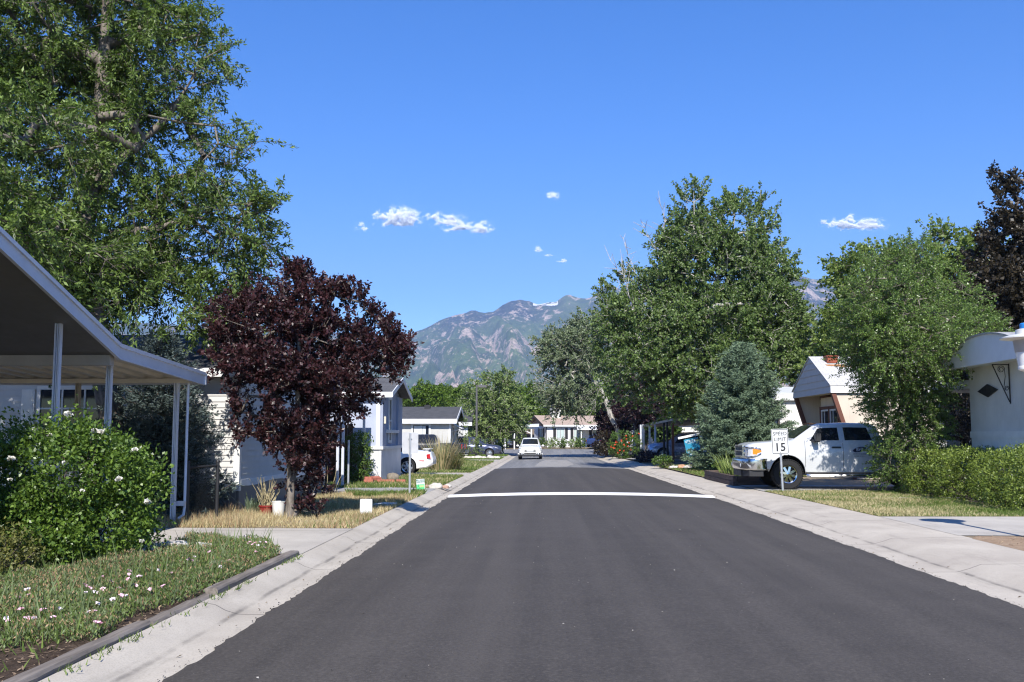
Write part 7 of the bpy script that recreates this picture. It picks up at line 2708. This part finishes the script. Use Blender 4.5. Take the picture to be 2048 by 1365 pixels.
# clipped hedge on the right
hg = []
for y in np.arange(20.3, 27.0, .85):
    for x in (9.95, 10.7):
        if x < 10 and 22.5 < y < 23.2:
            continue
        hg.append((x + R.uniform(-.1, .1), y, .62 + R.uniform(-.05, .05), .68, .62, .70 + R.uniform(-.06, .05)))
for x in np.arange(11.3, 14.0, .8):
    for y in (20.5, 21.1):
        hg.append((x, y, .62 + R.uniform(-.05, .05), .66, .55, .74))
shrub('clipped_hedge', 'long clipped yellow green hedge below the bow roofed trailer', 'hedge', Vector((10.3, 22.5, 0.12)), hg, 78000, (0.052, 0.028), L_hedge, M_bark_dark, 55, shell=1.6, gap=.06, gs=2.5, stems=16, cl=10, spread=.075, lup=.6, floor=.0)

# red flowered bush and other far shrubs
Y = 75.0
rfb = shrub('flowering_bush', 'rounded green bush with orange red flowers at the foot of the leaning trunk', 'bush', Vector(((1252 - 1085) / FPX * Y, Y, zr(Y) + .1)),
            [bl(1245, 885, Y, 26, 22, .9), bl(1262, 895, Y, 22, 22, .8), bl(1235, 900, Y, 18, 16, .7), bl(1282, 878, Y + 1, 14, 14, .6), bl(1250, 905, Y, 26, 12, .8)], 5200, (.11, .07), L_bush, M_bark_dark, 56, stems=8, spread=.14)
M_rf = plain('orange_red_flower', (0.60, 0.085, 0.035), .6)
rng = np.random.default_rng(14)
for (px, py) in ((1222, 894), (1226, 895), (1229, 897), (1240, 901), (1232, 884), (1235, 886), (1243, 882), (1255, 893), (1248, 890), (1253, 878), (1262, 900), (1278, 868), (1265, 873), (1252, 872), (1230, 890), (1248, 902), (1236, 906), (1258, 886)):
    p = np.array(W(px, py, 74.05))
    d = rnd_dirs(9, rng)
    d[:, 1] -= .5
    V, F = leaf_quads(np.tile(p, (9, 1)), d, .09, .085, rng, .2, .4)
    mesh_np('flower', V, F, M_rf, rfb)
shrub('leafy_bush', 'glossy green bush against the wall of the blue grey home', 'bush', Vector((-6.15, 33.6, zl(33))), [bl(722, 900, 33.6, 20, 32, .5), bl(718, 935, 33.5, 24, 22, .5), bl(730, 885, 33.7, 14, 18, .4), bl(705, 915, 33.8, 24, 45, .6), bl(714, 950, 33.3, 22, 12, .4)], 5200, (.062, .042), L_bush, M_bark_dark, 57, stems=8, spread=.1)
shrub('flowering_bush', 'dark green bush beside the porch cover beyond the slate blue car', 'bush', Vector(((992 - 1085) / FPX * 100, 100, zr(100))), [bl(990, 888, 100, 15, 16, .8), bl(998, 895, 100, 10, 10, .7)], 1500, (.15, .1), L_bush, M_bark_dark, 58, stems=5, spread=.18)
for (px, lab_, sd, r_) in ((1083, 'leftmost small bush along the wall of the street-end home', 59, 8), (1104, 'rounded bush left of the first front window of the street-end home', 60, 13), (1128, 'dry purplish bush under the first front window of the street-end home', 61, 7), (1150, 'green bush under the small middle window of the street-end home', 62, 11), (1162, 'dark bush right of the small middle window of the street-end home', 63, 9)):
    yy = 116.8
    shrub('garden_bush', lab_, 'bush', Vector(((px - 1085) / FPX * yy, yy, .3)), [bl(px, 886, yy, r_, 8, .6), bl(px - 3, 889, yy, r_ * .8, 6, .5)], 700, (.16, .09), L_bush if sd % 2 else L_aspen, M_bark_dark, sd, stems=3, spread=.15)
shrub('garden_bush', 'dark shaded bush at the street corner below the small wine dark tree', 'bush', Vector(((1205 - 1085) / FPX * 84, 82.5, 0)), [bl(1208, 886, 82.5, 17, 22, 1.0), bl(1224, 895, 82.5, 14, 14, .8), bl(1198, 898, 82.5, 10, 9, .6)], 2400, (.15, .1), L_dark, M_bark_dark, 64, stems=5, spread=.18)
shrub('garden_bush', 'low dark red and green plants at the carport edge in shade', 'bush', Vector((6.9, 60, .05)), [bl(1290, 915, 62, 16, 9, .7), bl(1305, 917, 60, 16, 9, .7), bl(1278, 912, 64, 10, 8, .6)], 1500, (.10, .07), L_wine, M_bark_dark, 65, stems=4, spread=.14)
shrub('silver_plant', 'silvery leaved plant left of the leaning estate sign post', 'plant', Vector((7.45, 47.6, .12)), [bl(1395, 923, 47.6, 10, 9, .4), bl(1402, 928, 47.4, 14, 5, .4)], 900, (.085, .05), L_sage, M_bark_grey, 66, stems=3, spread=.1)
shrub('silver_plant', 'silvery leaved plant right of the leaning estate sign post', 'plant', Vector((8.1, 47.8, .12)), [bl(1422, 920, 47.8, 10, 9, .4), bl(1416, 927, 47.6, 10, 5, .4)], 900, (.085, .05), L_sage, M_bark_grey, 67, stems=3, spread=.1)
shrub('garden_plant', 'fresh green leafy clump with orange blooms at the lawn corner under the cottonwood', 'plant', Vector((6.45, 49.5, .1)), [bl(1318, 926, 49.5, 12, 9, .4), bl(1332, 922, 49.8, 10, 8, .4)], 1100, (.085, .06), L_bush, M_bark_dark, 68, stems=3, spread=.1)
shrub('garden_plant', 'grey green leafy clump between the spruce foot and planter box', 'plant', Vector((8.2, 42.0, .12)), [bl(1435, 925, 42.5, 14, 10, .5), bl(1470, 922, 42, 14, 12, .5), bl(1450, 930, 42, 20, 7, .5)], 1500, (.08, .05), L_bush, M_bark_dark, 69, stems=3, spread=.1)


def spiky(name, label, cat, base, n, h, w, mats, seed, spread, arch=.5, group=None):
    """tuft of arching blades, each a folded strip"""
    rng = np.random.default_rng(seed)
    t = thing(name, label, cat, tuple(base), group)
    a = rng.random(n) * 6.283
    r = np.sqrt(rng.random(n))
    P = np.array(base) + np.column_stack([np.cos(a) * r * spread[0], np.sin(a) * r * spread[1], np.zeros(n)])
    d = np.column_stack([np.cos(a), np.sin(a), np.zeros(n)]) * (.15 + .5 * r)[:, None] + rng.normal(size=(n, 3)) * .12
    hh = h * (.55 + .55 * rng.random(n))
    s = np.column_stack([-np.sin(a), np.cos(a), np.zeros(n)])
    K = 4
    V = np.zeros((n, (K + 1) * 2, 3))
    for k in range(K + 1):
        u = k / K
        c = P + d * (hh * (u * .7 + arch * u * u))[:, None] + np.array([0, 0, 1.0]) * (hh * (u - arch * .45 * u * u * u))[:, None]
        ww = w * (1 - u ** 2.2) * .5 + .0008
        V[:, 2 * k] = c - s * ww
        V[:, 2 * k + 1] = c + s * ww
    q = np.array([[2 * k, 2 * k + 1, 2 * k + 3, 2 * k + 2] for k in range(K)])
    F = (np.arange(n)[:, None, None] * ((K + 1) * 2) + q[None]).reshape(-1, 4)
    mi = np.repeat(rng.integers(0, len(mats), n), K)
    mesh_np('leaves', V.reshape(-1, 3), F, mats, t, mi=mi)
    return t


L_iris = leaf_mat('iris_leaf', (.09, .14, .03), (.26, .32, .09), .3, .5, .3)
L_straw = leaf_mat('straw_blade', (.30, .24, .12), (.56, .46, .27), .25, .8, .1)
L_reed = leaf_mat('reed_blade', (.10, .14, .05), (.27, .30, .14), .3, .7, .15)
spiky('iris_clump', 'spiky yellow green iris leaves growing in the timber planter', 'plant', (6.55, 34.0, .33), 170, .75, .035, [L_iris], 71, (.5, 1.9), .35)
spiky('iris_clump', 'smaller spiky iris tuft at the near corner of the timber planter', 'plant', (6.4, 32.0, .33), 70, .55, .033, [L_iris], 72, (.3, .6), .45)
og = (-4.72, 46.3, zl(46))
spiky('ornamental_grass', 'tall tuft of dry tan and green ornamental grass behind the white coupe', 'grass tuft', og, 620, 1.55, .022, [L_straw, L_straw, L_reed], 73, (.50, .4), .22)
spiky('ornamental_grass', 'shorter arching green grass tuft at the tail of the black pickup', 'grass tuft', (-4.15, 46.9, zl(46)), 320, 1.0, .024, [L_reed, L_reed, L_straw], 74, (.25, .3), .75)
spiky('dry_stalks', 'bleached dead stalks sticking up beside the shaded gap between the homes', 'plant', (-5.6, 26.2, zl(26)), 16, .75, .022, [L_straw], 75, (.2, .2), .2)
spiky('yucca', 'small dark grey green spiky plant under the wall by the red pot', 'plant', (-5.6, 19.2, zl(20)), 40, .42, .04, [leaf_mat('yucca_leaf', (.05, .075, .045), (.14, .18, .11), .15)], 76, (.12, .12), .3)

# ------------------------------------------------------------------ ground cover
def leafy(name, poly, n, h, leaf, mats, mixw, z, seed, up=.6, clump=.6):
    rng = np.random.default_rng(seed)
    poly = np.array(poly)[:, :2]
    lo, hi = poly.min(0), poly.max(0)
    P = lo + rng.random((int(n * 3), 2)) * (hi - lo)
    P = P[in_poly(P, poly)]
    nz = lump(np.column_stack([P, P[:, 0] * 0]), 2.6, 1.3) * .6 + lump(np.column_stack([P, P[:, 0] * 0]), 7.0, 4.3) * .5
    keep = nz + rng.normal(size=len(P)) * .25 > -clump
    P, nz = P[keep][:n], nz[keep][:n]
    m = len(P)
    P = np.column_stack([P, z + rng.random(m) ** .8 * h * np.clip(.75 + nz * .6, .3, 1.4)])
    A = rnd_dirs(m, rng)
    A[:, 2] = np.abs(A[:, 2]) + up
    V, F = leaf_quads(P, A, leaf[0], leaf[1], rng, .6, .2, .4)
    f = nz * .5 + rng.normal(size=m) * .5
    mi = np.searchsorted(np.quantile(f, np.cumsum(mixw)[:-1]), f)
    return stuff(mesh_np(name, V, F, mats, None, mi=mi))


G_green = leaf_mat('lawn_blade', (.06, .10, .018), (.16, .225, .05), .3, .6, .2)
G_dry = leaf_mat('dry_blade', (.34, .27, .14), (.60, .51, .31), .25, .8, .1)
G_weed = leaf_mat('weed_blade', (.055, .095, .02), (.17, .23, .065), .3, .6, .2)
G_cover = leaf_mat('cover_leaf', (.075, .105, .045), (.20, .25, .12), .25, .6, .2)
G_tan = leaf_mat('tan_seedhead', (.24, .15, .085), (.42, .29, .18), .2, .85, .1)
gc_poly = [G(-60, 1125, .1), G(150, 1150, .1), G(330, 1115, .1), G(380, 1085, .1), G(530, 1088, .1), G(565, 1112, .1), G(500, 1150, .1), G(380, 1205, .1), G(270, 1235, .1), G(190, 1290, .1), G(60, 1290, .1), G(-60, 1330, .1)]
leafy('groundcover', gc_poly, 70000, .13, (.034, .010), [G_weed, G_cover, G_tan], [.35, .47, .18], lz(0, .006), 81, clump=.22)
blades('weeds', gc_poly, 900, .26, .02, [G_weed, G_cover], lz(0, .006), 98, .5, -.2, 3.0, .5, [.5, .5])
blades('weeds', [(-8, 4.6), (-3.3, 4.6), (-3.25, 12.6), (-8, 12.5)], 5200, .09, .014, [G_weed, G_green], lz(0, .006), 82, .9, .35, 3.0, .5, [.5, .5])
blades('weeds', [(-3.13, 4), (-2.98, 4), (-3.0, 12.7), (-3.11, 12.7)], 420, .045, .012, [G_weed], lz(0, -.005), 83, .9, .5, 4.0)
# wood chips
rng = np.random.default_rng(84)
n = 9000
P = np.column_stack([rng.uniform(-6.5, -3.26, n), rng.uniform(4.8, 12.7, n), np.full(n, lz(0, .012))])
D = rnd_dirs(n, rng)
D[:, 2] *= .25
V, F = leaf_quads(P, D, .045, .012, rng, 2.0, .1, .6)
stuff(mesh_np('wood_chips', V, F, [leaf_mat('chip_dark', (.05, .035, .024), (.26, .19, .13), 0, .9, .1)]))
# pink flowers
M_pink = plain('pale_pink_petal', (.78, .50, .60), .6, var=.12, scale=30)
M_wpink = plain('white_pink_petal', (.82, .72, .76), .6, var=.08, scale=30)
fl_px = [q for q in [(55, 1180), (36, 1196), (58, 1190), (24, 1197), (170, 1172), (180, 1177), (171, 1186), (224, 1164), (206, 1153), (190, 1186), (238, 1178), (243, 1192), (252, 1192), (256, 1160), (277, 1154), (284, 1154), (258, 1143), (258, 1150), (317, 1141), (343, 1147), (270, 1172), (195, 1208), (286, 1214), (278, 1224),
         (287, 1233), (256, 1235), (192, 1246), (200, 1248), (178, 1225), (188, 1225), (106, 1236), (70, 1238), (58, 1239), (50, 1237), (12, 1237), (16, 1243), (86, 1221), (118, 1219), (162, 1275), (462, 1157), (467, 1160), (438, 1166), (326, 1174), (378, 1119), (389, 1114), (384, 1122), (419, 1105), (476, 1116), (484, 1115), (459, 1121),
         (490, 1073), (500, 1085), (510, 1087), (520, 1085), (530, 1086), (505, 1090), (515, 1092), (495, 1088), (528, 1095), (551, 1100), (546, 1107), (563, 1110), (522, 1113), (440, 1135), (512, 1105), (42, 1220), (225, 1200), (300, 1180), (205, 1180), (352, 1210)] if G(q[0], q[1], .2).x < -3.32]
fl0 = None
for i, (px, py) in enumerate(fl_px):
    p = G(px, py, lz(0, .115))
    pale = i % 3 == 0
    if i < 2:
        n = 5
        a = np.arange(n) * 2 * np.pi / n + rng.random()
        d = np.column_stack([np.cos(a), np.sin(a), np.full(n, .55)])
        V, F = leaf_quads(np.zeros((n, 3)), d, .028, .030, rng, .8, .5, .1)
        o = mesh_np('primrose_flower', V, F, M_wpink if pale else M_pink)
        tag(o, 'white pink primrose flower in the weedy bed' if pale else 'pale pink primrose flower in the weedy bed', 'flower', 'primrose flowers in the left bed')
        if i == 0:
            fl0 = o
        else:
            fl1 = o
    else:
        o = (fl0 if pale else fl1).copy()
        COL.objects.link(o)
    o.location = p
    o.rotation_euler = (rng.uniform(-.2, .7), rng.uniform(-.5, .5), rng.uniform(0, 6))
    s_ = rng.uniform(.7, 1.15)
    o.scale = (s_, s_, s_)
# dry grass lot by the purple tree
dry_poly = [(-9, 16.5), (-3.1, 16.4), (-3.1, 26.4), (-5.9, 26.5), (-6.0, 19.7), (-9, 19.7)]
blades('dry_grass', dry_poly, 34000, .10, .012, [G_dry, G_tan, G_weed], zl(20), 85, .6, -.6, 1.6, .5, [.7, .2, .1])
blades('dry_grass', [(-9, 16.6), (-3.8, 16.45), (-4.1, 17.6), (-5.8, 19.2), (-8, 18.6)], 8000, .17, .011, [G_dry, G_tan], zl(20), 86, .5, -.3, 2.0, .5, [.65, .35])
blades('weeds', [(-4.6, 24.7), (-3.1, 24.7), (-3.1, 26.45), (-5.2, 26.4)], 2400, .16, .03, [G_weed, G_green], zl(25), 87, .9, -.3, 2.0, .5, [.5, .5])
blades('weeds', [(-7.2, 29.3), (-3.1, 29.25), (-3.1, 33.0), (-6.4, 34.8)], 9000, .13, .024, [G_weed, G_green, G_dry], zl(31), 88, .8, -.45, 1.4, .5, [.5, .35, .15])
blades('grass', [(-5.4, 33.5), (-3.1, 32.5), (-3.1, 39.3), (-5.4, 39.8)], 9000, .10, .025, [G_green, G_weed, G_dry], zl(36), 89, .8, -.4, 1.0, .5, [.5, .3, .2])
blades('grass', [(-6.2, 43.3), (-3.1, 43.05), (-3.1, 64.4), (-6.4, 66)], 15000, .11, .04, [G_green, G_weed, G_dry], zl(52), 90, .8, -.3, .5, .5, [.55, .3, .15])
blades('grass', [(-6.0, 72.3), (-3.1, 72.1), (-3.1, 79.9), (-6.4, 79.8)], 4000, .10, .06, [G_green, G_weed], zl(76), 91, .8, -.4, .5, .5, [.6, .4])
blades('grass', [(-8.0, 85.3), (-3.1, 85.1), (-3.1, 92.5), (-8, 92.5)], 4000, .12, .08, [G_green, G_weed], zl(89), 92, .8, -.6, .5, .5, [.6, .4])
# right lawn, green under the hedge and straw coloured in the open
blades('lawn', [(6.29, 19.06), (9.55, 19.12), (9.7, 27.7), (6.06, 27.75)], 46000, .055, .013, [G_green, G_weed, G_dry], .109, 93, .9, -.75, .9, .5, [.3, .25, .45])
blades('lawn', [(8.6, 19.15), (9.7, 19.15), (9.8, 27.7), (8.9, 27.8)], 9000, .07, .014, [G_green], .109, 94, .9)
blades('lawn', [(5.99, 37.2), (10.5, 37.2), (10.5, 52), (5.99, 52)], 16000, .08, .035, [G_green, G_weed, G_dry], .10, 95, .8, -.7, .5, .5, [.5, .3, .2])
blades('lawn', [(6.02, 78), (9, 78), (9, 81), (6.02, 81)], 1500, .12, .07, [G_green], zr(79) + .1, 96, .8)
rng = np.random.default_rng(97)
n = 2600
P = np.column_stack([rng.uniform(6.38, 11, n), rng.uniform(9.5, 15.3, n), np.full(n, .111)])
D = rnd_dirs(n, rng)
D[:, 2] *= .3
V, F = leaf_quads(P, D, .05, .012, rng, 2.0, .1, .6)
stuff(mesh_np('dead_leaves', V, F, [leaf_mat('litter', (.20, .13, .08), (.50, .38, .25), 0, .9, .1)]))
# dead leaves and grit blown along the gutters
n = 220
xx = np.concatenate([rng.normal(-2.68, .08, n // 2), rng.normal(4.75, .12, n // 2)])
P = np.column_stack([xx, rng.uniform(6, 40, n), np.full(n, .012)])
D = rnd_dirs(n, rng)
D[:, 2] *= .2
V, F = leaf_quads(P, D, .035, .02, rng, 2.0, .2, .6)
stuff(mesh_np('leaf_litter', V, F, [leaf_mat('gutter_litter', (.06, .045, .03), (.24, .18, .10), 0, .9, .1)]))

n = 1500
xx = np.concatenate([-2.50 - np.abs(rng.normal(0, .035, n // 2)), 4.50 + np.abs(rng.normal(0, .035, n // 2))])
P = np.column_stack([xx, rng.uniform(5, 50, n), np.full(n, .004)])
D = rnd_dirs(n, rng)
D[:, 2] = np.abs(D[:, 2]) * .4
V, F = leaf_quads(P, D, .011, .010, rng, 1.0, .4, .6)
stuff(mesh_np('asphalt_crumbs', V, F, [leaf_mat('crumb', (.03, .028, .026), (.09, .083, .078), 0, .9, .1)]))
n = 380
P = np.column_stack([rng.uniform(-2.4, 4.4, n), 5 + 40 * rng.random(n) ** 1.5, np.zeros(n)])
P[:, 2] = [crown(y, x) + .003 for x, y in P[:, :2]]
D = rnd_dirs(n, rng)
D[:, 2] = np.abs(D[:, 2]) * .3
V, F = leaf_quads(P, D, .014, .011, rng, 1.0, .3, .6)
stuff(mesh_np('road_grit', V, F, [leaf_mat('grit', (.12, .11, .10), (.42, .39, .35), 0, .9, .1)]))
